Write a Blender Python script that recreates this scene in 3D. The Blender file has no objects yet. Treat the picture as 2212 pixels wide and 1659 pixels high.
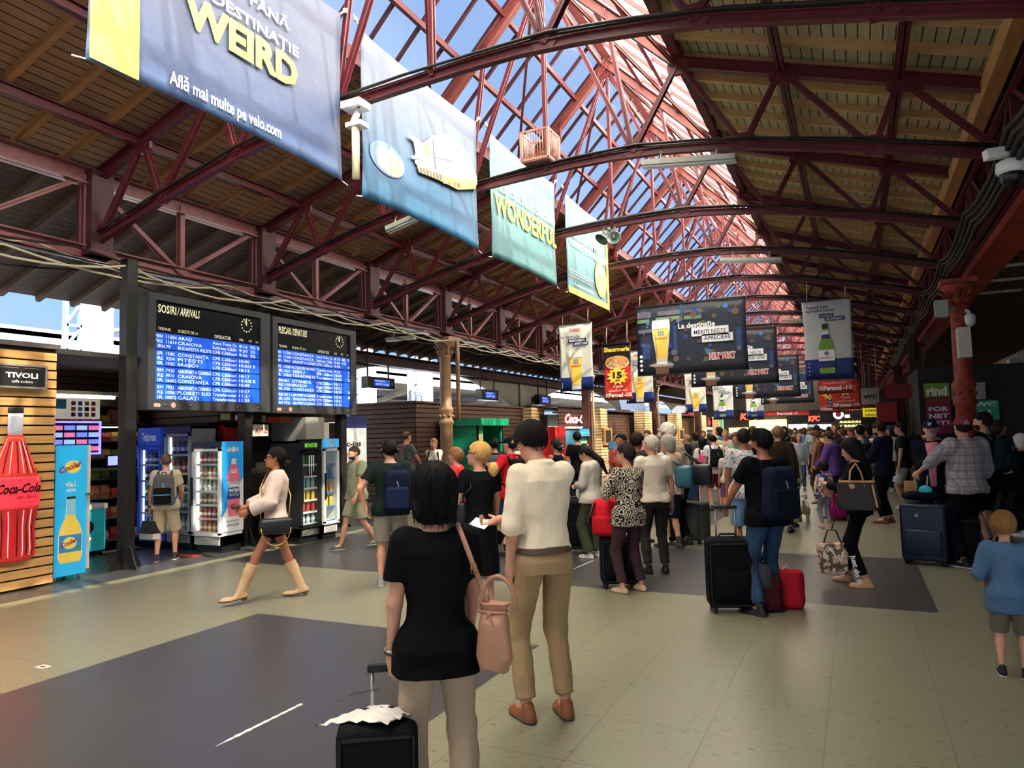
import bpy, math, random
import numpy as np
from mathutils import Vector, Matrix
C = bpy.context.scene.collection
PI = math.pi
random.seed(7)
# ---------------------------------------------------------------- camera
W, H, F = 2212., 1659., 1535.
CX, CY = W/2, H/2
def _basis(v1=(1850, 920), v2=(-2100, 1025)):
    d1 = np.array([v1[0]-CX, -(v1[1]-CY), -F]); d1 /= np.linalg.norm(d1)
    d2 = -np.array([v2[0]-CX, -(v2[1]-CY), -F]); d2 /= np.linalg.norm(d2)
    d2 -= d1*d2.dot(d1); d2 /= np.linalg.norm(d2)
    return np.array([d2, d1, np.cross(d2, d1)])
RM = _basis()
EYE = np.array([0, 0, 1.7])
def ray(x, y): return RM @ np.array([x-CX, -(y-CY), -F])
def G(x, y, z=0.):
    r = ray(x, y); return EYE + r*(z-EYE[2])/r[2]
def PX(x, y, X):
    r = ray(x, y); return EYE + r*X/r[0]
def PY(x, y, Y):
    r = ray(x, y); return EYE + r*Y/r[1]
cam = bpy.data.objects.new('camera', bpy.data.cameras.new('camera'))
C.objects.link(cam)
cam.matrix_world = Matrix.Translation(Vector(EYE)) @ Matrix([[*RM[0], 0], [*RM[1], 0], [*RM[2], 0], [0, 0, 0, 1]])
cam.data.sensor_width = 36; cam.data.lens = F*36/W; cam.data.clip_end = 400; cam.data.clip_start = .05
bpy.context.scene.camera = cam
# ---------------------------------------------------------------- light
sc = bpy.context.scene
world = bpy.data.worlds.new('sky'); sc.world = world; world.use_nodes = True
wn = world.node_tree.nodes; wn.clear()
bg = wn.new('ShaderNodeBackground'); wo = wn.new('ShaderNodeOutputWorld')
# clear morning sky: brighter near the horizon, with faint pale noise patches
tcw = wn.new('ShaderNodeTexCoord'); spw = wn.new('ShaderNodeSeparateXYZ'); rmp = wn.new('ShaderNodeValToRGB'); wl = world.node_tree.links
wl.new(tcw.outputs['Generated'], spw.inputs[0]); wl.new(spw.outputs[2], rmp.inputs[0]); e_ = rmp.color_ramp.elements
e_[0].position = 0.; e_[0].color = (.50, .66, .92, 1); e_[1].position = 1.; e_[1].color = (.34, .50, .80, 1)
for p_, c_ in ((.06, (.30, .52, .92, 1)), (.3, (.36, .54, .86, 1))): q_ = e_.new(p_); q_.color = c_
cl = wn.new('ShaderNodeTexNoise'); cl.inputs['Scale'].default_value = 2.2; cl.inputs['Detail'].default_value = 6; wl.new(tcw.outputs['Generated'], cl.inputs['Vector'])
mxs = wn.new('ShaderNodeMix'); mxs.data_type = 'RGBA'; mr = wn.new('ShaderNodeMapRange'); mr.inputs[1].default_value = .55; mr.inputs[2].default_value = .85; mr.inputs[4].default_value = .35
wl.new(cl.outputs[0], mr.inputs[0]); wl.new(mr.outputs[0], mxs.inputs[0]); wl.new(rmp.outputs[0], mxs.inputs[6]); mxs.inputs[7].default_value = (.8, .85, .95, 1)
wl.new(mxs.outputs[2], bg.inputs[0]); wl.new(bg.outputs[0], wo.inputs[0])
bg.inputs[1].default_value = .48
sun = bpy.data.objects.new('sun', bpy.data.lights.new('sun', 'SUN')); C.objects.link(sun)
sun.data.energy = 32; sun.data.angle = .012; sun.data.color = (1, .94, .83)
sun.rotation_euler = Vector((.72, -.30, .78)).to_track_quat('Z', 'Y').to_euler()
vs = sc.view_settings
sc.display_settings.display_device = 'sRGB'
vs.view_transform = 'Standard'; vs.look = 'None'; vs.gamma = 1; vs.use_curve_mapping = False
vs.exposure = 1.42
sc.cycles.max_bounces = 8; sc.cycles.diffuse_bounces = 4; sc.cycles.transparent_max_bounces = 24
sc.cycles.sample_clamp_indirect = 6
# ---------------------------------------------------------------- materials
def lin(h):
    if not isinstance(h, str): return (*h, 1)
    h = h.lstrip('#'); v = [int(h[i:i+2], 16)/255 for i in (0, 2, 4)]
    return tuple(c/12.92 if c <= .04045 else ((c+.055)/1.055)**2.4 for c in v) + (1,)
MATS = {}
def mat(name, col='888888', rough=.7, metal=0., var=.12, scale=6., emis=0., stretch=None, bump=0., spec=.4):
    """plain procedural material: colour, mottled a little by noise"""
    key = (name, col if isinstance(col, str) else tuple(col))
    if key in MATS: return MATS[key]
    m = bpy.data.materials.new(name); m.use_nodes = True
    nt = m.node_tree; b = nt.nodes['Principled BSDF']
    b.inputs['Roughness'].default_value = rough; b.inputs['Metallic'].default_value = metal
    b.inputs['Specular IOR Level'].default_value = spec
    tc = nt.nodes.new('ShaderNodeTexCoord'); mp = nt.nodes.new('ShaderNodeMapping')
    if stretch: mp.inputs['Scale'].default_value = stretch
    nz = nt.nodes.new('ShaderNodeTexNoise'); nz.inputs['Scale'].default_value = scale; nz.inputs['Detail'].default_value = 5
    rp = nt.nodes.new('ShaderNodeValToRGB'); c = lin(col)
    rp.color_ramp.elements[0].position = .3; rp.color_ramp.elements[1].position = .7
    rp.color_ramp.elements[0].color = (*[max(0, x*(1-var)) for x in c[:3]], 1)
    rp.color_ramp.elements[1].color = (*[min(1, x*(1+var)) for x in c[:3]], 1)
    L = nt.links.new
    L(tc.outputs['Object'], mp.inputs[0]); L(mp.outputs[0], nz.inputs['Vector']); L(nz.outputs[0], rp.inputs[0])
    L(rp.outputs[0], b.inputs['Base Color'])
    if emis:
        L(rp.outputs[0], b.inputs['Emission Color']); b.inputs['Emission Strength'].default_value = emis
    if bump:
        bp = nt.nodes.new('ShaderNodeBump'); bp.inputs['Strength'].default_value = bump; bp.inputs['Distance'].default_value = .02
        L(nz.outputs[0], bp.inputs['Height']); L(bp.outputs[0], b.inputs['Normal'])
    MATS[key] = m
    return m
class NG:
    """tiny node-expression writer"""
    def __init__(s, name, rough=.6):
        s.m = bpy.data.materials.new(name); s.m.use_nodes = True; s.nt = s.m.node_tree; s.b = s.nt.nodes['Principled BSDF']
        s.b.inputs['Roughness'].default_value = rough
        tc = s.nt.nodes.new('ShaderNodeTexCoord'); s.co = tc.outputs['Object']
        sp = s.nt.nodes.new('ShaderNodeSeparateXYZ'); s.nt.links.new(s.co, sp.inputs[0])
        s.x, s.y, s.z = sp.outputs
    def put(s, v, sock):
        if isinstance(v, (int, float)): sock.default_value = v
        elif isinstance(v, tuple): sock.default_value = v
        else: s.nt.links.new(v, sock)
    def M(s, op, a, b=0., c=0.):
        n = s.nt.nodes.new('ShaderNodeMath'); n.operation = op
        s.put(a, n.inputs[0]); s.put(b, n.inputs[1]); s.put(c, n.inputs[2]); return n.outputs[0]
    def noise(s, scale, detail=4, stretch=None):
        n = s.nt.nodes.new('ShaderNodeTexNoise'); n.inputs['Scale'].default_value = scale; n.inputs['Detail'].default_value = detail
        if stretch:
            mp = s.nt.nodes.new('ShaderNodeMapping'); mp.inputs['Scale'].default_value = stretch
            s.nt.links.new(s.co, mp.inputs[0]); s.nt.links.new(mp.outputs[0], n.inputs['Vector'])
        else: s.nt.links.new(s.co, n.inputs['Vector'])
        return n.outputs[0]
    def mix(s, f, a, b):
        n = s.nt.nodes.new('ShaderNodeMix'); n.data_type = 'RGBA'
        s.put(f, n.inputs[0]); s.put(a, n.inputs[6]); s.put(b, n.inputs[7]); return n.outputs[2]
    def rect(s, x0, x1, y0, y1):
        a = s.M('MULTIPLY', s.M('GREATER_THAN', s.x, x0), s.M('LESS_THAN', s.x, x1))
        b = s.M('MULTIPLY', s.M('GREATER_THAN', s.y, y0), s.M('LESS_THAN', s.y, y1))
        return s.M('MULTIPLY', a, b)
    def line(s, v, period, width, off=0.):
        f = s.M('FRACT', s.M('DIVIDE', s.M('ADD', v, off), period))
        return s.M('LESS_THAN', f, width/period)
    def bump(s, h, st=.3, d=.02):
        n = s.nt.nodes.new('ShaderNodeBump'); n.inputs['Strength'].default_value = st; n.inputs['Distance'].default_value = d
        s.put(h, n.inputs['Height']); s.nt.links.new(n.outputs[0], s.b.inputs['Normal'])
# ---------------------------------------------------------------- mesh helpers
def V3(*a): return np.array(a[0] if len(a) == 1 else a, float)
class MB:
    def __init__(s): s.v = []; s.f = []; s.mi = []; s.mats = []; s.sm = []
    def _m(s, m):
        if m not in s.mats: s.mats.append(m)
        return s.mats.index(m)
    def add(s, vs, fs, m, smooth=False):
        o = len(s.v); k = s._m(m)
        s.v += [tuple(float(c) for c in v) for v in vs]
        for f in fs: s.f.append([i+o for i in f]); s.mi.append(k); s.sm.append(smooth)
        return s
    def box(s, a, b, m):
        x0, y0, z0 = a; x1, y1, z1 = b
        return s.add([(x0,y0,z0),(x1,y0,z0),(x1,y1,z0),(x0,y1,z0),(x0,y0,z1),(x1,y0,z1),(x1,y1,z1),(x0,y1,z1)],
                     [(0,3,2,1),(4,5,6,7),(0,1,5,4),(1,2,6,5),(2,3,7,6),(3,0,4,7)], m)
    def bar(s, a, b, w, h, m, up=(0, 0, 1)):
        a = V3(a); b = V3(b); d = b-a; d /= np.linalg.norm(d); up = V3(up)
        if abs(d.dot(up)) > .98: up = V3(0, 1, 0)
        r = np.cross(d, up); r /= np.linalg.norm(r); u = np.cross(r, d)
        vs = [p+r*i*w/2+u*j*h/2 for p in (a, b) for i, j in ((-1,-1),(1,-1),(1,1),(-1,1))]
        return s.add(vs, [(3,2,1,0),(4,5,6,7),(0,1,5,4),(1,2,6,5),(2,3,7,6),(3,0,4,7)], m)
    def angle(s, a, b, w, t, m, up=(0, 0, 1)):
        """steel channel: a flat plate with two flanges"""
        s.bar(a, b, t, w, m, up)
        a = V3(a); b = V3(b); d = b-a; d /= np.linalg.norm(d); u = V3(up)
        if abs(d.dot(u)) > .98: u = V3(0, 1, 0)
        r = np.cross(d, u); r /= np.linalg.norm(r); u = np.cross(r, d)
        for k in (-1, 1): s.bar(a+u*k*(w/2-t/2), b+u*k*(w/2-t/2), w*.8, t, m, up)
        return s
    def tube(s, pts, r, m, n=8, cap=True, ry=None):
        pts = [V3(p) for p in pts]; k = len(pts)
        rs = [r]*k if isinstance(r, (int, float)) else r
        vs = []; pu = None
        for i, p in enumerate(pts):
            d = pts[min(i+1, k-1)]-pts[max(i-1, 0)]; d /= (np.linalg.norm(d)+1e-9)
            if pu is None: pu = V3(0, 0, 1) if abs(d[2]) < .9 else V3(0, 1, 0)
            a = np.cross(d, pu); a /= (np.linalg.norm(a)+1e-9); pu = np.cross(a, d)
            for j in range(n):
                t = 2*PI*j/n; vs.append(p+a*math.cos(t)*rs[i]+pu*math.sin(t)*(ry if ry else rs[i]))
        fs = [(i*n+j, i*n+(j+1) % n, (i+1)*n+(j+1) % n, (i+1)*n+j) for i in range(k-1) for j in range(n)]
        if cap: fs += [tuple(range(n))[::-1], tuple((k-1)*n+j for j in range(n))]
        return s.add(vs, fs, m, True)
    def lathe(s, o, prof, m, n=16, ax=2):
        """profile [(r,z)] turned about a vertical (or other) axis through o"""
        o = V3(o); vs = []
        for r, z in prof:
            for j in range(n):
                t = 2*PI*j/n; q = [r*math.cos(t), r*math.sin(t), z]
                q = q if ax == 2 else ([q[2], q[0], q[1]] if ax == 0 else [q[0], q[2], q[1]])
                vs.append(o+V3(q))
        k = len(prof)
        fs = [(i*n+j, i*n+(j+1) % n, (i+1)*n+(j+1) % n, (i+1)*n+j) for i in range(k-1) for j in range(n)]
        fs += [tuple(range(n))[::-1], tuple((k-1)*n+j for j in range(n))]
        return s.add(vs, fs, m, True)
    def ball(s, o, r, m, n=10, rings=6):
        o = V3(o); r = (r, r, r) if isinstance(r, (int, float)) else r
        vs = []
        for i in range(rings+1):
            a = PI*i/rings
            for j in range(n):
                t = 2*PI*j/n; vs.append(o+V3(r[0]*math.sin(a)*math.cos(t), r[1]*math.sin(a)*math.sin(t), r[2]*math.cos(a)))
        return s.add(vs, [(i*n+j, (i+1)*n+j, (i+1)*n+(j+1) % n, i*n+(j+1) % n) for i in range(rings) for j in range(n)], m, True)
    def poly(s, fr, pts, d0, d1, m):
        """outline pts (u,v) on frame fr, extruded from depth d0 to d1 along the frame's normal"""
        o, u, w, n = fr; k = len(pts)
        vs = [o+u*p[0]+w*p[1]+n*d for d in (d0, d1) for p in pts]
        return s.add(vs, [tuple(range(k))[::-1], tuple(range(k, 2*k))]+[(i, (i+1) % k, (i+1) % k+k, i+k) for i in range(k)], m)
    def rct(s, fr, u0, v0, u1, v1, d0, d1, m): return s.poly(fr, [(u0, v0), (u1, v0), (u1, v1), (u0, v1)], d0, d1, m)
    def disc(s, fr, u, v, r, d0, d1, m, n=20, ry=None, rot=0.):
        ry = ry or r; pts = []
        for j in range(n):
            a = r*math.cos(2*PI*j/n); b = ry*math.sin(2*PI*j/n)
            pts.append((u+a*math.cos(rot)-b*math.sin(rot), v+a*math.sin(rot)+b*math.cos(rot)))
        return s.poly(fr, pts, d0, d1, m)
    def text(s, fr, t, u, v, h, m, w=None, d=.004, align='L', bold=0., shear=0., rot=0.):
        """lettering standing on the frame: (u,v) lower left (or centre) of the line, h cap height, w fitted width"""
        vs, fs, tw = glyphs(t, bold, shear)
        sx = h if w is None else w/tw
        ox = 0 if align == 'L' else (-tw*sx/2 if align == 'C' else -tw*sx)
        o, U, Wv, n = fr; cr, sr = math.cos(rot), math.sin(rot); P = []
        for x, y in vs:
            a = ox+x*sx; b = y*h; P.append(o+U*(u+a*cr-b*sr)+Wv*(v+a*sr+b*cr)+n*d)
        return s.add(P, fs, m)
    def build(s, name, parent=None, world=True, smooth_all=False):
        me = bpy.data.meshes.new(name); off = V3(0, 0, 0)
        if parent is not None and world:
            p = parent
            while p is not None: off = off+V3(tuple(p.location)); p = p.parent
        me.from_pydata([(x-off[0], y-off[1], z-off[2]) for x, y, z in s.v], [], s.f)
        for m in s.mats: me.materials.append(m)
        me.polygons.foreach_set('material_index', s.mi); me.polygons.foreach_set('use_smooth', s.sm)
        me.update()
        o = bpy.data.objects.new(name, me); C.objects.link(o)
        if parent is not None: o.parent = parent
        return o
_GL = {}
def glyphs(t, bold=0., shear=0.):
    k = (t, bold, shear)
    if k in _GL: return _GL[k]
    cu = bpy.data.curves.new('t', 'FONT'); cu.body = t; cu.resolution_u = 2; cu.offset = bold; cu.shear = shear; cu.size = 1
    o = bpy.data.objects.new('t', cu); me = bpy.data.meshes.new_from_object(o)
    vs = [(v.co.x, v.co.y) for v in me.vertices]; fs = [tuple(p.vertices) for p in me.polygons]
    bpy.data.objects.remove(o); bpy.data.meshes.remove(me); bpy.data.curves.remove(cu)
    if not vs: _GL[k] = ([], [], 1.); return _GL[k]
    x0 = min(v[0] for v in vs); x1 = max(v[0] for v in vs)
    vs = [((x-x0)/.72, y/.72) for x, y in vs]
    _GL[k] = (vs, fs, max((x1-x0)/.72, .01)); return _GL[k]
def tag(o, label=None, cat=None, group=None, kind=None):
    if label: o['label'] = label
    if cat: o['category'] = cat
    if group: o['group'] = group
    if kind: o['kind'] = kind
    return o
def thing(name, label, cat, loc=(0, 0, 0), group=None, rz=0.):
    o = bpy.data.objects.new(name, None); C.objects.link(o); o.location = tuple(float(c) for c in loc); o.rotation_euler.z = rz
    o.empty_display_size = .1
    return tag(o, label, cat, group)
def copy_tree(o, parent=None):
    c = o.copy(); C.objects.link(c); c.parent = parent
    for ch in list(o.children): copy_tree(ch, c)
    return c
def frame(o, u, w):
    u = V3(u); w = V3(w); return (V3(o), u, w, np.cross(u, w))
# ================================================================ THE HALL
XL, XR, XC = -9.4, 1.75, -3.85
TR = [3.15+3.1*k for k in range(20)]            # steel truss positions along the hall
YE = 64.
RZ, BZ, BL, BR = 8.85, 6.88, -5.8, -1.9          # ridge, glass foot
SL = .335
def roofz(X): return BZ-SL*(BL-X) if X < BL else (BZ-SL*(X-BR) if X > BR else RZ-abs(X-XC)*1.01)
red = mat('oxblood_paint', '541e25', .42, var=.2, scale=9)
redl = mat('brick_red_paint', '66302b', .5, var=.15, scale=9)
dkred = mat('dark_oxblood', '3d1a20', .5, var=.25, scale=5)
# floor
g = NG('terrazzo', .3); g.b.inputs['Specular IOR Level'].default_value = .6
dark = 0.
for r in ((-5.45, -2.4, -9, 5.37), (-8.3, .575, 7.54, 10.42), (-5.45, -2.42, 12.56, 24), (-8.3, .575, 27, 30), (-5.45, -2.42, 32, 44), (1.1, 30, -9, 90), (-30, -8.55, -9, 90), (-8.3, .575, 46, 49)):
    dark = g.M('MAXIMUM', dark, g.rect(*r))
n1 = g.noise(60, 3); n2 = g.noise(2.2, 4); n3 = g.noise(1.1, 3)
lite = g.mix(n1, lin('625f4c'), lin('8c8a72')); lite = g.mix(g.M('MULTIPLY', n2, .6), lite, lin('7b7964'))
drk = g.mix(n1, lin('2b2a2c'), lin('4c4a4b'))
c = g.mix(dark, lite, drk)
jn = g.M('MAXIMUM', g.line(g.x, .61, .007, .25), g.line(g.y, .61, .007, .11))
c = g.mix(g.M('MULTIPLY', jn, g.M('MULTIPLY', g.noise(.7, 2), .9)), c, lin('2c2923'))
st = g.M('GREATER_THAN', g.noise(14, 3, (1, 2.6, 1)), .66)
c = g.mix(g.M('MULTIPLY', st, .6), c, lin('2a2620'))
sp = g.M('GREATER_THAN', g.noise(26, 2), .70)
c = g.mix(g.M('MULTIPLY', sp, .6), c, lin('3a342c'))
g.put(c, g.b.inputs['Base Color'])
g.put(g.M('ADD', .285, g.M('MULTIPLY', n3, .10)), g.b.inputs['Roughness'])
f = MB().box((-13.3, -8.2, -.1), (5.8, YE+14, 0), g.m).build('floor'); tag(f, kind='structure')
asphalt = mat('platform_asphalt', '8f8d8c', .9, var=.2, scale=2)
f = MB().box((-45, -12, -.32), (-13.3, YE+14, -.12), asphalt).build('floor'); tag(f, kind='structure')
# worn white line painted on the tiles
wt = mat('white_tape', 'e6e2d6', .8, var=.1, scale=40)
def tape(a, b, w, label, gr=None):
    a = G(*a); b = G(*b); n = 26; d = b-a; s_ = np.array([-d[1], d[0], 0]); s_ /= np.linalg.norm(s_); L, R = [], []
    for i in range(n+1):
        t = i/n; k = w*(.5+.18*math.sin(i*2.3)+.15*random.random())*(1 if t < .8 else 1-(t-.8)*4.6)
        p = a+d*t; p[2] = .0; L.append(p+s_*k); R.append(p-s_*k)
    top = [(p[0], p[1], .003) for p in L+R[::-1]]; bot = [(p[0], p[1], .0) for p in L+R[::-1]]
    k = len(top); fs = [(i, i+1, k-2-i, k-1-i) for i in range(n)]+[(i, (i+1) % k, (i+1) % k+k, i+k) for i in range(k)]
    o = MB().add(top+bot, fs, wt).build('floor_tape'); tag(o, label, 'tape', gr); return o
tape((652, 1521), (466, 1613), .022, 'worn white tape strip stuck on the dark foreground tiles')
tape((1281, 1211), (1238, 1230), .012, 'short broken white tape mark on the floor beside the khaki trousers')
lt = mat('torn_paper', 'd8cfc4', .8, var=.3, scale=60)
p = G(92, 1441); o = MB().box((p[0]-.05, p[1]-.03, 0), (p[0]+.05, p[1]+.035, .004), lt)
o.box((p[0]-.02, p[1]-.012, .004), (p[0]+.03, p[1]+.01, .006), mat('red_print', 'a02828', .7))
tag(o.build('paper_scrap'), 'small red and white paper scrap on the pale floor at left', 'litter')
# ceilings: boards run along the hall, rafters up the slope
def boards(name, cols, per=.125):
    g = NG(name, .75); d = g.line(g.x, per, per*.13)
    cell = g.M('FLOOR', g.M('DIVIDE', g.x, per)); w = g.nt.nodes.new('ShaderNodeTexWhiteNoise'); w.noise_dimensions = '2D'
    cb = g.nt.nodes.new('ShaderNodeCombineXYZ'); g.put(cell, cb.inputs[0]); g.put(g.M('FLOOR', g.M('DIVIDE', g.y, 2.6)), cb.inputs[1])
    g.nt.links.new(cb.outputs[0], w.inputs['Vector'])
    c = g.mix(w.outputs[0], lin(cols[0]), lin(cols[1])); c = g.mix(g.noise(5, 6, (6, .6, 1)), c, lin(cols[2]))
    c = g.mix(g.M('MULTIPLY', d, .9), c, lin('120d09')); g.put(c, g.b.inputs['Base Color']); return g.m
bd_r = boards('pale_boards', ('a89f7a', 'bcb28c', '8a805e')); bd_l = boards('brown_boards', ('97755a', 'ac8763', '785c42'))
bd_g = boards('old_dark_boards', ('4f3a2b', '624934', '38281e'))
raf_r = mat('pine_rafter', 'b08e60', .6, var=.15, scale=3, stretch=(.5, 6, 6)); raf_l = mat('brown_rafter', '9a6d42', .65, var=.2, scale=3, stretch=(.5, 6, 6))
def ceiling(x0, x1, y0, y1, bm, rm, label, step=.62, n=95, rw=.075, rh=.1):
    z0, z1 = roofz(x0), roofz(x1)
    o = MB().add([(x0,y0,z0),(x1,y0,z1),(x1,y1,z1),(x0,y1,z0),(x0,y0,z0+.06),(x1,y0,z1+.06),(x1,y1,z1+.06),(x0,y1,z0+.06)],
                 [(3,2,1,0),(4,5,6,7),(0,1,5,4),(1,2,6,5),(2,3,7,6),(3,0,4,7)], bm).build('ceiling')
    tag(o, kind='structure')
    r = MB().bar((x0, 0, z0-rh/2), (x1, 0, z1-rh/2), rw, rh, rm).build('rafter', o, world=False); r.location = (0, y0+.2, 0)
    for k in range(1, n):
        if y0+.2+k*step > y1: break
        c = r.copy(); C.objects.link(c); c.parent = o; c.location = (0, y0+.2+k*step, 0)
    return o
Y0 = -8.
ceiling(BR, XR+.1, Y0, YE, bd_r, raf_r, '')
ceiling(XL-.1, BL, Y0, YE, bd_l, raf_l, '')
ceiling(-13.15, XL-.1, Y0, YE, bd_g, mat('dark_rafter', '50392a', .7), '')
ceiling(XR+.1, 2.5, Y0, YE, bd_g, mat('dark_rafter', '50392a', .7), '')
ceiling(2.62, 5.7, Y0, YE, bd_g, mat('dark_rafter', '50392a', .7), '')
o = MB().bar((2.56, Y0, roofz(2.56)+.03), (2.56, 10, roofz(2.56)+.03), .14, .05, dkred).build('trim_10'); tag(o, kind='structure')  # solid strip, then louvre bars, added to block direct sun through the slit
lv = MB().bar((2.56, 10, roofz(2.56)+.03), (2.56, 10.2, roofz(2.56)+.03), .14, .05, dkred).build('louvre_bar', o)
for k in range(1, 90):
    c_ = lv.copy(); C.objects.link(c_); c_.parent = o; c_.location = (0, .42*k, 0)
# glazing with T-bars (two slopes)
def glassmat(name, tint, tr, wtr, haze):
    m = bpy.data.materials.new(name); m.use_nodes = True; nt = m.node_tree; nt.nodes.clear()
    out = nt.nodes.new('ShaderNodeOutputMaterial'); t = nt.nodes.new('ShaderNodeBsdfTransparent'); t.inputs[0].default_value = tint
    tl = nt.nodes.new('ShaderNodeBsdfTranslucent'); tl.inputs[0].default_value = haze
    gl = nt.nodes.new('ShaderNodeBsdfGlossy'); gl.inputs['Roughness'].default_value = .1
    nz = nt.nodes.new('ShaderNodeTexNoise'); nz.inputs['Scale'].default_value = .8; nz.inputs['Detail'].default_value = 4
    tc = nt.nodes.new('ShaderNodeTexCoord'); mp = nt.nodes.new('ShaderNodeMapping'); mp.inputs['Scale'].default_value = (.3, 2.5, .3)
    ma = nt.nodes.new('ShaderNodeMath'); ma.operation = 'MULTIPLY_ADD'; ma.inputs[1].default_value = wtr*.8; ma.inputs[2].default_value = tr-wtr*.4
    m1 = nt.nodes.new('ShaderNodeMixShader'); m2 = nt.nodes.new('ShaderNodeMixShader'); m2.inputs[0].default_value = .03
    L = nt.links.new; L(tc.outputs['Object'], mp.inputs[0]); L(mp.outputs[0], nz.inputs[0]); L(nz.outputs[0], ma.inputs[0])
    L(ma.outputs[0], m1.inputs[0]); L(t.outputs[0], m1.inputs[1]); L(tl.outputs[0], m1.inputs[2])
    L(m1.outputs[0], m2.inputs[1]); L(gl.outputs[0], m2.inputs[2]); L(m2.outputs[0], out.inputs[0]); return m
gl_l = glassmat('blue_roof_glass', (.64, .72, .82, 1), .14, .08, (.8, .9, 1, 1))
gl_r = glassmat('cream_roof_glass', (.97, .93, .82, 1), .90, .08, (1, .96, .89, 1))
def glazing(x1, gm, name, step, label):
    z1 = BZ; o = MB().add([(XC, Y0, RZ), (XC, YE, RZ), (x1, YE, z1), (x1, Y0, z1)], [(0, 1, 2, 3)], gm).build(name); tag(o, kind='structure')
    r = MB().bar((XC, 0, RZ-.04), (x1, 0, z1-.04), .035, .06, dkred).build('glazing_bar', o, world=False); r.location = (0, Y0, 0)
    k = 1; n = 0
    while Y0+k*step < YE and n < 98:
        c = r.copy(); C.objects.link(c); c.parent = o; c.location = (0, Y0+k*step, 0); k += 1; n += 1
    # purlins along the slope
    for t in (.33, .66):
        x = XC+(x1-XC)*t; z = RZ+(z1-RZ)*t-.13; MB().bar((x, Y0, z), (x, YE, z), .06, .09, red).build('purlin', o)
    return o
glazing(BL, gl_l, 'window_1', .62, ''); glazing(BR, gl_r, 'window_2', .62, '')
rb = MB().bar((XC, Y0, RZ-.05), (XC, YE, RZ-.05), .16, .14, redl).bar((XC-.1, Y0, RZ-.22), (XC-.1, YE, RZ-.22), .05, .1, redl).build('trim_1'); tag(rb, kind='structure')
for i, x in enumerate((BL, BR)):
    o = MB().bar((x, Y0, BZ-.08), (x, YE, BZ-.08), .12, .22, red).build('trim_%d' % (i+2)); tag(o, kind='structure')
# purlins under the boards (steel, along the hall)
for i, x in enumerate((-.62, .68, -7.1, -8.5)):
    z = roofz(x)-.19; o = MB().angle((x, Y0, z), (x, YE, z), .13, .014, red).build('trim_%d' % (i+4)); tag(o, kind='structure')
tb = MB().box((XR-.28, Y0, roofz(XR)-.34), (XR-.12, YE, roofz(XR)-.12), mat('edge_timber', 'a87c48', .6, var=.2, stretch=(4, .4, 4))).build('trim_8'); tag(tb, kind='structure')
# trusses
def arch(X):
    return float(np.interp(X, [XL, -7.75, -6.5, -5.0, -3.6, -2.56, -1.17, .43, XR], [4.52, 4.98, 5.27, 5.47, 5.53, 5.53, 5.36, 4.98, 4.64]))
NODB = [(-9.3), -8.05, -6.7, -5.14, -2.56, -1.1, .37, XR-.08]
NODT = [-8.4, -7.05, BL, BR, -.62, .68]
def truss_mesh(Y, detail):
    parts = {}
    a = MB(); n = 18 if detail else 9
    xs = np.linspace(XL+.05, XR-.05, n)
    for i in range(n-1): a.angle((xs[i], Y, arch(xs[i])), (xs[i+1], Y, arch(xs[i+1])), .105, .014, red, (0, 0, 1))
    parts['bottom_chord'] = a
    t = MB()
    for x0, x1 in ((XL, BL), (BL, XC), (XC, BR), (BR, XR)):
        t.angle((x0, Y, roofz(x0)-.24), (x1, Y, roofz(x1)-.24), .15, .014, redl if x0 in (BL, XC) else red)
    parts['top_chord'] = t
    tz = lambda x: roofz(x)-.24
    members = [(-9.3, -8.4), (-8.4, -8.05), (-8.05, -7.05), (-7.05, -6.7), (-6.7, BL), (BL, -5.14), (-2.56, BR), (BR, -1.1), (-1.1, -.62), (-.62, .37), (.37, .68), (.68, XR-.08)]
    for p, q in members:
        w = MB(); bp = p if p in NODB else q; tp = q if p in NODB else p
        w.angle((bp, Y, arch(bp)), (tp, Y, tz(tp)), .08, .012, red, (0, 1, 0))
        parts.setdefault('strut', []).append(w)
    for a_, b_ in (((-5.14, arch(-5.14)), (XC, RZ-.3)), ((-2.56, arch(-2.56)), (XC, RZ-.3)), ((-5.14, arch(-5.14)), (-4.8, roofz(-4.8)-.2)), ((-2.56, arch(-2.56)), (-2.9, roofz(-2.9)-.2)), ((XC, RZ-.3), (XC, arch(XC)))):
        w = MB(); w.angle((a_[0], Y, a_[1]), (b_[0], Y, b_[1]), .07, .012, red, (0, 1, 0)); parts['strut'].append(w)
    gl = parts['gusset_plate'] = []
    for x in NODB+NODT:
        z = arch(x)+.05 if x in NODB else tz(x)-.06; mm = redl if x in (BL, BR) else red; d = z-.11; u = z+.11
        gs = MB().add([(x+a, Y+b, c) for b in (-.022, .022) for a, c in ((-.14, d+.05), (-.09, d), (.09, d), (.14, d+.05), (.14, u-.05), (.07, u), (-.07, u), (-.14, u-.05))], [tuple(range(8)), tuple(range(15, 7, -1))]+[(i, (i+1) % 8, (i+1) % 8+8, i+8) for i in range(8)], mm)
        for k in (-.08, 0, .08): gs.ball((x+k, Y-.024, z), .012, red, 6, 4)
        gl.append(gs)
    gl.append(MB().box((XC-.18, Y-.022, RZ-.5), (XC+.18, Y+.022, RZ-.2), redl))
    return parts
proto = None
ordn = ['nearest', 'second', 'third', 'fourth', 'fifth', 'sixth', 'seventh', 'eighth', 'ninth', 'tenth', 'eleventh', 'twelfth', 'thirteenth', 'fourteenth', 'fifteenth', 'sixteenth', 'seventeenth', 'eighteenth', 'nineteenth', 'farthest']
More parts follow.
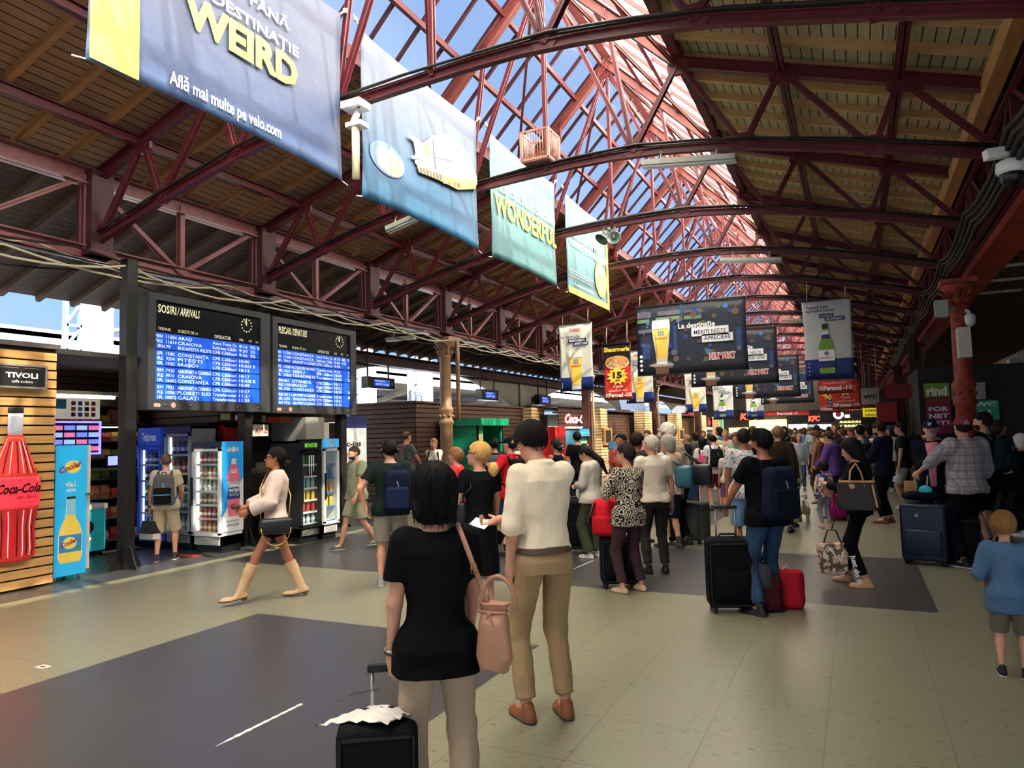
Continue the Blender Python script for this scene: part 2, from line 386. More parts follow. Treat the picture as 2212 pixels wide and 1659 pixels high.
for k, Y in enumerate(TR):
    if Y > YE-1: break
    lab = 'dark red steel roof truss spanning the hall, %s from the viewer' % ordn[k]
    if k == 0:
        t = thing('roof_truss', lab, 'roof truss', (XC, 0, 0), 'steel roof trusses across the hall')
        for nm, v in truss_mesh(0, True).items():
            for w in (v if isinstance(v, list) else [v]): w.build(nm, t)
        proto = t
    else:
        t = copy_tree(proto); t['label'] = lab
    t.location.y = Y
# diagonal wind braces in the glazed slopes, one bay each
for k, Y in enumerate(TR[1:9]):
    for s, x1 in ((0, BL), (1, BR)):
        a = (XC+(.12 if s else -.12), Y, RZ-.42); b = (x1, Y+3.1, BZ-.3)
        tag(MB().angle(a, b, .05, .01, redl).build('wind_brace'), 'thin red steel brace crossing the %s glass slope, bay %s from the viewer' % (('left', 'right')[s], ordn[k]), 'brace', 'braces under the glass roof')
# longitudinal girders on the column lines
def girder(X, z0, z1, label, mt, pitch=1.55):
    t = thing('lattice_girder', label, 'girder', (X, 0, z0))
    MB().angle((X, Y0, z1), (X, YE, z1), .24, .02, mt).build('top_chord', t)
    MB().angle((X, Y0, z0), (X, YE, z0), .2, .02, mt).build('bottom_chord', t)
    y = Y0+.15; k = 0; up = MB().angle((0, 0, z0), (0, 0, z1), .1, .014, mt, (1, 0, 0)); dg = MB().angle((0, 0, z0), (0, pitch, z1), .08, .014, mt, (1, 0, 0)); dh = MB().angle((0, 0, z1), (0, pitch, z0), .08, .014, mt, (1, 0, 0))
    for q in (up, dg, dh): q.v = [(x_, y_, z_-z0) for x_, y_, z_ in q.v]
    pu = up.build('post', t, False); pd = dg.build('diagonal', t, False); ph = dh.build('diagonal', t, False)
    pu.location = pd.location = (0, y, 0); ph.location = (0, y+pitch, 0)
    while y+3*pitch < YE and k < 38:
        y += pitch; k += 1
        c = pu.copy(); C.objects.link(c); c.parent = t; c.location = (0, y, 0)
        c = (pd if k % 2 == 0 else ph).copy(); C.objects.link(c); c.parent = t; c.location = (0, y, 0)
    return t
mauve = mat('faded_mauve_paint', '7d4a4c', .38, var=.2, scale=8)
girder(XL, 4.35, 5.42, 'riveted lattice girder on the left column line, mauve red and carrying cables', mauve)
girder(XR, 4.4, 5.35, 'riveted lattice girder on the right column line under the pale boarded roof', red)
for k in range(0, 12):
    Y = TR[1]+3.1*k
    if Y > 40: break
    # plated post + raking braces down to the girder's lower chord
    tag(MB().box((XL-.17, Y-.16, 4.3), (XL+.17, Y+.16, 5.5), dkred).box((XL-.2, Y-.19, 4.3), (XL+.2, Y+.19, 4.38), red).build('girder_post'), 'boxed red steel post in the left girder where the %s truss lands' % ordn[k+1], 'steel post', 'boxed posts of the left girder')
o = MB().bar((XR+.55, Y0, 4.62), (XR+.55, YE, 4.62), .5, .3, mat('rust_plate', 'a03a1e', .55, var=.3, scale=3)).build('trim_9'); tag(o, kind='structure')
# cables
cbl = mat('black_cable', '161412', .6); cblw = mat('pale_cable', 'b9b09a', .6)
def cable(name, pts, r, m, label, group=None, sag=0.):
    P = []
    for a, b in zip(pts[:-1], pts[1:]):
        a = V3(a); b = V3(b)
        for i in range(8):
            t = i/8; q = a+(b-a)*t; q[2] -= sag*4*t*(1-t)+random.uniform(-.012, .012); P.append(q)
    P.append(V3(pts[-1])); return tag(MB().tube(P, r, m, 5).build(name), label, 'cable', group)
for k in range(1, 10):
    Y = TR[k]; xs = list(np.linspace(XL+.1, XR, 14))
    b = MB()
    for q in range(4):
        b.tube([(x, Y-.07+.03*q, arch(x)+.075+.02*(q % 2)+random.uniform(-.01, .015)) for x in xs], .016, cbl, 5)
    tag(b.build('cable_bundle'), 'bundle of black cables lying along the bottom chord of the %s truss' % ordn[k], 'cable', 'cable bundles on the trusses')
for q, (dx, dz, sg, m_) in enumerate(((.14, -.02, .07, cbl), (.18, -.12, .12, cblw), (.1, .02, .18, cblw), (.22, .05, .1, cbl), (.16, -.2, .16, cbl), (.25, -.07, .2, cblw))):
    cable('cable', [(XL+dx, 1.5+3.1*i+.4*q, 4.3+dz) for i in range(12)], .013+.004*(q % 2), m_, 'sagging %s cable strung along the left girder, %s of six from its top' % ('black' if m_ is cbl else 'pale', ordn[q]), 'cables along the left girder', sg)
for q in range(4):
    cable('cable', [(XR-.14-.04*q, 2+3.1*i, 4.36+.07*q) for i in range(12)], .03, cbl, 'thick black cable along the right girder, number %s from below' % ordn[q], 'cables along the right girder', .08+.03*q)
# ---- columns
castb = mat('brown_cast_iron', '8a6a4e', .45, var=.15, scale=5); castr = mat('rusty_red_cast_iron', '8c3524', .5, var=.45, scale=7, bump=.3)
pil = mat('primer_brown_steel', '4a2420', .5, var=.2)
def column(X, Y, m, label, top=4.15):
    t = thing('column', label, 'column', (X, Y, 0))
    MB().lathe((X, Y, 0), [(.24, 0), (.24, .12), (.19, .16), (.19, .5), (.165, .55), (.16, 2.0), (.19, 2.03), (.19, 2.1), (.165, 2.14), (.165, 2.32), (.19, 2.36), (.19, 2.42), (.15, 2.47), (.14, top-.45), (.165, top-.43), (.165, top-.39), (.14, top-.37)], m, 20).build('shaft', t)
    c = MB(); c.lathe((X, Y, 0), [(.14, top-.38), (.17, top-.33), (.16, top-.22), (.2, top-.12), (.27, top-.05), (.28, top)], m, 20)
    for j in range(8):
        a = j*PI/4
        for z, r0, r1 in ((top-.3, .16, .21), (top-.17, .18, .27)):
            c.tube([(X+r0*math.cos(a), Y+r0*math.sin(a), z-.06), (X+r1*math.cos(a), Y+r1*math.sin(a), z+.04), (X+(r1+.03)*math.cos(a), Y+(r1+.03)*math.sin(a), z+.02)], [.035, .03, .012], m, 6)
    c.box((X-.28, Y-.28, top), (X+.28, Y+.28, top+.08), m); c.build('capital', t)
    r = MB()
    for j in range(8):
        a = j*PI/4+.2; r.lathe((X+.165*math.cos(a), Y+.165*math.sin(a), 2.23), [(.035, -.03), (.045, 0), (.035, .03)], m, 8)
    r.build('rosette', t); return t
column(-9.4, 15.6, castb, 'brown cast iron column with leafy capital and a downpipe beside it')
tag(MB().tube([(-9.12, 15.75, 2.1), (-9.12, 15.75, 4.1), (-9.22, 15.68, 4.25)], .055, castb, 10).build('downpipe'), 'brown downpipe running up beside the cast iron column', 'pipe')
column(1.78, 15.0, castr, 'rust red cast iron column with a white box mounted on it', 4.2)
def post(X, Y, label, pm):
    t = thing('column', label, 'column', (X, Y, 0), 'painted steel columns')
    MB().box((X-.14, Y-.14, 0), (X+.14, Y+.14, 4.15), pil).box((X-.18, Y-.03, .4), (X+.18, Y+.03, 4.1), pil).build('shaft', t)
    b = MB().box((X-.3, Y-.3, 4.1), (X+.3, Y+.3, 4.22), pil)
    b.bar((X, Y-.1, 3.7), (X, Y-.9, 4.3), .1, .1, pil).bar((X, Y+.1, 3.7), (X, Y+.9, 4.3), .1, .1, pil).build('bracket', t)
    tag(MB().tube([(X+.22, Y+.12, .1), (X+.22, Y+.12, 3.6), (X+.3, Y+.12, 3.9)], .05, pm, 8).build('downpipe'), label.replace('column', 'column\'s cream downpipe'), 'pipe', 'downpipes on the columns')
crm = mat('cream_pipe', 'c9b286', .5)
for (X, Y, l) in ((-9.1, 25.3, 'dark brown steel column in front of the white cola lettering'), (-9.1, 35.1, 'dark brown steel column before the second light wood pillar'), (-9.1, 46, 'dark brown steel column farthest along the left kiosks')): post(X, Y, l, crm)
for (X, Y, l) in ((1.75, 25.4, 'dark steel column on the right with a pale peeling pipe'), (1.75, 35, 'far dark steel column on the right near the red booth')): post(X, Y, l, mat('peeling_pipe', 'a58866', .7, var=.4))
for (X, Y) in ((-9.18, 6.62), (-9.18, 8.75), (-9.18, 11.2)):
    t = thing('steel_post', {6.62: 'black square steel post left of the arrivals board', 8.75: 'black square steel post under the joint of the two train boards', 11.2: 'black square steel post at the right end of the departures board'}[Y], 'post', (X, Y, 0), 'black posts of the train boards')
    bk = mat('black_paint', '1f1d1d', .45, var=.4, scale=3)
    MB().box((X-.08, Y-.08, 0), (X+.08, Y+.08, 4.33 if Y < 7 else 2.19), bk).build('shaft', t)
    fm = MB()
    for dx, dy in ((1, 0), (-1, 0), (0, 1), (0, -1)):
        a = V3(X+dx*.085, Y+dy*.085, 0); px = V3(-dy, dx, 0)*.008
        fm.add([a-px, a+V3(dx, dy, 0)*.16-px, a+V3(0, 0, .32)-px, a+px, a+V3(dx, dy, 0)*.16+px, a+V3(0, 0, .32)+px], [(0, 1, 2), (5, 4, 3), (0, 3, 4, 1), (1, 4, 5, 2), (2, 5, 3, 0)], bk)
    fm.build('foot_plate', t)
# outer edge beam and arch brackets on the left (open to the platforms)
eb = MB().box((-13.25, 10.4, 3.93), (-13.05, YE, 4.28), dkred).bar((-13.0, 10.4, 3.95), (-13.0, YE, 3.95), .2, .03, dkred)
eb.bar((-13.0, 10.4, 4.27), (-13.0, YE, 4.27), .2, .03, dkred).build('edge_beam')
tag(bpy.data.objects['edge_beam'], 'dark red riveted edge beam under the left eave, above the platforms', 'beam')
gr = mat('grey_bracket', '8d8a80', .6, var=.12)
def pier(Y, lab):
    t = thing('arched_bracket', lab, 'bracket', (-13.15, Y, 0), 'grey arched brackets of the platform side')
    MB().box((-13.28, Y-.2, -.1), (-13.0, Y+.2, 3.93), gr).box((-13.32, Y-.26, -.1), (-12.96, Y+.26, .3), gr).build('pier', t)
    for s in ((-1, 1) if Y > 20 else (1,)):
        pts = [(0, 3.93)]; n = 10
        for i in range(n+1):
            a = i/n; pts.append((s*(.2+5.0*a), 2.7+1.22*(1-(1-a)**1.35)))
        pts.append((s*5.2, 3.93)); P = [(-13.2, Y+u, z) for u, z in pts]+[(-13.1, Y+u, z) for u, z in pts]
        k = len(pts); MB().add(P, [tuple(range(k)), tuple(range(2*k-1, k-1, -1))]+[(i, (i+1) % k, (i+1) % k+k, i+k) for i in range(k)], gr).build('web_plate', t)
for i, Y in enumerate((12.7, 28., 43.3, 58.6)): pier(Y, 'grey curved bracket and pier at the open platform side, %s from the viewer' % ordn[i])
# ================================================================ HANGING BANNERS
def clothmat(name, stops, scale=1., dim=1.):
    """printed cloth: colours by height above the banner's own lower edge"""
    g = NG(name, .75); r = g.nt.nodes.new('ShaderNodeValToRGB'); e = r.color_ramp.elements
    while len(e) < len(stops): e.new(.5)
    for q, (p, c) in zip(e, stops): q.position = p; q.color = (*[x*dim for x in lin(c)[:3]], 1)
    g.put(g.M('DIVIDE', g.z, scale), r.inputs[0]); g.nt.links.new(r.outputs[0], g.b.inputs['Base Color'])
    # thin cloth lets some light through
    g.b.inputs['Roughness'].default_value = .55
    out = [n for n in g.nt.nodes if n.type == 'OUTPUT_MATERIAL'][0]; tl = g.nt.nodes.new('ShaderNodeBsdfTranslucent'); mx = g.nt.nodes.new('ShaderNodeMixShader')
    mx.inputs[0].default_value = .3; g.nt.links.new(r.outputs[0], tl.inputs[0]); g.nt.links.new(g.b.outputs[0], mx.inputs[1]); g.nt.links.new(tl.outputs[0], mx.inputs[2]); g.nt.links.new(mx.outputs[0], out.inputs[0])
    g.bump(g.noise(3.5, 6), .35, .05); return g.m
def cloth(fr, w, h, m, parent, sagt=.05, sagb=.04, wr=.008, name='cloth', nx=28, nz=18, th=.006):
    """a slack sheet on frame fr (origin = lower left corner)"""
    o, u, v, n = fr; P = []; F_ = []
    for s in (0, 1):
        for j in range(nz+1):
            for i in range(nx+1):
                a = i/nx; b = j/nz
                vv = b*h-(sagt*4*a*(1-a))*b+(sagb*4*a*(1-a))*(1-b)
                ins = .02*4*b*(1-b); aa = a*(1-2*ins/w)+ins/w
                d = wr*(math.sin(a*17+b*3)*.4+math.sin(a*9-b*5+1)*.5)*(.3+.7*b)+wr*.8*math.sin(b*7+a*2)
                P.append(o+u*aa*w+v*vv+n*(d-s*th))
    k = (nx+1)*(nz+1)
    for j in range(nz):
        for i in range(nx):
            q = (j*(nx+1)+i, j*(nx+1)+i+1, (j+1)*(nx+1)+i+1, (j+1)*(nx+1)+i)
            F_.append(q); F_.append(tuple(x+k for x in q[::-1]))
    ring = [i for i in range(nx+1)]+[j*(nx+1)+nx for j in range(1, nz+1)]+[nz*(nx+1)+i for i in range(nx-1, -1, -1)]+[j*(nx+1) for j in range(nz-1, 0, -1)]
    for a, b in zip(ring, ring[1:]+ring[:1]): F_.append((a, a+k, b+k, b))
    mb = MB(); mb.add(P, F_, m, True); return mb.build(name, parent)
yel = mat('lemon_print', 'e8ec5a', .6, var=.04); wht = mat('white_print', 'f2f2ee', .6, var=.03); rope = mat('rope', 'cfc9b8', .8)
blk = mat('black_print', '17181c', .6); navy = mat('navy_print', '1d2b66', .6); prt_red = mat('red_print', 'c03038', .6); org = mat('orange_print', 'ee9a58', .6)
VX = -4.95
def yz(px, py): p = PX(px, py, VX+.03); return (p[1], p[2])
VF = frame((VX-.015, 0, 0), (0, 1, 0), (0, 0, 1))
def velo(y0, y1, z0, z1, stops, label, m=None):
    t = thing('hanging_banner', label, 'banner', (VX, y0, z0))
    cloth(frame((VX, y0, z0), (0, 1, 0), (0, 0, 1)), y1-y0, z1-z0, clothmat('banner_cloth', stops, z1-z0, .5), t)
    r = MB()
    for y, s in ((y0, -1), (y1, 1)):
        r.tube([(VX, y, z1), (VX, y+s*.12, z1+.12)], .012, rope, 5); r.tube([(VX, y, z0), (VX, y+s*.1, z0-.02)], .008, rope, 5)
        r.ball((VX, y+s*.08, z1+.08), .03, rope, 6, 4)
    r.build('tie_rope', t); return t
t = velo(3.2, 6.1, 4.54, 6.46, [(0, '7fa4e0'), (.12, '5e7ab8'), (.5, '6c78a0'), (1, '7a83a6')], 'greyish blue banner with a yellow left edge and the big word WEIRD')
a = MB(); a.rct(VF, 3.22, 4.56, 3.62, 6.44, .03, .034, yel)
def tline(mb, s, pl, pr, h, m, bold=.0, d=.035, fr=VF, fn=yz, shear=0.):
    A = fn(*pl); B = fn(*pr); v = (A[1]+B[1])/2; mb.text(fr, s, A[0], v, h, m, w=B[0]-A[0], d=d, bold=bold, shear=shear)
tline(a, 'DESTINAȚIE', (461, 16), (647, 112), .105, wht, .02); tline(a, 'PÂNĂ', (542, 13), (626, 60), .1, wht, .02)
tline(a, 'WEIRD', (398, 57), (645, 180), .29, yel, .045); tline(a, 'Află mai multe pe velo.com', (368, 186), (609, 291), .115, wht, .02)
a.build('printed_lettering', t)
t = velo(6.45, 9.25, 4.47, 6.46, [(0, '4a96cc'), (.25, '5794c8'), (.55, '7a94ba'), (1, '97a2c4')], 'light blue banner printed with a white rocket train')
def art(mb, pts, m, d=.034, fn=yz, fr=VF): mb.poly(fr, [fn(*p) for p in pts][::-1], d, d+.004, m)
a = MB(); cream = mat('cream_glow_print', 'f3e6c4', .7, var=.1); bodyw = mat('train_white_print', 'bcc0c8', .6, var=.05); sand = mat('train_yellow_print', 'c9a45c', .6); gyw = mat('train_window_print', '8fa3bd', .4); dgr = mat('train_dark_print', '6d6455', .6); outl = mat('train_outline_print', '50505c', .6); tanp = mat('tail_orange_print', 'e6b49a', .6)
cy, cz = yz(850, 350)
for i in range(5): a.disc(VF, cy+.04*i-.1, cz-.02*i, .36-.06*i, .032+.001*i, .0325+.001*i, [clothmat('pale_exhaust_print', [(0, c), (1, c)], 1., .75) for c in ('86a9cf', 'a7b8cc', 'c4c6c6', 'dcd3ba', 'f3e4bd')][i], 20, .2-.03*i)
art(a, [(896, 335), (912, 310), (935, 294), (958, 288), (985, 297), (1005, 325), (1018, 355), (1030, 380), (1031, 398), (1015, 408), (985, 404), (940, 380), (912, 368), (897, 352)], bodyw, .04)
art(a, [(900, 358), (940, 372), (985, 387), (1031, 390), (1026, 408), (990, 410), (950, 390), (905, 372)], sand, .045)
art(a, [(880, 293), (893, 294), (912, 310), (897, 330), (893, 306)], tanp, .046); art(a, [(888, 336), (922, 340), (918, 347), (890, 343)], tanp, .047)
art(a, [(937, 318), (948, 314), (968, 322), (981, 345), (978, 349), (940, 339)], gyw, .047); art(a, [(969, 296), (988, 302), (1003, 322), (1010, 333), (990, 327), (972, 312)], gyw, .047)
cy, cz = yz(924, 323); a.disc(VF, cy, cz, .07, .046, .05, org, 16, .1); a.text(VF, 'VELO', cy, cz-.02, .04, bodyw, w=.1, d=.053, align='C', bold=.03)
for x in (958, 970, 982, 990): cy, cz = yz(x, 392+(x-958)*.25); a.disc(VF, cy, cz, .035, .05, .054, dgr, 12)
for i in range(7): art(a, [(906+i*7, 362+i*2.3), (910+i*7, 363+i*2.3), (912+i*7, 376+i*2.3), (908+i*7, 374+i*2.3)], outl, .05)
art(a, [(934, 300), (936, 300), (942, 365), (939, 365)], outl, .048)
a.build('printed_picture', t)
t = velo(9.68, 12.35, 4.47, 6.46, [(0, '7bbcc4'), (.5, '84c0cb'), (1, '94c6d4')], 'pale aqua banner with the yellow word WONDERFUL')
a = MB(); tline(a, 'VELO ORIUNDE, ORICÂND', (1071, 418), (1200, 478), .14, wht, .01); tline(a, 'WONDERFUL', (1071, 470), (1203, 524), .34, yel, .03); a.build('printed_lettering', t)
t = velo(12.9, 15.5, 4.47, 6.46, [(0, '7eb8c6'), (.6, '8ac2d0'), (1, '96cad4')], 'pale aqua banner with yellow edging and an orange disc, last of the blue row')
a = MB(); a.rct(VF, 15.36, 4.5, 15.49, 6.4, .03, .034, yel).rct(VF, 12.92, 4.48, 15.45, 4.6, .031, .035, yel)
tline(a, 'MINUNAT ÎN MOD', (1236, 523), (1300, 542), .13, wht, .01); tline(a, 'PUCULEȚE CU NICOTINĂ', (1233, 540), (1311, 565), .13, wht, .01)
for i in range(3): tline(a, 'Acest produs conține nicotină și creează dependență'[:40-i*4], (1233, 590+i*6), (1282, 601+i*6), .035, wht)
tline(a, 'Produs destinat adulților', (1243, 620), (1285, 632), .05, wht)
cy, cz = yz(1299, 605); a.disc(VF, cy, cz, .4, .036, .04, org, 24); a.disc(VF, cy, cz, .33, .041, .044, mat('pale_orange_print', 'f3b98c', .6), 24); a.text(VF, 'VELO', cy, cz-.08, .17, yel, w=.5, d=.048, align='C', bold=.03)
a.build('printed_picture', t)
# ---- banners hung across the hall
def hang(X0, X1, z0, z1, Y, nm, label, m, grp=None):
    t = thing(nm, label, 'banner', (X0, Y, z0), grp)
    fr = frame((X0, Y, z0), (1, 0, 0), (0, 0, 1)); cloth(fr, X1-X0, z1-z0, m, t, .0, .0, .012, nx=18, nz=8)
    r = MB()
    for x in (X0+.12, X1-.12): r.tube([(x, Y, z1), (x+.03, Y, arch(x)+.02)], .008, rope, 5)
    r.build('cord', t)
    MB().bar((X0, Y-.02, z1), (X1, Y-.02, z1), .02, .03, blk).bar((X0, Y-.02, z0+.01), (X1, Y-.02, z0+.01), .02, .03, blk).build('batten', t)
    return t, fr
beer = mat('lager_print', 'ecc14e', .5, var=.08, scale=3); foam = mat('foam_print', 'eeeae0', .6, var=.03); glassp = mat('glass_edge_print', 'b9bfc2', .4); shad = mat('glass_shade_print', 'c98f3a', .5)
def glass_art(a, fr, cx, z0, h, m0=.02):
    """a tall beer glass, centre cx, foot z0"""
    w = h*.205; P = [(0, .62), (.06, .62), (.12, .58), (.3, .68), (.55, .86), (.8, .98), (.97, 1.), (1., .9)]
    def side(k, lo, hi):
        R = []; n = 10
        for i in range(n+1):
            y = lo+(hi-lo)*i/n; R.append((float(np.interp(y, [p[0] for p in P], [p[1] for p in P]))*w*k, y*h))
        return [(cx+r, z0+y) for r, y in R]+[(cx-r, z0+y) for r, y in R[::-1]]
    a.poly(fr, side(1.0, 0, 1), m0, m0+.003, glassp); a.poly(fr, side(.86, .12, .80), m0+.004, m0+.007, beer); a.poly(fr, side(.9, .79, .985), m0+.004, m0+.007, foam)
    a.poly(fr, [(cx-w*.72, z0+h*.7), (cx-w*.6, z0+h*.7), (cx-w*.42, z0+h*.15), (cx-w*.52, z0+h*.15)], m0+.0075, m0+.0085, shad)
    a.rct(fr, cx-w*.5, z0+h*.02, cx+w*.5, z0+h*.07, m0+.004, m0+.006, foam)
    for i in (-1, 0, 1): a.rct(fr, cx+i*w*.22-w*.08, z0+h*.64, cx+i*w*.22+w*.08, z0+h*.76, m0+.0085, m0+.01, mat('crest_print', '6f7fa6', .6))
    a.text(fr, 'NEUMARKT', cx, z0+h*.56, h*.055, prt_red, w=w*1.3, d=m0+.009, align='C', bold=.02)
def crop(z0, z1): pass
bok = [mat('blue_blur_print', '25406f', .7), mat('sky_blur_print', '406ca0', .7), mat('brown_blur_print', '5a4638', .7), mat('mauve_blur_print', '5a5866', .7), mat('green_blur_print', '5f7a58', .7), mat('tan_blur_print', '665440', .7)]
nbm = clothmat('dark_night_cloth', [(0, '23262d'), (.4, '232c42'), (.8, '2b3446'), (1, '33373e')], 1.87)
sign_col = ['dark blue beer banner, nearest of its row', 'dark blue beer banner, second, half hidden by the nearest', 'dark blue beer banner, third from the viewer', 'dark blue beer banner, farthest, above the food counters']
for i, (Y, dx, dz) in enumerate(((18.65, 0, 0), (24.85, .15, 0), (34.15, .2, -.1), (43.45, .3, -.1))):
    t, fr = hang(-5.22+dx, -2.35+dx, 3.18+dz, 5.05+dz, Y, 'beer_banner', 'wide '+sign_col[i], nbm, 'dark beer banners')
    a = MB(); rnd = random.Random(3)
    for u0, v0, u1, v1, k in ((.05, 1.55, .42, 1.72, 3), (.05, 1.42, .38, 1.52, 4), (.6, 1.58, 1.2, 1.7, 3), (.55, 1.45, 1.2, 1.54, 4), (1.3, 1.42, 1.75, 1.52, 4), (1.2, 1.5, 1.28, 1.85, 0), (1.3, 1.6, 1.9, 1.68, 3), (.16, .45, .36, .85, 0), (1.0, .5, 1.1, 1.3, 0), (2.6, .5, 2.72, 1.1, 0), (.06, 1.15, .5, 1.25, 3)):
        a.rct(fr, u0, v0, u1, v1, .014, .0145, bok[k])
    for q in range(58):
        a.disc(fr, rnd.uniform(.1, 2.75), rnd.uniform(.2, 1.7), rnd.uniform(.02, .09), .015+q*3e-5, .0155+q*3e-5, bok[rnd.choice([0, 0, 1, 2, 2, 5, 5, 3])], 10)
    a.disc(fr, .66, .27, .33, .02, .0205, mat('tray_print', 'a8988c', .6), 20, .05); a.rct(fr, .5, .03, .85, .24, .0185, .0195, mat('wood_print', '6b4536', .7))
    glass_art(a, fr, .68, .27, 1.2, .022)
    a.text(fr, 'La destinație', 1.14, 1.19, .14, wht, w=.95, d=.024, bold=.03)
    rt = -.02
    for (u0, v0, u1, v1, s) in ((1.48, .95, 2.42, 1.18, 'MERITI NIȘTE'), (1.74, .78, 2.52, .99, 'APRECIERE')):
        a.rct(fr, u0, v0, u1, v1, .024, .026, wht); a.text(fr, s, (u0+u1)/2, v0+.055, .11, navy, w=(u1-u0)*.86, d=.028, align='C', bold=.01)
    a.text(fr, 'NEUMARKT', 1.9, .33, .16, wht, w=.66, d=.024, bold=.08); a.text(fr, 'NEUMARKT', 1.91, .335, .145, prt_red, w=.64, d=.028, bold=.015)
    for q in range(4): a.disc(fr, .12, .16+.12*q, .04, .022, .024, wht, 12)
    a.build('printed_picture', t)
wcl = clothmat('white_banner_cloth', [(0, '1c3272'), (.20, '1f3a86'), (.205, 'd9dad2'), (1, 'e6e5db')], 1.9)
wcl2 = clothmat('white_banner_cloth', [(0, '1c3272'), (.26, '1f3a86'), (.265, 'd2d6d6'), (1, 'dcdfdd')], 1.94)
def small_glass(X0, z0, Y, label):
    t, fr = hang(X0, X0+1.0, z0, z0+1.9, Y, 'beer_banner', label, wcl, 'white beer banners')
    a = MB(); a.text(fr, 'NEUMARKT', .5, 1.68, .09, prt_red, w=.34, d=.02, align='C', bold=.02); a.text(fr, 'La destinație', .08, 1.5, .075, navy, w=.56, d=.02, bold=.01)
    for (u0, v0, u1, v1, s) in ((.28, 1.36, .82, 1.47, 'MERITI NIȘTE'), (.44, 1.27, .88, 1.37, 'APRECIERE')):
        a.rct(fr, u0, v0, u1, v1, .02, .022, navy); a.text(fr, s, (u0+u1)/2, v0+.025, .06, wht, w=(u1-u0)*.86, d=.024, align='C', bold=.02)
    glass_art(a, fr, .5, .04, 1.12); 
    for q in range(4): a.disc(fr, .07, .1+.045*q, .014, .02, .022, wht, 8)
    a.build('printed_picture', t)
gbot = mat('green_bottle_print', '6f9a34', .4, var=.25, scale=2); gcap = mat('dark_green_print', '1f4a2a', .5)
def bottle_art(a, fr, cx, z0, h, m=gbot, lab=wht):
    w = h*.145; P = [(0, .92), (.03, 1.), (.5, 1.), (.58, .93), (.68, .62), (.78, .42), (.93, .36), (1., .36)]
    def side(lo, hi, k=1.):
        R = [(float(np.interp(lo+(hi-lo)*i/10, [p[0] for p in P], [p[1] for p in P]))*w*k, (lo+(hi-lo)*i/10)*h) for i in range(11)]
        return [(cx+r, z0+y) for r, y in R]+[(cx-r, z0+y) for r, y in R[::-1]]
    a.poly(fr, side(0, .9), .02, .023, m); a.poly(fr, side(.9, 1, 1.08), .02, .024, gcap); a.poly(fr, side(.25, .47, 1.02), .024, .026, lab); a.poly(fr, side(.11, .25, 1.02), .024, .026, navy)
    a.poly(fr, side(.7, .78), .024, .026, navy); a.poly(fr, side(.78, .86), .024, .026, lab); a.text(fr, 'NEUMARKT', cx, z0+h*.29, h*.035, prt_red, w=w*1.7, d=.028, align='C', bold=.02)
    a.disc(fr, cx, z0+h*.4, w*.3, .026, .028, mat('crest_print', '6f7fa6', .6), 10)
def bottle_banner(X0, z0, Y, label, w=1.09):
    t, fr = hang(X0, X0+w, z0, z0+1.94, Y, 'beer_banner', label, wcl2, 'white beer banners')
    a = MB(); a.text(fr, 'Toarnă niște', .09, 1.74, .075, navy, w=.5, d=.02, bold=.02); a.text(fr, 'apreciere pentru', .1, 1.66, .07, navy, w=.62, d=.02, bold=.02)
    for (u0, v0, u1, v1, s) in ((.38, 1.5, .7, 1.6, 'LOGICA'), (.5, 1.42, .94, 1.52, 'DE BĂRBAT')):
        a.rct(fr, u0, v0, u1, v1, .02, .022, navy); a.text(fr, s, (u0+u1)/2, v0+.02, .06, wht, w=(u1-u0)*.86, d=.024, align='C', bold=.02)
    bottle_art(a, fr, .5, .16, 1.2)
    for q in range(4): a.disc(fr, .1, .14+.09*q, .014, .02, .022, wht, 8)
    a.build('printed_picture', t)
small_glass(-7.47, 2.88, 18.65, 'white and blue beer banner with a full glass, leftmost of all')
small_glass(-7.4, 2.72, 24.85, 'white and blue glass banner directly behind the red shawarma banner')
small_glass(-7.3, 2.55, 34.15, 'white and blue glass banner half covered by the second dark banner')
small_glass(-6.6, 2.45, 49.65, 'small far white and blue glass banner near the fast food sign')
bottle_banner(-1.05, 2.82, 18.65, 'white and blue banner with one green bottle, nearest on the right')
bottle_banner(-7.1, 2.25, 40.35, 'white and blue banner with a green bottle, far behind the dark banners', 1.1)
bottle_banner(-6.2, 2.3, 46.55, 'white and blue green-bottle banner just right of the far twin')
bottle_banner(-1.0, 2.45, 31.05, 'white and blue banner showing as a sliver behind the near bottle banner')
rcl = clothmat('red_banner_cloth', [(0, 'd8402f'), (.58, 'd8402f'), (.6, '1c1512'), (1, '1c1512')], 1.8)
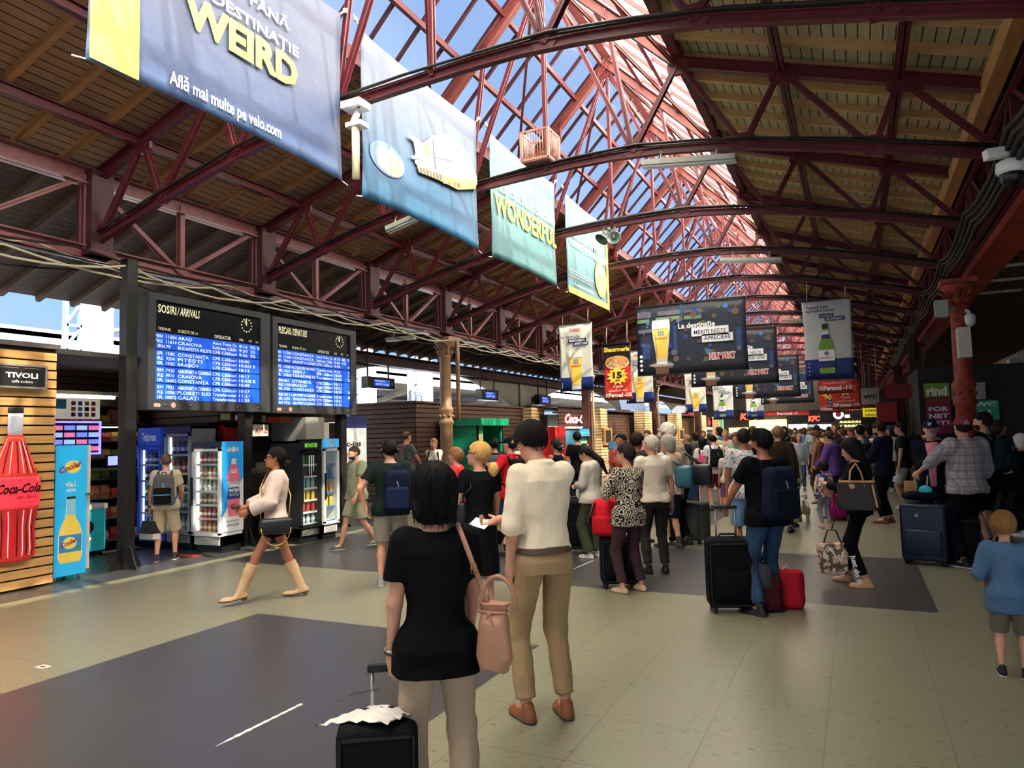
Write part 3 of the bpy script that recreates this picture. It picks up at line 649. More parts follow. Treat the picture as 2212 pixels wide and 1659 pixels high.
def shaorma(X0, z0, Y, label):
    t, fr = hang(X0, X0+.92, z0, z0+1.8, Y, 'food_banner', label, rcl, 'red and black food banners')
    a = MB(); a.text(fr, 'Shaormeria', .46, 1.55, .14, mat('amber_print', 'eec33a', .6), w=.84, d=.02, align='C', bold=.04)
    a.disc(fr, .46, 1.17, .4, .02, .022, mat('bread_print', 'd9b083', .7), 24, .2); a.disc(fr, .46, 1.24, .38, .0225, .024, mat('crust_print', 'c48f5c', .7), 24, .17)
    rn = random.Random(5); ms = [mat('meat_print', 'a5633f', .7), mat('salad_print', 'd8c9a0', .7), mat('pink_print', 'd98f86', .7), mat('green_leaf_print', '7f8f4a', .7)]
    for q in range(60):
        x = .46+rn.uniform(-.33, .33); y = 1.14+rn.uniform(-.13, .13)*(1-abs(x-.46)*1.6); a.disc(fr, x, y, rn.uniform(.02, .06), .025+q*1e-4, .026+q*1e-4, ms[q % 4], 6, .016, rn.uniform(0, 3))
    P = []
    for k in range(24): r = (.36 if k % 2 else .25); P.append((.46+r*math.cos(k*PI/12), .76+r*.82*math.sin(k*PI/12)))
    a.poly(fr, P, .03, .033, mat('star_print', 'f2c440', .6)); a.text(fr, '15', .46, .7, .19, blk, w=.3, d=.036, align='C', bold=.05); a.text(fr, 'RON', .46, .59, .06, blk, w=.13, d=.036, align='C', bold=.03)
    a.text(fr, 'Ai gustat', .46, .4, .08, wht, w=.34, d=.02, align='C', shear=.3); a.text(fr, 'această aromă!?', .46, .27, .07, wht, w=.62, d=.02, align='C', shear=.3)
    a.text(fr, 'Peronul -1', .46, .1, .12, wht, w=.6, d=.02, align='C', bold=.05)
    for s in (-1, 1):
        for k in range(3): a.rct(fr, .46+s*(.34+.035*k), .1, .46+s*(.34+.035*k)+.02, .22, .02, .022, wht)
    a.build('printed_picture', t)
shaorma(-7.2, 2.72, 21.75, 'black and red shawarma banner with a yellow price star, hung left')
shaorma(-.93, 2.62, 21.75, 'red banner lower edge reading Peronul, right under the near bottle banner')
shaorma(-.75, 2.3, 27.95, 'second red Peronul banner down from the bottle banner at right')
shaorma(-1.3, 2.25, 31.05, 'smaller black and red food banner with a yellow star beside the dark banners')
for i, (px, py, w, h, Y) in enumerate(((1700, 893, 2.7, .32, 49.65), (1850, 882, 1.5, .3, 40.35))):
    p = PY(px, py, Y); t, fr = hang(p[0]-w/2, p[0]+w/2, p[2]-h/2, p[2]+h/2, Y, 'sign', ('long', 'short')[i]+' red Peronul strip banner far down the hall', clothmat('red_strip_cloth', [(0, 'c8372e'), (1, 'c8372e')]))
    a = MB().text(fr, 'Peronul -1', w/2, h*.25, h*.5, wht, w=w*.45, d=.02, align='C', bold=.05); a.build('lettering', t)
    MB().tube([(p[0]-w*.3, Y, p[2]+h/2), (p[0]-w*.3, Y, arch(p[0]-w*.3))], .012, rope, 5).build('cord', t); MB().tube([(p[0]+w*.3, Y, p[2]+h/2), (p[0]+w*.3, Y, arch(p[0]+w*.3))], .012, rope, 5).build('cord', t)
# hanging plain signs on the right
def board_px(nm, label, cat, pts, Y, m, txt=None, tm=None, th=.05, extra=None):
    a = PY(*pts[0], Y); b = PY(*pts[1], Y); x0, x1, z0, z1 = a[0], b[0], b[2], a[2]
    t = thing(nm, label, cat, (x0, Y, z0)); fr = frame((x0, Y, z0), (1, 0, 0), (0, 0, 1)); MB().box((x0, Y, z0), (x1, Y+th, z1), m).build('panel', t)
    w, h = x1-x0, z1-z0
    if txt:
        a = MB(); n = len(txt)
        for i, s in enumerate(txt):
            if s: a.text(fr, s, w/2, h*(1-(i+.85)/n), h/n*.62, tm, w=min(w*.8, w*.8*len(s)/max(len(q) for q in txt)), d=.006, align='C', bold=.04)
        a.build('lettering', t)
    if extra: extra(t, fr, w, h)
    return t
board_px('sign', 'pale square hanging sign with WC in black', 'sign', ((1859, 839), (1900, 873)), 31.05, mat('pale_sign', 'b9b3b0', .5), ['', 'WC', ''], blk)
MBr = MB(); 
for px in (1864, 1894): p = PY(px, 839, 31.07); MBr.tube([p, (p[0], p[1], arch(p[0]))], .01, rope, 5)
tag(MBr.build('hanging_rods'), 'two thin rods carrying the pale WC sign', 'rods')
board_px('sign', 'green restroom sign with WC and two white figures', 'sign', ((2098, 866), (2160, 908)), 21.14, mat('green_sign', '0f5a44', .5, emis=.08), ['WC', '', ''], wht, extra=lambda t, fr, w, h: [MB().disc(fr, w*.35, h*.48, h*.06, .002, .006, wht, 10).poly(fr, [(w*.28, h*.4), (w*.42, h*.4), (w*.46, h*.12), (w*.24, h*.12)], .002, .006, wht).disc(fr, w*.65, h*.48, h*.06, .002, .006, wht, 10).rct(fr, w*.6, h*.1, w*.7, h*.4, .002, .006, wht).build('pictogram', t)])
def fig2(t, fr, w, h): MB().rct(fr, 0, h*.85, w, h, .003, .006, mat('brown_red', '8a3028', .6)).build('header_strip', t)
board_px('sign', 'maroon and violet bakery poster with big white letters in three lines', 'poster', ((1999, 861), (2058, 935)), 21.14, mat('maroon_poster', '8a2140', .6), ['', 'FOR', 'NET', 'OTI', ''], wht, extra=fig2)
board_px('sign', 'lime green shop sign with white letters above the maroon poster', 'sign', ((1995, 829), (2052, 857)), 21.14, mat('lime_sign', '74a02c', .5), ['rind'], wht)
board_px('sign', 'dull red fascia strip left of the lime sign', 'sign', ((1910, 832), (1994, 858)), 24, mat('dull_red_board', '842220', .6))
board_px('sign', 'grey shop fascia with faint dark script behind the rusty column', 'sign', ((2054, 829), (2130, 862)), 21.14, mat('grey_fascia', '9aa0a2', .6))
board_px('sign', 'yellow and black money exchange sign with two lines', 'sign', ((1863, 882), (1899, 900)), 27, mat('yellow_sign', 'e2cf2e', .5, emis=.25), ['EXCHANGE', 'CHANGE 0%'], blk)
board_px('booth_panel', 'plain dull red booth panel right of the exchange sign', 'panel', ((1893, 869), (1940, 918)), 24, mat('booth_red', '9c2f2a', .6), th=.5)
board_px('poster', 'blue drink poster with a red and white disc under the red booth panel', 'poster', ((1902, 912), (1938, 955)), 24, mat('blue_poster', '2c5f96', .5), extra=lambda t, fr, w, h: MB().disc(fr, w*.35, h*.45, h*.2, .003, .006, prt_red).disc(fr, w*.5, h*.5, h*.12, .006, .008, wht).build('disc_print', t))
# ================================================================ ARRIVALS / DEPARTURES BOARDS
BX = -9.05
cab = mat('charcoal_cabinet', '34363a', .45, var=.12, scale=4); scr = mat('blue_screen', '1a50c4', .35, var=.04, scale=2, emis=.27); led = mat('white_digits', 'dfe9ff', .5, emis=.4); cap_t = mat('cream_lettering', 'e2deb4', .6, emis=.1); hd = mat('black_glass', '14151a', .25)
def board(nm, label, y0, y1, z0, z1, title, cols, rows, in0, in1, clk, cy0):
    t = thing(nm, label, 'information board', (BX, y0, z0)); fr = frame((BX, 0, 0), (0, 1, 0), (0, 0, 1)); a = in0; b = in1
    MB().box((BX-.24, y0, z0), (BX, y1, z1), cab).build('cabinet', t)
    m = MB(); m.box((BX, y0, z0), (BX+.05, y1, z0+.14), cab).box((BX, y0, z1-.1), (BX+.05, y1, z1), cab).box((BX, y0, z0+.14), (BX+.05, a, z1-.1), cab).box((BX, b, z0+.14), (BX+.05, y1, z1-.1), cab); m.build('bezel', t)
    s = MB()
    for q in range(5): s.lathe((BX+.05, y0+(y1-y0)*(.12+.19*q), z0+.07), [(.014, 0), (.014, .012)], mat('screw', '8a8a88', .3, 1.), 8, 0)
    s.build('screw', t); st = MB().box((BX+.05, y0+.1, z0+.04), (BX+.053, y0+.2, z0+.09), mat('sticker_pink', 'c98a84', .6)); st.disc(fr, y0+.42, z0+.07, .04, .05, .053, mat('sticker_pink', 'c98a84', .6)); st.build('sticker', t)
    zt = z1-.1; zs = z0+.14+.99; MB().box((BX, a, zs), (BX+.012, b, zt), hd).build('header_panel', t)
    l = MB(); c = [PX(x, 760, BX)[1] for x in cols]
    l.text(fr, title[0], c[0], zt-.17, .12, cap_t, w=(c[3]-c[0])*.9, d=.016, bold=.02); l.text(fr, '/ '+title[1], c[0]+(c[3]-c[0])*.95, zt-.17, .12, cap_t, w=(c[4]-c[0])*.42, d=.016, bold=.02, shear=.25)
    for x, s_, w in ((c[0], 'TREN', .13), (c[2]-.12, 'NR.', .09), (c[3], title[2], .36)): l.text(fr, s_, x, zs+.03, .045, cap_t, w=w, d=.016)
    l.text(fr, 'OPERATOR', c[4]+.03, zs+.02, .055, wht, w=.33, d=.02, bold=.03); l.text(fr, 'ORA', c[5], zs+.03, .04, cap_t, w=.09, d=.016); l.text(fr, 'INT.', c[6]-.03, zs+.03, .04, cap_t, w=.07, d=.016); l.text(fr, 'LIN.', c[7]-.03, zs+.03, .04, cap_t, w=.06, d=.016)
    l.build('header_lettering', t)
    ph = .232
    for p in range(4):
        zb = z0+.14+.99-(p+1)*.2475+.008; sp = MB().box((BX, a, zb), (BX+.014, b, zb+ph), scr).build('screen', t); d = MB()
        for r in range(3):
            row = rows[p*3+r]; zz = zb+ph-(r+1)*.073-.001; h = .05
            for k, s_ in enumerate(row):
                if not s_: continue
                wd = {0: min(.046*len(s_), (c[1]-c[0])*.85), 1: min(.048*len(s_), (c[3]-c[1])*.88*len(s_)/5), 2: min(.062*len(s_), (c[4]-c[3])*.95), 3: min(.046*len(s_), (c[5]-c[4])*.9), 4: .044*len(s_), 5: .055*len(s_), 6: .05}[k]
                x = (c[0]-(.04 if s_[0] == '*' else 0)) if k == 0 else (c[1] if k == 1 else c[k+1])
                d.text(fr, s_, x, zz, h, led, w=wd, d=.017, bold=.0)
        d.build('digits', t)
    ck = MB(); p = PX(*clk, BX); R = .12
    for k in range(12):
        an = k*PI/6; q0 = .78*R; ck.add([V3(BX+.02, p[1]+q*math.sin(an)+e*math.cos(an), p[2]+q*math.cos(an)-e*math.sin(an)) for q, e in ((q0, -.011), (R, -.011), (R, .011), (q0, .011))], [(0, 1, 2, 3)], cap_t)
    for an, L_ in ((-.5, .07), (-.12, .1)): ck.bar((BX+.02, p[1], p[2]), (BX+.02, p[1]+L_*math.sin(an), p[2]+L_*math.cos(an)), .014, .014, cap_t, (1, 0, 0))
    ck.build('clock', t)
RA = [('*IRN', '11504', 'ARAD', 'Astra Trans Ca', '8:16', '95', '5'), ('*RE', '11614', 'CRAIOVA', 'Softrans Călăt', '9:30', '25', ''), ('IRN', '79', 'BUDAPESTA KELETI', 'CFR Călători', '9:36', '90', ''),
 ('IR', '1580', 'CONSTANȚA', 'CFR Călători', '10:00', '', ''), ('RE', '9204', 'PITEȘTI', 'CFR Călători', '10:06', '15', ''), ('IR', '1930', 'BRAȘOV', 'CFR Călători', '10:12', '', ''),
 ('RM', '7920', 'AEROPORT H COANDĂ', 'CFR Călători', '10:17', '', ''), ('RE', '9910', 'CRAIOVA', 'CFR Călători', '10:43', '15', ''), ('IR', '16082', 'CONSTANȚA', 'CFR Călători', '10:49', '', ''),
 ('RM', '7922', 'AEROPORT H COANDĂ', 'CFR Călători', '10:57', '', ''), ('RE', '10061', 'PLOIEȘTI SUD', 'Transferoviar', '11:21', '', ''), ('IR', '10072', 'GALAȚI', 'Transferoviar', '11:29', '', '')]
RD = [('*IRN', '11504', 'CONSTANȚA', 'Astra Trans Ca', '8:35', '80', '5'), ('*IR', '11683', 'CONSTANȚA', 'Softrans Călăt', '9:40', '10', ''), ('*RM', '7919', 'AEROPORT H COANDĂ', 'CFR Călători', '9:50', '', '9'),
 ('*RE', '10081', 'ROȘIORI NORD', 'Transferoviar', '9:55', '', '6'), ('IR', '1621', 'SIBIU', 'CFR Călători', '10:00', '', '7'), ('R', '10263', 'TÂRGOVIȘTE', 'Transferoviar', '10:06', '', '2'),
 ('IRN', '461', 'ISTANBUL', 'CFR Călători', '10:11', '', ''), ('RE', '11031', 'BRAȘOV', 'Regio Călători', '10:22', '', ''), ('IR', '1930', 'CONSTANȚA', 'CFR Călători', '10:30', '', '3'),
 ('RE', '10111', 'AEROPORT H COANDĂ', 'Transferoviar', '10:30', '', '8'), ('IR', '1691', 'TIMIȘOARA NORD', 'CFR Călători', '10:43', '', ''), ('RM', '7921', 'AEROPORT H COANDĂ', 'CFR Călători', '11:10', '', '')]
board('arrivals_board', 'large dark arrivals board with blue rows, the wider one at left', 6.8, 9.14, 2.2, 3.89, ('SOSIRI', 'ARRIVALS', 'SOSEȘTE DE LA'), (339, 357, 372, 382.8, 457.7, 515, 539, 554), RA, PX(331.6, 760, BX)[1], PX(559, 760, BX)[1], (530.9, 703.5), 0)
board('departures_board', 'large dark departures board with blue rows, right of the arrivals board', 9.2, 11.48, 2.19, 3.87, ('PLECARI', 'DEPARTURES', 'PLEACĂ LA'), (600.8, 611.4, 622, 629.9, 681.8, 720.3, 737.2, 749.4), RD, PX(595.7, 780, BX)[1], PX(753.5, 780, BX)[1], (731.6, 738.7), 0)
# ================================================================ SHELL: end walls, right wall
plast = mat('grey_plaster', '8c887c', .85, var=.2, scale=2); dkw = mat('dark_wall', '3a332c', .8, var=.2); whp = mat('white_pilaster', 'c9cbd2', .7, var=.08)
def wallbox(nm, a, b, m): tag(MB().box(a, b, m).build(nm), kind='structure')
wallbox('wall_right', (5.6, 3.2, 0), (5.9, YE+1, 4.35), plast)
for y_ in (-8.2, -4.4, -.6): wallbox('wall_right', (5.6, y_, 0), (5.9, y_+.5, 4.35), plast)  # unseen near stretch reduced to piers, opened so daylight reaches the right side
wallbox('wall_far', (-13.3, YE, 0), (5.9, YE+.3, 9), dkw)
wallbox('wall_near', (-13.3, -8.4, 5.2), (5.9, -8.1, 9), plast)  # unseen wall behind the camera, left open below to let daylight in
for i_, x_ in enumerate((-13.3, -8.7, -4.1, .9, 5.5)): wallbox('wall_near', (x_, -8.4, 0), (x_+.4, -8.1, 5.2), plast)
for i, y in enumerate((12, 17, 22, 27, 32, 37, 42)):
    tag(MB().box((5.34, y, 0), (5.59, y+.6, 3.9), whp).box((5.29, y-.05, 3.9), (5.59, y+.65, 4.05), whp).build('pilaster'), 'white pilaster on the right station wall, %s from the viewer' % ordn[i], 'pilaster', 'pilasters on the right wall')
# ================================================================ PLATFORM SIDE
blu = mat('blue_lattice_paint', '52699c', .5, var=.1); blw = mat('white_mast_paint', 'd5d9e6', .5); gcan = mat('grey_canopy', '77756f', .7, var=.2, scale=3); lil = mat('lilac_wall', 'b9bde0', .8, var=.06); dwin = mat('dull_window', '5f6f96', .2)
def mast(X, Y, h, label, w=.5):
    t = thing('lattice_mast', label, 'mast', (X, Y, -.12), 'blue and white lattice masts')
    MB().box((X+.05, Y+.05, -.12), (X+w, Y+w, h), blw).build('white_face', t)
    m = MB()
    for y in (Y-.35, Y): m.box((X, y-.04, -.12), (X+.12, y+.04, h), blu)
    m.build('upright', t); z = 0.; b = MB()
    while z < h-.5: b.bar((X+.06, Y-.35, z), (X+.06, Y, z+.5), .05, .05, blu).box((X, Y-.35, z+.5), (X+.12, Y, z+.56), blu); z += .56
    b.build('lacing', t)
mast(-16, 10.3, 5.2, 'tall blue and white lattice mast seen above the shop roof at left'); mast(-16, 20.4, 5.2, 'blue and white lattice mast just right of the departures board'); mast(-16, 24.2, 5.2, 'blue and white lattice mast behind the brown kiosk corner')
def canopy(X0, X1, z, label):
    t = thing('platform_canopy', label, 'canopy', (X0, -12, z)); m = MB().box((X0, -12, z), (X1, 75, z+.12), gcan)
    m.build('roof_sheet', t); r = MB().box((X1-.12, -12, z-.3), (X1, 75, z+.2), mat('canopy_edge', 'a9a9a4', .6)).box((X0, -12, z-.3), (X0+.12, 75, z+.2), gcan); r.build('edge_board', t)
    p = MB().bar((X0, -11, z-.08), (X1, -11, z-.08), .1, .14, gcan).build('purlin', t)
    for k in range(1, 84):
        c = p.copy(); C.objects.link(c); c.parent = t; c.location = (0, k, 0)
    q = MB().box((X0+(X1-X0)/2-.15, -8, -.12), (X0+(X1-X0)/2+.15, -7.7, z), gcan).bar((X0+(X1-X0)/2, -7.85, z-1), (X1-.3, -7.85, z-.1), .12, .2, gcan).bar((X0+(X1-X0)/2, -7.85, z-1), (X0+.3, -7.85, z-.1), .12, .2, gcan).build('support', t)
    for k in range(1, 9):
        c = q.copy(); C.objects.link(c); c.parent = t; c.location = (0, k*9, 0)
canopy(-25.5, -17.5, 4.35, 'long grey ribbed platform canopy nearest the hall'); canopy(-38, -29, 4.9, 'second grey platform canopy farther out')
def building(X, Y0_, Y1_, h, label, rows):
    t = thing('building', label, 'building', (X, Y0_, -.3)); MB().box((X-4, Y0_, -.3), (X, Y1_, h), lil).build('wall', t)
    MB().box((X-4.2, Y0_-.2, h), (X+.3, Y1_+.2, h+.25), gcan).build('roof', t)
    for r in range(rows):
        y = Y0_+1
        while y < Y1_-2:
            w = MB().box((X, y, .9+3.2*r), (X+.05, y+1.1, 2.3+3.2*r), dwin).box((X, y-.08, .8+3.2*r), (X+.09, y+1.18, .9+3.2*r), blw).box((X, y+.5, .9+3.2*r), (X+.08, y+.57, 2.3+3.2*r), blw); w.build('window', t); y += 2.4
building(-27.5, 26, 62, 3.3, 'low lilac platform building with windows seen under the canopies', 1); building(-48, 34, 84, 10, 'tall pale lilac building far beyond the tracks', 3)
tag(MB().box((-22.5, 30, -.1), (-20, 46, 2.4), mat('graffiti_panel', 'a9b4cc', .6, var=.6, scale=1.2)).build('wagon'), 'graffiti mottled pale wagon standing behind the masts', 'wagon')
t = thing('ladder_pole', 'tall pale blue pole with a ladder leaning beside the brown kiosk', 'pole', (-14.2, 18.9, -.12))
lp = PX(885, 900, -14.2); MB().tube([(-14.2, lp[1], -.12), (-14.2, lp[1], 4.1)], .07, blw, 10).build('pole', t); L1 = PX(905, 850, -14.2)
l = MB(); l.bar((-14.2, lp[1]+1.25, -.12), (-14.2, lp[1]+.2, 3.7), .05, .05, blw).bar((-14.2, lp[1]+1.65, -.12), (-14.2, lp[1]+.6, 3.7), .05, .05, blw)
for k in range(12): l.bar((-14.2, lp[1]+1.22-.086*k, .2+.3*k), (-14.2, lp[1]+1.62-.086*k, .2+.3*k), .03, .03, blw)
l.build('ladder', t)
for i, (x0, x1, y0, y1, sd, lab) in enumerate(((785, 853, 812, 842, 10, 'platform display with blue screen hung left of the brown column'), (1033, 1077, 840, 866, 7, 'platform display with blue screen hung right of the brown column'), (1160, 1190, 852, 876, 5, 'small platform display with blue screen above the cola kiosk'))):
    a = PX(x0+sd, y0, -12.7); b = PX(x1, y1, -12.7); t = thing('platform_display', lab, 'display', (-12.7, a[1], b[2]), 'platform displays')
    MB().box((-12.95, a[1], b[2]), (-12.7, b[1], a[2]), hd).build('case', t); w = b[1]-a[1]; h = a[2]-b[2]
    fr = frame((-12.7, a[1], b[2]), (0, 1, 0), (0, 0, 1)); MB().rct(fr, w*.22, h*.2, w*.8, h*.78, 0, .01, scr).build('screen', t)
    d = MB().text(fr, '09:50  PLEACĂ LA', w*.24, h*.58, h*.14, led, w=w*.4, d=.014).text(fr, 'AEROPORT H COANDĂ', w*.26, h*.3, h*.16, led, w=w*.5, d=.014).text(fr, '9', w*.85, h*.3, h*.3, gcan, w=w*.07, d=.012); d.build('digits', t)
    h_ = MB()
    for y in (a[1]+.15, b[1]-.15): h_.tube([(-12.83, y, a[2]), (-12.83, y, 4.7)], .03, pil, 6)
    h_.build('hanger', t)
# ================================================================ KIOSKS
wl = mat('warm_light_slats', 'b98d55', .55, var=.25, scale=2.5, stretch=(8, .6, 8)); wpl = mat('cream_slats', 'd9b98a', .6, var=.15, scale=2.5, stretch=(8, .6, 8)); wd = mat('brown_slats', '4d3226', .55, var=.25, scale=2.5, stretch=(8, .6, 8)); gap = mat('slat_gap', '17100c', .9)
def slats(mb, fr, u0, u1, v0, v1, m, pitch=.115, gapf=.18, d=.03):
    mb.rct(fr, u0, v0, u1, v1, 0, .006, gap); z = v0
    while z+pitch*(1-gapf) <= v1+.001:
        j = random.uniform(-.004, .004); mb.poly(fr, [(u0+j, z), (u1-j, z), (u1-j, z+pitch*(1-gapf)), (u0+j, z+pitch*(1-gapf))], .006, d, m); z += pitch
    return mb
FX = lambda X, y0=0: frame((X, y0, 0), (0, 1, 0), (0, 0, 1)); FY = lambda Y, x0=0: frame((x0, Y, 0), (1, 0, 0), (0, 0, 1))
dark_in = mat('dark_shop_inside', '1a1613', .8)
t = thing('kiosk', 'warm wood slatted coffee kiosk at the left edge with a bottle sign', 'kiosk', (-9.13, 2.2, 0))
MB().box((-11.2, 2.2, 0), (-9.13, 5.55, 2.92), dark_in).build('body', t); slats(MB(), FX(-9.13), 2.2, 5.58, .03, 2.94, wl).build('slat_wall', t); slats(MB(), frame((-9.13, 5.56, 0), (-1, 0, 0), (0, 0, 1)), 0, 2.0, .03, 2.94, wl).build('slat_wall', t)
MB().box((-11.3, 2.1, 2.94), (-9.08, 5.62, 3.0), mat('roof_felt', '5a5550', .9)).build('roof', t)
t = thing('shop_sign', 'black framed coffee shop sign with cream letters on the wood slats', 'sign', (-9.09, 4.6, 2.42)); F1 = FX(-9.09)
MB().box((-9.09, 4.55, 2.42), (-9.02, 5.42, 2.71), mat('silver_frame', 'b9b9b4', .35, .6)).build('frame', t); F1 = FX(-9.02)
MB().rct(F1, 4.58, 2.445, 5.39, 2.685, 0, .006, blk).build('panel', t)
MB().text(F1, 'TIVOLI', 4.93, 2.545, .06, mat('cream_letter', 'e9e2cf', .5, emis=.3), w=.37, d=.012, bold=.03).text(F1, 'caffe arabica', 5.0, 2.485, .032, mat('cream_letter', 'e9e2cf', .5, emis=.3), w=.24, d=.012).rct(F1, 4.7, 2.66, 5.08, 2.664, .006, .01, wl).rct(F1, 5.14, 2.66, 5.33, 2.664, .006, .01, wl).build('lettering', t)
# the big backlit bottle
t = thing('bottle_sign', 'large glowing red cola bottle sign mounted on the wood slats', 'sign', (-9.08, 5.1, .34))
def blit(name, c, e, r=.15): return mat(name, c, r, var=.18, scale=5, stretch=(1, 5, .6), emis=e, spec=.6)
bcy = 5.1
def seg(prof, m, nm, kx=.3):
    mb = MB(); n = 20; vs = []
    for r, z in prof:
        for j in range(n+1): a = -PI/2+PI*j/n; vs.append((-9.09+r*kx*math.cos(a), bcy+r*math.sin(a), z))
    k = len(prof); fs = [(i*(n+1)+j, i*(n+1)+j+1, (i+1)*(n+1)+j+1, (i+1)*(n+1)+j) for i in range(k-1) for j in range(n)]
    fs += [tuple(i*(n+1) for i in range(k)), tuple(i*(n+1)+n for i in range(k-1, -1, -1))]
    fs += [tuple(range(n, -1, -1)), tuple((k-1)*(n+1)+j for j in range(n+1))]
    return mb.add(vs, fs, m, True).build(nm, t)
seg([(.085, 2.12), (.09, 2.14), (.09, 2.18), (.08, 2.19)], blk, 'cap'); seg([(.085, 1.86), (.088, 1.95), (.083, 2.05), (.088, 2.06), (.088, 2.12)], mat('silver_foil', 'c9ccd4', .25, .5, emis=.12), 'neck_foil')
seg([(.275, 1.36), (.24, 1.46), (.19, 1.6), (.14, 1.72), (.105, 1.8), (.088, 1.86)], blit('cola_red_upper', 'd23a34', .2), 'shoulder')
seg([(.285, 1.0), (.3, 1.02), (.3, 1.34), (.28, 1.36)], blit('label_red', 'e8323f', .38), 'label')
seg([(.2, .36), (.24, .39), (.262, .5), (.252, .62), (.245, .75), (.258, .88), (.28, .98), (.282, 1.0)], blit('cola_red_lower', 'a51e22', .2), 'lower_glass')
for nm_, cc, L5 in (('dark_streak', '3a0d10', ((-.17, .02), (.0, .024), (.12, .02), (.2, .016))), ('highlight_streak', 'f2a59a', ((-.1, .014), (.07, .012), (.165, .01)))):  # the pale streaks paint highlights onto the bottle's glass
    m = MB()
    for dy, w in L5:
        for Z in ([.42, .5, .62, .75, .88, .96], [1.4, 1.5, 1.6, 1.7, 1.78]):
            pts = []
            for z in Z:
                R0 = float(np.interp(z, [.36, .39, .5, .62, .75, .88, .98, 1.36, 1.46, 1.6, 1.72, 1.8, 1.86], [.2, .24, .262, .252, .245, .258, .28, .275, .24, .19, .14, .105, .088])); k_ = dy/.27
                pts.append((-9.09+R0*.3*math.sqrt(1-k_*k_), bcy+R0*k_, z))
            m.tube(pts, [.003]+[w*.6]*(len(pts)-2)+[.003], mat('cola_'+nm_, cc, .3, emis=0 if 'dark' in nm_ else .3), 6, True, .006)
    m.build(nm_, t)
LF = FX(-8.995); ckl = mat('dark_script', '1c0a0c', .5)
MB().text(LF, 'Coca-Cola', bcy-.25, 1.17, .11, ckl, w=.5, d=.004, shear=.45, bold=.035).text(LF, 'ZERO ZAHĂR', bcy-.02, 1.1, .03, ckl, w=.23, d=.004, bold=.02).text(LF, 'ZERO CALORII', bcy+.02, 1.05, .014, ckl, w=.15, d=.004).build('lettering', t)
# ---- fridges
stl = mat('brushed_steel', '8d8b86', .35, .7, var=.1); wfr = mat('white_fridge', 'd8d9d6', .35, var=.03); bfr = mat('black_fridge', '1b1c20', .3); gfr = mat('grey_fridge', '9a9c9d', .35)
gdoor = glassmat('fridge_glass', (.93, .96, .96, 1), .04, .0, (.9, .95, .95, 1))
tubem = mat('cold_tube', 'e8f4ff', .4, emis=1.0)
def bottle(mb_name, h, r, liq, cap, lab, loc, label, group, parent=None):
    t = thing(mb_name, label, 'bottle' if 'bottle' in mb_name else 'can', loc, group)
    if 'can' in mb_name:
        MB().lathe(loc, [(r*.85, 0), (r, h*.06), (r, h*.92), (r*.8, h)], liq, 10).build('body', t); return t
    MB().lathe(loc, [(r*.9, 0), (r, h*.05), (r, h*.6), (r*.45, h*.82), (r*.4, h*.93)], liq, 10).build('body', t)
    MB().lathe(loc, [(r*.42, h*.92), (r*.42, h)], cap, 8).build('cap', t); MB().lathe(loc, [(r*1.02, h*.25), (r*1.02, h*.5)], lab, 10).build('label', t); return t
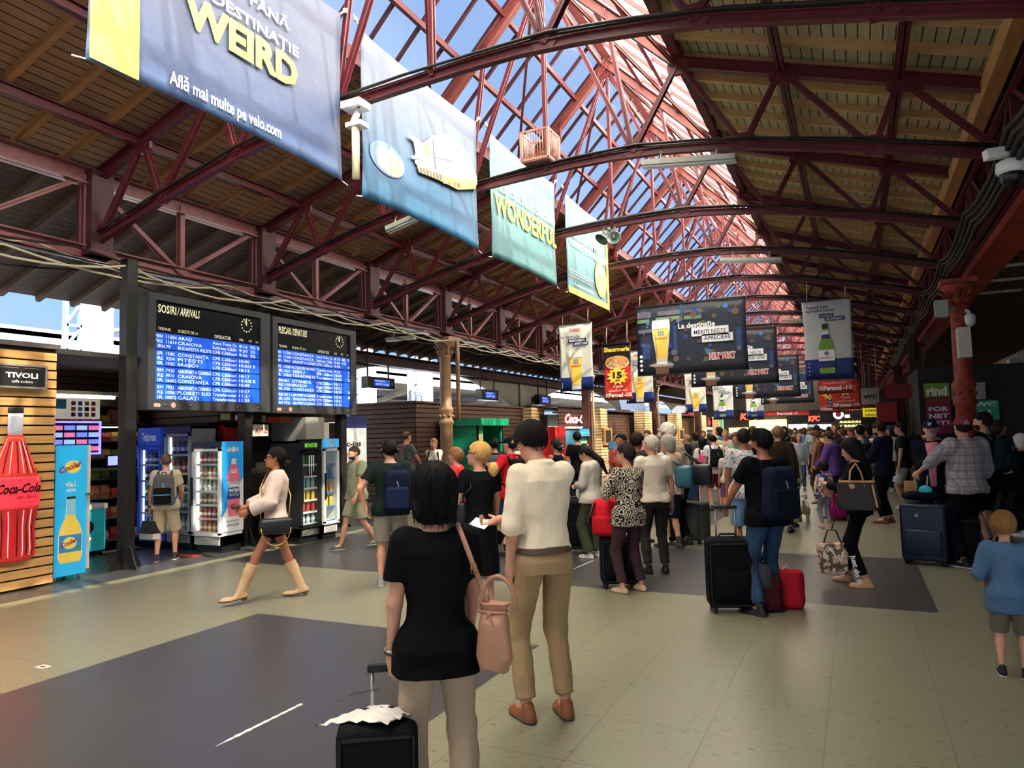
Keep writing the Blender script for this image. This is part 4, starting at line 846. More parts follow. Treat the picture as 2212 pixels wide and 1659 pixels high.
def fridge(nm, label, x0, y0, w, d, h, face, body, head, stock, hname=None, htxt=None, hm=None, foot=.12, hh=.16, side=None):
    """face '-y' (towards the viewer) or '+x' (towards the hall); stock = list of (kind,label,colours) per shelf from top"""
    t = thing(nm, label, 'fridge', (x0, y0, 0))
    if face == '-y': fr = frame((x0, y0, 0), (1, 0, 0), (0, 0, 1))
    else: fr = frame((x0+w, y0, 0), (0, 1, 0), (0, 0, 1))
    fw = w if face == '-y' else d; dp = d if face == '-y' else w
    B = MB(); n = fr[3]
    def bx(u0, v0, u1, v1, d0, d1, m, mb): mb.rct(fr, u0, v0, u1, v1, d0, d1, m)
    bx(0, foot, .03, h, -dp, 0, body, B); bx(fw-.03, foot, fw, h, -dp, 0, body, B); bx(0, h-.04, fw, h, -dp, 0, body, B); bx(0, foot, fw, foot+.14, -dp, 0, body, B); bx(0, foot, fw, h, -dp, -dp+.03, body, B)
    B.build('body', t); k = MB(); bx(.03, 0, fw-.03, foot, -dp+.04, -.04, bfr, k); k.build('plinth', t)
    hb = MB(); bx(.0, h-hh, fw, h, 0, .03, head, hb); hb.build('header_panel', t)
    if htxt: MB().text(fr, htxt, fw/2, h-hh*.72, hh*.45, hm or wht, w=fw*.62, d=.034, align='C', bold=.03, shear=.25 if 'Coca' in htxt else 0).build('header_lettering', t)
    z0, z1 = foot+.16, h-hh-.02
    D = MB(); bx(0, z0-.02, fw, z0+.03, 0, .035, side or body, D); bx(0, z1-.04, fw, z1, 0, .035, side or body, D); bx(0, z0, .045, z1, 0, .035, side or body, D); bx(fw-.045, z0, fw, z1, 0, .035, side or body, D); dr = D.build('door', t)
    g_ = MB(); bx(.045, z0+.03, fw-.045, z1-.04, .012, .018, gdoor, g_); g_.build('glass_pane', dr)
    hd_ = MB(); bx(.01, (z0+z1)/2-.22, .03, (z0+z1)/2+.22, .035, .07, bfr, hd_); hd_.build('handle', dr)
    v = MB()
    for q in range(5): bx(.06, foot+.015+q*.024, fw-.06, foot+.025+q*.024, 0, .006, gcan, v)
    v.build('vent_grille', t); l = MB(); bx(.045, z0+.05, .065, z1-.05, -.06, -.04, tubem, l); l.build('light_strip', t)
    ns = len(stock); gapz = (z1-z0-.06)/max(ns, 1)
    for i, s in enumerate(stock):
        zz = z1-.04-(i+1)*gapz; sh = MB(); bx(.04, zz, fw-.04, zz+.012, -dp+.05, -.04, wfr, sh); bx(.04, zz-.012, fw-.04, zz+.02, -.045, -.035, s[4] if len(s) > 4 else wfr, sh); sh.build('shelf', t)
        if not s[0]: continue
        nb = max(3, int((fw-.1)/.085)); pr = None
        for row in range(2):
            for j in range(nb):
                u = .075+(fw-.15)*j/(nb-1); dd = -.1-.1*row; P = fr[0]+fr[1]*u+fr[2]*(zz+.012)+n*dd; lb = 'small %s on shelf %s from the top of the %s' % (s[1], ordn[i].replace('nearest', 'one').replace('second', 'two').replace('third', 'three').replace('fourth', 'four').replace('fifth', 'five').replace('sixth', 'six'), hname or 'fridge')
                if pr is None: pr = bottle(s[0], min(gapz*.82, .24 if 'bottle' in s[0] else .16), .032, s[2], s[3], wht, P, lb, '%s in the %s' % (s[1]+'s', hname))
                else: c = copy_tree(pr); c.location = tuple(P)
    return t, fr, fw
def liq(nm, c): return mat(nm, c, .2, var=.08)
Lr, Lo, Ly, Lg, Lb, Lk, Lw, Lc = liq('red_drink', 'b93a30'), liq('orange_drink', 'd98a3c'), liq('yellow_drink', 'd8b83c'), liq('green_drink', '4f8a3a'), liq('blue_drink', '3a76b0'), liq('cola_drink', '2c1510'), liq('milk_drink', 'd9d2c0'), liq('clear_drink', 'a9bfc6')
# narrow cooler with a sky blue panel
t = thing('display_fridge', 'narrow steel fridge with a sky blue side panel printed with a lemon bottle', 'fridge', (-9.6, 5.64, 0))
MB().box((-9.6, 5.64, .06), (-9.19, 6.05, 1.72), stl).build('body', t); q = MB()
for x in (-9.55, -9.24):
    for y in (5.69, 6.0): q.tube([(x, y, 0), (x, y, .07)], .02, wfr, 8)
q.build('foot', t); q = MB().box((-9.21, 6.05, .1), (-9.58, 6.12, 1.72), wfr).build('door', t); MB().box((-9.18, 6.03, 1.06), (-9.12, 6.1, 1.09), stl).build('latch', q)
sky_p = mat('sky_blue_panel', '2aa7dc', .3, var=.03, emis=.12); MB().box((-9.19, 5.64, .06), (-9.175, 6.05, 1.72), sky_p).build('side_panel', t)
SF = FX(-9.175, 5.64); a = MB(); lem = mat('lemon_drink_print', 'efd25c', .4, var=.08, scale=8); mag = mat('magenta_script', '9c2a52', .5)
a.disc(SF, .22, 1.44, .105, .002, .004, wht, 20, .085); a.disc(SF, .22, 1.44, .095, .005, .007, mat('lemon_disc', 'f2d84a', .5), 20, .075); a.text(SF, 'Cooler', .05, 1.36, .075, mag, w=.31, d=.01, bold=.03, shear=.3, rot=.32)
a.text(SF, 'FĂRĂ', .2, 1.185, .05, wht, w=.13, d=.004, align='C', bold=.05).text(SF, 'ALCOOL', .2, 1.125, .035, wht, w=.13, d=.004, align='C', bold=.05)
P = [(0, .82), (.03, 1), (.42, 1), (.56, .8), (.68, .42), (.9, .36), (1, .36)]
def bsh(k, lo, hi, cx=.2, z0=.22, h=.84, w=.145):
    R = [(float(np.interp(lo+(hi-lo)*i/12, [p[0] for p in P], [p[1] for p in P]))*w*k, (lo+(hi-lo)*i/12)*h) for i in range(13)]; return [(cx+r, z0+y) for r, y in R]+[(cx-r, z0+y) for r, y in R[::-1]]
a.poly(SF, bsh(1.08, 0, 1), .002, .004, wht); a.poly(SF, bsh(1, 0.005, .84), .004, .006, lem); a.poly(SF, bsh(1, .72, 1), .006, .008, mat('clear_neck', '8fc8dc', .3)); a.poly(SF, bsh(1.1, .965, 1), .009, .01, blk)
a.poly(SF, bsh(1.0, .16, .42), .006, .008, mat('label_blue', '3f8fc4', .4)); a.disc(SF, .19, .47, .09, .009, .0105, wht, 20, .075); a.disc(SF, .19, .47, .08, .011, .012, mat('lemon_disc', 'f2d84a', .5), 20, .065); a.text(SF, 'Cooler', .08, .42, .055, mag, w=.22, d=.015, bold=.03, shear=.3, rot=.3)
a.disc(SF, .3, .4, .03, .009, .011, Lg, 10, .014, 1.); a.build('side_print', t)
a = MB(); a.rct(FY(5.64), -9.52, 1.35, -9.42, 1.42, .001, .003, wht).rct(FY(5.64), -9.41, 1.34, -9.37, 1.42, .001, .003, mat('grey_label', '9a948a')).rct(FY(5.64), -9.44, .98, -9.38, 1.08, .001, .003, lem); a.rct(FY(5.64), -9.56, .1, -9.22, .28, .001, .006, gcan); a.build('sticker', t)
fb = [('bottle', 'red bottle', Lr, wht), ('bottle', 'white capped bottle', Lo, Lb), ('bottle', 'milk bottle', Lw, wht), ('bottle', 'tan bottle', mat('tan_drink', '9a6a44', .3), wht), ('bottle', 'dark red bottle', Lr, Lk), ('bottle', 'tea bottle', Lo, prt_red)]
t, fr, fw = fridge('drinks_fridge', 'white glass fridge with a tall blue protein water poster on its side', -9.5, 8.0, .62, .44, 1.72, '-y', wfr, bfr, fb, 'white poster fridge', hh=.09)
AF = FX(-8.88, 8.0); a = MB(); bp = mat('poster_blue', '1f86cc', .4, emis=.1); a.rct(AF, .0, .32, .42, 1.72, .004, .01, bp); a.poly(AF, [(0, .32), (.42, .32), (.42, 1.15), (0, .55)], .011, .013, wht)
a.text(AF, 'AMIRA', .21, 1.56, .07, wht, w=.24, d=.014, align='C', bold=.06); a.build('side_poster', t)
a = MB(); P = [(0, .8), (.04, .95), (.1, .8), (.18, .95), (.35, .95), (.5, .78), (.62, 1.), (.78, .95), (.86, .5), (.9, .34), (1, .34)]; pk = mat('pink_drink', 'd8708c', .3); a.poly(AF, bsh(1, 0, .9, .22, .55, .9, .13), .015, .017, pk); a.poly(AF, bsh(1.02, .3, .5, .22, .55, .9, .13), .018, .02, mat('label_navy', '27427a', .4)); a.poly(AF, bsh(1.02, .5, .6, .22, .55, .9, .13), .018, .02, Lc); a.poly(AF, bsh(1.05, .9, 1, .22, .55, .9, .13), .018, .02, wht)
a.text(AF, 'IGGI', .22, 1.22, .06, wht, w=.12, d=.022, align='C', bold=.04).text(AF, 'AMIRA', .22, 1.0, .05, wht, w=.2, d=.022, align='C', bold=.06).text(AF, 'PROTEIN', .22, .93, .045, wht, w=.2, d=.022, align='C', bold=.05).text(AF, 'WATER', .22, .86, .05, wht, w=.19, d=.022, align='C')
a.text(AF, 'HIGH IN PROTEIN', .2, .46, .035, navy, w=.26, d=.016, align='C').text(AF, 'LOW IN CALORIES', .2, .4, .035, navy, w=.26, d=.016, align='C', bold=.02); a.build('poster_print', t)
dk = [('bottle', 'dark bottle', Lk, Ly), ('bottle', 'brown bottle', Lk, prt_red), ('bottle', 'green bottle', Lg, wht), ('bottle', 'black bottle', Lk, wht), ('bottle', 'blue bottle', Lb, wht)]
fridge('drinks_fridge', 'blue headed beer fridge behind the black post', -10.85, 8.05, .56, .5, 1.98, '-y', mat('blue_fridge', '24449c', .35, emis=.1), mat('blue_fridge', '24449c', .35, emis=.1), dk, 'blue beer fridge', 'Timișoreana', wht, hh=.3)
fridge('drinks_fridge', 'grey framed cola fridge behind the man with the grey backpack', -10.2, 8.05, .6, .5, 1.98, '-y', gfr, bfr, [('bottle', 'cola bottle', Lk, prt_red), ('bottle', 'red cola bottle', Lr, Lk), ('bottle', 'cola bottle', Lk, prt_red), ('bottle', 'teal bottle', Lb, wht), ('bottle', 'teal bottle', Lc, Lb)], 'grey cola fridge', hh=.1)
p = PY(430, 920, 8.75); fridge('drinks_fridge', 'red fridge with white cola script standing behind the poster fridge', float(p[0]), 8.75, .62, .5, float(p[2]), '-y', mat('cola_red', 'b3201f', .35), mat('cola_red', 'b3201f', .35, emis=.25), [('bottle', 'cola bottle', Lk, prt_red)]*3, 'red cola fridge', 'Coca-Cola', wht, hh=.26)
gcb = mat('grey_cabinet', '8f8d86', .4, var=.05); p = PY(570, 905, 10.0); q = PY(615, 905, 10.0)
t = thing('cabinet', 'tall plain grey cabinet between the fridges', 'cabinet', (p[0], 10, 0)); MB().box((p[0], 10, 0), (q[0]+.5, 10.5, p[2]), gcb).build('body', t); MB().rct(FY(10), p[0]+.02, .1, q[0], p[2]-.04, .0, .02, gcb).build('door', t)
e = [('can', 'green energy can', Lg, wht), ('can', 'black energy can', Lk, wht), ('can', 'grey can', Lc, wht), ('can', 'gold can', Ly, wht), ('can', 'red can', Lr, wht), ('bottle', 'clear bottle', Lc, wht)]
t, fr, fw = fridge('drinks_fridge', 'black energy drink fridge with a green logo header', -8.95, 9.06, .66, .5, 1.70, '+x', bfr, bfr, e, 'black energy fridge', 'MONSTER', mat('monster_green', '5fae2e', .5, emis=.4), hh=.16)
a = MB()
for k, (x, l) in enumerate(((.22, .3), (.27, .36), (.32, .26))): a.poly(fr, [(x-.012, 1.45), (x+.014, 1.45), (x+.006, 1.45-l), (x-.004, 1.43-l)], .02, .022, wht)
a.build('claw_decal', t)
fridge('drinks_fridge', 'slim white fridge with a light blue header and round logo', -8.87, 9.6, .6, .4, 1.72, '+x', wfr, mat('pepsi_blue', '3f9fdc', .4, emis=.2), [('', '', 0, 0, Lb), ('can', 'blue can', Lb, wht, Lb), ('can', 'orange can', Lo, wht, Lb), ('can', 'yellow can', Ly, wht, Lb), ('', '', 0, 0, Lb)], 'slim blue headed fridge', hh=.15)
a = MB().disc(frame((-8.27, 9.6, 0), (0, 1, 0), (0, 0, 1)), .2, 1.645, .05, .034, .038, wht).disc(frame((-8.27, 9.6, 0), (0, 1, 0), (0, 0, 1)), .2, 1.655, .035, .039, .042, org); a.build('round_logo', bpy.data.objects['drinks_fridge.005'])
p = PY(618, 915, 10.3); q = PY(680, 940, 10.3); tag(MB().box((p[0], 10.3, q[2]-.1), (q[0], 10.7, p[2]), mat('cream_box', 'c9bfb4', .6)).box((p[0]+.05, 10.35, 0), (q[0]-.05, 10.65, q[2]-.1), dark_in).build('cabinet'), 'cream topped cabinet behind the energy drink fridge', 'cabinet')
# shop blocks behind
t = thing('kiosk', 'dark slatted snack shop recessed between the wood kiosk and the fridges', 'kiosk', (-11.6, 5.7, 0))
m = MB().box((-13.0, 5.7, 0), (-11.7, 11.8, 2.6), dark_in).box((-11.6, 8.55, 0), (-9.8, 11.8, 2.05), dark_in); m.build('body', t)
m = slats(MB(), FX(-11.5), 5.6, 8.6, 2.62, 2.98, wd); slats(m, FY(8.6, -11.5), 0, 1.9, 2.05, 2.95, wd); slats(m, FX(-9.6), 8.6, 11.8, 2.05, 2.95, wd); m.build('slat_fascia', t)
MB().box((-13, 5.6, 2.95), (-9.55, 11.9, 3.02), mat('roof_felt', '5a5550', .9)).box((-11.5, 5.6, 2.6), (-11.48, 8.6, 2.62), wd).build('roof', t)
t = thing('shelf_unit', 'open shelves of snacks in the recessed shop behind the black post', 'shelves', (-11.6, 5.9, 0)); shm = mat('shelf_grey', '6f6d68', .5, .3)
for i, z in enumerate((.12, .48, .82, 1.14, 1.46, 1.76, 2.06, 2.36)): MB().box((-11.65, 5.9, z), (-11.25, 8.5, z+.02), shm).build('shelf', t)
MB().box((-11.68, 5.88, 0), (-11.64, 8.52, 2.5), dark_in).build('back_panel', t)
MB().box((-11.3, 5.95, 2.0), (-11.27, 8.3, 2.02), tubem).build('light_strip', t)
rn = random.Random(11); cols = ['c8452e', 'd9a63a', '3f7f4a', 'e0d6c4', '7a2f2a', '2f5fa0', 'b57a4a', '8a8f3a']
for i, z in enumerate((.14, .5, .84, 1.16, 1.48, 1.78, 2.08)):
    kind = ['crisp packet', 'cardboard box', 'jar', 'wrapped snack', 'bread roll bag', 'bottle', 'cigarette carton'][i]; pr = {}
    for j in range(14):
        y = 6.0+.18*j; c = rn.choice(cols); h = rn.uniform(.12, .24)
        if c not in pr:
            mm = mat('pack_'+c, c, .4, var=.3, scale=30)
            b_ = MB().add([(-.07, -.065, 0), (.07, -.065, 0), (.07, .065, 0), (-.07, .065, 0), (-.05, -.07, h), (.05, -.07, h), (.05, .07, h), (-.05, .07, h), (-.09, -.07, h*.5), (.09, -.07, h*.5), (.09, .07, h*.5), (-.09, .07, h*.5)], [(0, 3, 2, 1), (4, 5, 6, 7), (0, 1, 9, 8), (8, 9, 5, 4), (1, 2, 10, 9), (9, 10, 6, 5), (2, 3, 11, 10), (10, 11, 7, 6), (3, 0, 8, 11), (11, 8, 4, 7)], mm)
            o = b_.build(kind.replace(' ', '_')); tag(o, '%s %s on the %s shelf of the recessed snack shop' % ({'c8452e': 'red', 'd9a63a': 'amber', '3f7f4a': 'green', 'e0d6c4': 'cream', '7a2f2a': 'maroon', '2f5fa0': 'blue', 'b57a4a': 'tan', '8a8f3a': 'olive'}[c], kind, ['lowest', 'second lowest', 'third lowest', 'fourth lowest', 'fifth lowest', 'sixth lowest', 'highest'][i]), kind.split()[-1], kind+'s in the snack shop'); pr[c] = o
        else: o = pr[c].copy(); C.objects.link(o)
        o.location = (-11.42, y, z)
t = thing('tube_lamp', 'lit fluorescent tube under the dark slatted fascia at left', 'lamp', (-11.35, 7.0, 2.5)); MB().box((-11.42, 6.9, 2.54), (-11.3, 8.0, 2.6), wfr).build('housing', t); MB().tube([(-11.36, 6.95, 2.515), (-11.36, 7.95, 2.515)], .03, mat('warm_tube', 'fff0c8', .4, emis=6.), 10).build('tube', t)
TF = FX(-11.22); t = thing('price_poster', 'cigarette price poster with rows of coloured packs under the tube lamp', 'poster', (-11.22, 6.7, 2.16)); MB().box((-11.25, 6.72, 2.14), (-11.22, 7.6, 2.47), mat('poster_cream', 'dcd8bc', .6, emis=.15)).build('sheet', t)
a = MB().rct(TF, 6.74, 2.3, 7.04, 2.45, .002, .004, mat('poster_teal', '4aa79c', .6))
for r in range(3):
    for c_ in range(4): a.rct(TF, 7.12+.11*c_, 2.18+.09*r, 7.19+.11*c_, 2.245+.09*r, .002, .004, [prt_red, Lk, Lb, Lo, Ly, Lc][(r*3+c_*2) % 6])
a.build('printed_packs', t)
vio = mat('violet_led', '5a50ff', .4, emis=2.)
t = thing('display_case', 'violet lit cigarette display case above the narrow steel fridge', 'display case', (-11.0, 6.45, 1.55)); MB().box((-11.2, 6.45, 1.57), (-11.05, 7.5, 2.1), dark_in).build('case', t); a = MB()
for b_ in ((6.45, 1.57, 7.5, 1.6), (6.45, 2.07, 7.5, 2.1), (6.45, 1.57, 6.48, 2.1), (7.47, 1.57, 7.5, 2.1)): a.rct(FX(-11.05), *b_, 0, .02, vio)
a.build('led_border', t); a = MB()
for r in range(4):
    for c_ in range(5): a.rct(FX(-11.05), 6.52+.195*c_, 1.63+.11*r, 6.68+.195*c_, 1.7+.11*r, .002, .02, mat('lit_pack_%d' % ((r+c_) % 3), ['8fa8ff', 'c76a9a', '6f7cf0'][(r+c_) % 3], .4, emis=.5))
a.build('pack_row', t)
t = thing('display_case', 'small violet lit case of lighters beside the black post', 'display case', (-11.0, 7.55, 1.35)); MB().box((-11.15, 7.6, 1.36), (-11.03, 8.1, 1.55), dark_in).build('case', t); MB().rct(FX(-11.03), 7.62, 1.38, 8.08, 1.53, 0, .01, mat('lit_lilac', '7f88ff', .4, emis=.8)).build('lit_panel', t)
MB().box((-11.6, 7.5, 1.3), (-11.0, 8.2, 1.345), shm).box((-11.6, 6.4, 1.5), (-11.0, 7.55, 1.565), shm).build('case_bracket', bpy.data.objects['shelf_unit'])
t = thing('ice_cream_chest', 'small teal chest fridge on casters behind the narrow steel fridge', 'fridge', (-11.1, 7.1, 0)); tl_ = mat('teal_panel', '1fa3a8', .35, emis=.08); MB().box((-11.1, 6.75, .08), (-10.75, 7.4, .72), tl_).build('body', t); MB().box((-11.12, 6.73, .72), (-10.73, 7.42, .8), wfr).build('lid', t)
a = MB()
for x in (-11.05, -10.8):
    for y in (6.8, 7.35): a.lathe((x, y, .04), [(.04, -.015), (.04, .015)], blk, 10, 1)
a.build('caster', t); MB().rct(FX(-10.75), 6.95, .25, 7.2, .3, 0, .004, wht).disc(FX(-10.75), 7.1, .45, .11, 0, .004, blk).build('label_print', t)
# little signs over the fridges
SX = -9.3
for (x0, x1, y0, y1, m_, tx, lab) in ((508, 545, 897, 908, wht, 'SCOATEM', 'white strip notice with coloured letters under the train boards'), (545, 578, 917, 942, mat('cream_note', 'd8d6c4', .7), 'AVIZ', 'cream paper notice at the foot of the departures board'), (565, 572, 898, 912, mat('round_logo_grey', '8a8a84', .6), '', 'tiny grey round sticker sign under the departures board'), (576, 600, 900, 914, Lr, '', 'small dark red logo sign under the departures board'), (602, 645, 900, 914, mat('amber_sign', '9a6a2a', .5), 'CHIO', 'small amber snack sign under the departures board'), (652, 676, 906, 916, mat('neon_back', '2a0d0d', .5), 'CAFFE', 'small red neon coffee sign under the departures board'), (476, 496, 893, 907, mat('yellow_note', 'b9ae78', .7), '', 'yellowish paper note above the red cola header')):
    a = PX(x0, y0, SX); b = PX(x1, y1, SX); t = thing('notice', lab, 'notice', (SX, a[1], b[2])); MB().box((SX, a[1], b[2]), (SX+.02, b[1], a[2]), m_).build('panel', t); fr = FX(SX+.02)
    if tx: MB().text(fr, tx, (a[1]+b[1])/2, b[2]+(a[2]-b[2])*.3, (a[2]-b[2])*.45, mat('neon_red', 'ff4a3a', .4, emis=3.) if tx == 'CAFFE' else prt_red, w=(b[1]-a[1])*.8, d=.004, align='C', bold=.02).build('lettering', t)
    MB().box((SX-.01, a[1]+.02, a[2]-.02), (SX+.01, a[1]+.04, 2.2), blk).build('hanger', t)
p = PX(700, 1130, -10.4); t = thing('roll_up_banner', 'grey and navy roll-up banner behind the slim fridge', 'banner', (-9.9, 11.9, 0)); MB().box((-9.95, 11.95, .06), (-9.93, 13.0, 2.2), mat('light_grey_poster', 'a9aeb4', .6)).rct(FX(-9.93), 11.95, 1.95, 13.0, 2.2, 0, .004, navy).build('sheet', t); MB().box((-10.05, 11.9, 0), (-9.8, 13.05, .07), gcan).build('base', t)
MB().text(FX(-9.93), 'c-ins', 12.3, 1.55, .12, blk, w=.5, d=.005, bold=.03).text(FX(-9.93), 'PLASE ANTI', 12.3, 1.35, .04, blk, w=.4, d=.005).build('lettering', t)
t = thing('flood_camera', 'grey box unit on a white pole atop the wood kiosk roof', 'camera', (-9.9, 5.0, 3.0)); MB().tube([(-9.9, 5.05, 3.0), (-9.9, 5.05, 3.28)], .03, wfr, 8).build('pole', t); MB().box((-10.0, 4.72, 3.12), (-9.8, 5.0, 3.36), gcan).box((-9.92, 4.95, 3.2), (-9.88, 5.06, 3.26), wfr).build('housing', t)
# brown kiosk, green kiosk
t = thing('kiosk', 'long dark brown slatted kiosk behind the brown cast iron column', 'kiosk', (-10.5, 15.9, 0)); ky1 = PX(1135, 870, -10.4)[1]
MB().box((-12.7, 15.9, 0), (-10.53, ky1, 2.55), dark_in).build('body', t); slats(MB(), FX(-10.53), 15.88, ky1, .03, 2.62, wd, .13).build('slat_wall', t); slats(MB(), FY(15.9, -12.7), 0, 2.17, .03, 2.62, wd, .13).build('slat_wall', t)
MB().box((-12.8, 15.8, 2.62), (-10.45, ky1+.3, 2.68), wd).build('roof', t); MB().box((-10.5, 17.3, .05), (-10.47, 17.33, 2.1), gap).build('door_joint', t)
def pillar(X, y0, y1, h, label, m=wpl):
    t = thing('slatted_pillar', label, 'pillar', (X, y0, 0), 'light slatted kiosk pillars'); MB().box((X-.5, y0+.03, 0), (X-.03, y1-.03, h), gap).build('core', t)
    a = slats(MB(), FX(X-.03), y0, y1, .02, h, m, .115, .2, .03); slats(a, FY(y0+.03, X-.5), 0, .5, .02, h, m, .115, .2, .03); a.build('slats', t)
pillar(-10.2, ky1+.05, ky1+1.2, 2.7, 'light wood slatted pillar at the far end of the long brown kiosk')
grn = mat('green_shutter_paint', '118a63', .4, var=.05); grd = mat('green_frame', '0c6a4c', .4)
t = thing('kiosk', 'small bright green shuttered booth in front of the brown kiosk', 'kiosk', (-10.3, 17.0, 0)); x0, x1, y0, y1 = -10.28, -9.2, 16.9, 18.4
MB().box((x0, y0, 0), (x0+.06, y1, 2.05), grd).box((x0, y1-.05, 0), (x1, y1, 2.05), grd).box((x0, y0, 0), (x1, y0+.05, 2.05), grd).box((x0, y0, 0), (x1, y1, .9), grd).build('body', t)
a = MB(); z = .1
while z < 1.93: a.rct(FY(y0, x0), .04, z, x1-x0-.04, z+.05, 0, .02, grn); z += .062
a.build('shutter', t); MB().box((x0-.1, y0-.1, 1.98), (x1+.15, y1+.1, 2.18), grn).build('canopy_box', t)
MB().box((x1-.05, y0, 0), (x1, y0+.3, 1.98), grn).box((x1-.05, y1-.1, 0), (x1, y1, 1.98), grn).box((x1-.06, y0+.3, .9), (x1+.12, y1-.1, .95), grn).build('hall_frame', t); MB().box((x1-.03, y0+.02, 1.0), (x1+.02, y0+.25, 1.75), mat('newspaper_stack', 'c9c07a', .7, var=.4, scale=20)).build('papers', t)
# far left row
KX = -9.5; K = lambda px: float(PX(px, 900, KX)[1])
t = thing('kiosk', 'brown kiosk with large white cola script left of the first dark column', 'kiosk', (KX, K(1205), 0)); MB().box((-12, K(1205), 0), (KX-.4, K(1297), 2.4), dark_in).build('body', t); slats(MB(), FX(KX), K(1205), K(1297), 1.95, 2.66, wd, .13).build('slat_fascia', t); MB().box((-12, K(1200), 2.66), (KX+.05, K(1300), 2.72), wd).build('roof', t)
MB().box((KX-.4, K(1205), 1.9), (KX, K(1297), 1.96), mat('warm_strip', 'fff2d8', .4, emis=3.)).build('light_strip', t)
cf = FX(KX+.03); y_ = K(1217); w_ = K(1262)-K(1217)+.5; MB().text(cf, 'Coca-Cola', y_, 2.08, .34, prt_red, w=w_, d=.01, shear=.4, bold=.09).text(cf, 'Coca-Cola', y_+.02, 2.09, .33, mat('white_sign_letter', 'f4f0ee', .5, emis=.5), w=w_, d=.03, shear=.4, bold=.03).build('sign_lettering', t)
fridge('drinks_fridge', 'red cola fridge at the far left kiosk, left of the blue one', -10.0, K(1190), .6, 1.0, 1.95, '+x', mat('cola_red', 'b3201f', .35), mat('cola_red', 'b3201f', .35, emis=.25), [('bottle', 'cola bottle', Lk, prt_red), ('bottle', 'orange bottle', Lo, wht), ('bottle', 'cola bottle', Lk, prt_red)], 'far red fridge', hh=.3)
fridge('drinks_fridge', 'light blue fridge standing under the white cola script', -9.6, K(1222), .6, 1.2, 1.85, '+x', mat('lightblue_fridge', '5fb3dc', .4), mat('pepsi_blue', '3f9fdc', .4, emis=.2), [('bottle', 'mixed bottle', Lg, wht), ('bottle', 'orange bottle', Lo, wht), ('bottle', 'dark bottle', Lk, wht), ('bottle', 'blue bottle', Lb, wht)], 'far blue fridge', hh=.2)
tag(MB().box((-9.45, K(1264), .1), (-9.4, K(1278), 1.9), mat('purple_poster', '3f2a6a', .5)).rct(FX(-9.4), K(1266), .6, K(1275), 1.5, 0, .01, Ly).box((-9.5, K(1266), 0), (-9.35, K(1276), .1), blk).build('poster_stand'), 'purple poster stand with yellow print between the fridges and pillar', 'poster')
def run(px0, px1, h, lab, kind='shutter', zt=None):
    a, b = K(px0), K(px1); t = thing('kiosk', lab, 'kiosk', (KX, a, 0)); MB().box((-12, a, 0), (KX-.25, b, h-.05), dark_in).build('body', t)
    if kind == 'shutter': slats(MB(), FX(KX-.2), a, b, .05, h, wd, .13, .12).build('shutter', t)
    else:
        slats(MB(), FX(KX-.05), a, b, 1.9, h, wd, .13).build('slat_fascia', t); MB().box((KX-.25, a, 0), (KX-.1, b, 1.0), wd).build('counter', t); MB().box((KX-.24, a+.1, 1.75), (KX-.1, b-.1, 1.85), mat('warm_strip', 'fff2d8', .4, emis=3.)).build('light_strip', t)
        for k in range(5): MB().box((KX-.24, a+.2+(b-a-.4)*k/5, 1.05), (KX-.15, a+.1+(b-a-.4)*(k+1)/5, 1.5), mat('lit_goods_%d' % (k % 3), ['c8503a', 'd8a860', '4f86b8'][k % 3], .5, emis=.35, var=.5, scale=12)).build('display_panel', t)
    MB().box((-12, a, h), (KX, b, h+.06), wd).build('roof', t); return t
run(1311, 1392, 2.6, 'dark brown rolling slat front between the first two light pillars')
t = run(1425, 1462, 2.6, 'kiosk with dark letters on its fascia behind the second dark column', 'open'); MB().text(FX(KX-.02), 'TAVERNA', K(1409), 2.12, .26, mat('slate_letter', '3f4652', .5), w=K(1460)-K(1409), d=.012, bold=.03).build('sign_lettering', t)
run(1472, 1515, 2.6, 'dark brown slat front between the third and fourth light pillars'); t = run(1525, 1553, 2.5, 'small far kiosk with red cola script on its fascia', 'open'); MB().text(FX(KX-.02), 'Coca-Cola', K(1528), 2.08, .4, prt_red, w=K(1546)-K(1528), d=.03, shear=.4, bold=.06).build('sign_lettering', t)
for i, (a, b, lab) in enumerate(((1297, 1312, 'light slatted pillar carrying the nearer chalkboard'), (1392, 1408, 'light slatted pillar right of the wide brown slat front'), (1461, 1472, 'light slatted pillar carrying the farther chalkboard'), (1516, 1525, 'light slatted pillar before the small red cola kiosk'), (1553, 1562, 'farthest light slatted pillar of the left kiosks'))):
    pillar(-8.9, float(PX(a, 900, -8.9)[1]), float(PX(b, 900, -8.9)[1]), 2.66, lab)
for i, (a, y0, b, y1, lab) in enumerate(((1303, 925, 1321, 960, 'chalkboard in a pale wood frame on the nearest light pillar'), (1466, 926, 1477, 951, 'smaller far chalkboard in a pale wood frame'))):
    p = PX(a, y0, -8.84); q = PX(b, y1, -8.84); t = thing('chalkboard', lab, 'chalkboard', (-8.84, p[1], q[2]), 'chalkboards on the pillars'); MB().box((-8.88, p[1], q[2]), (-8.8, q[1], p[2]), mat('pale_frame', 'c08a4a', .5)).build('frame', t); MB().rct(FX(-8.8), p[1]+.15, q[2]+.08, q[1]-.15, p[2]-.08, 0, .006, blk).build('slate', t)
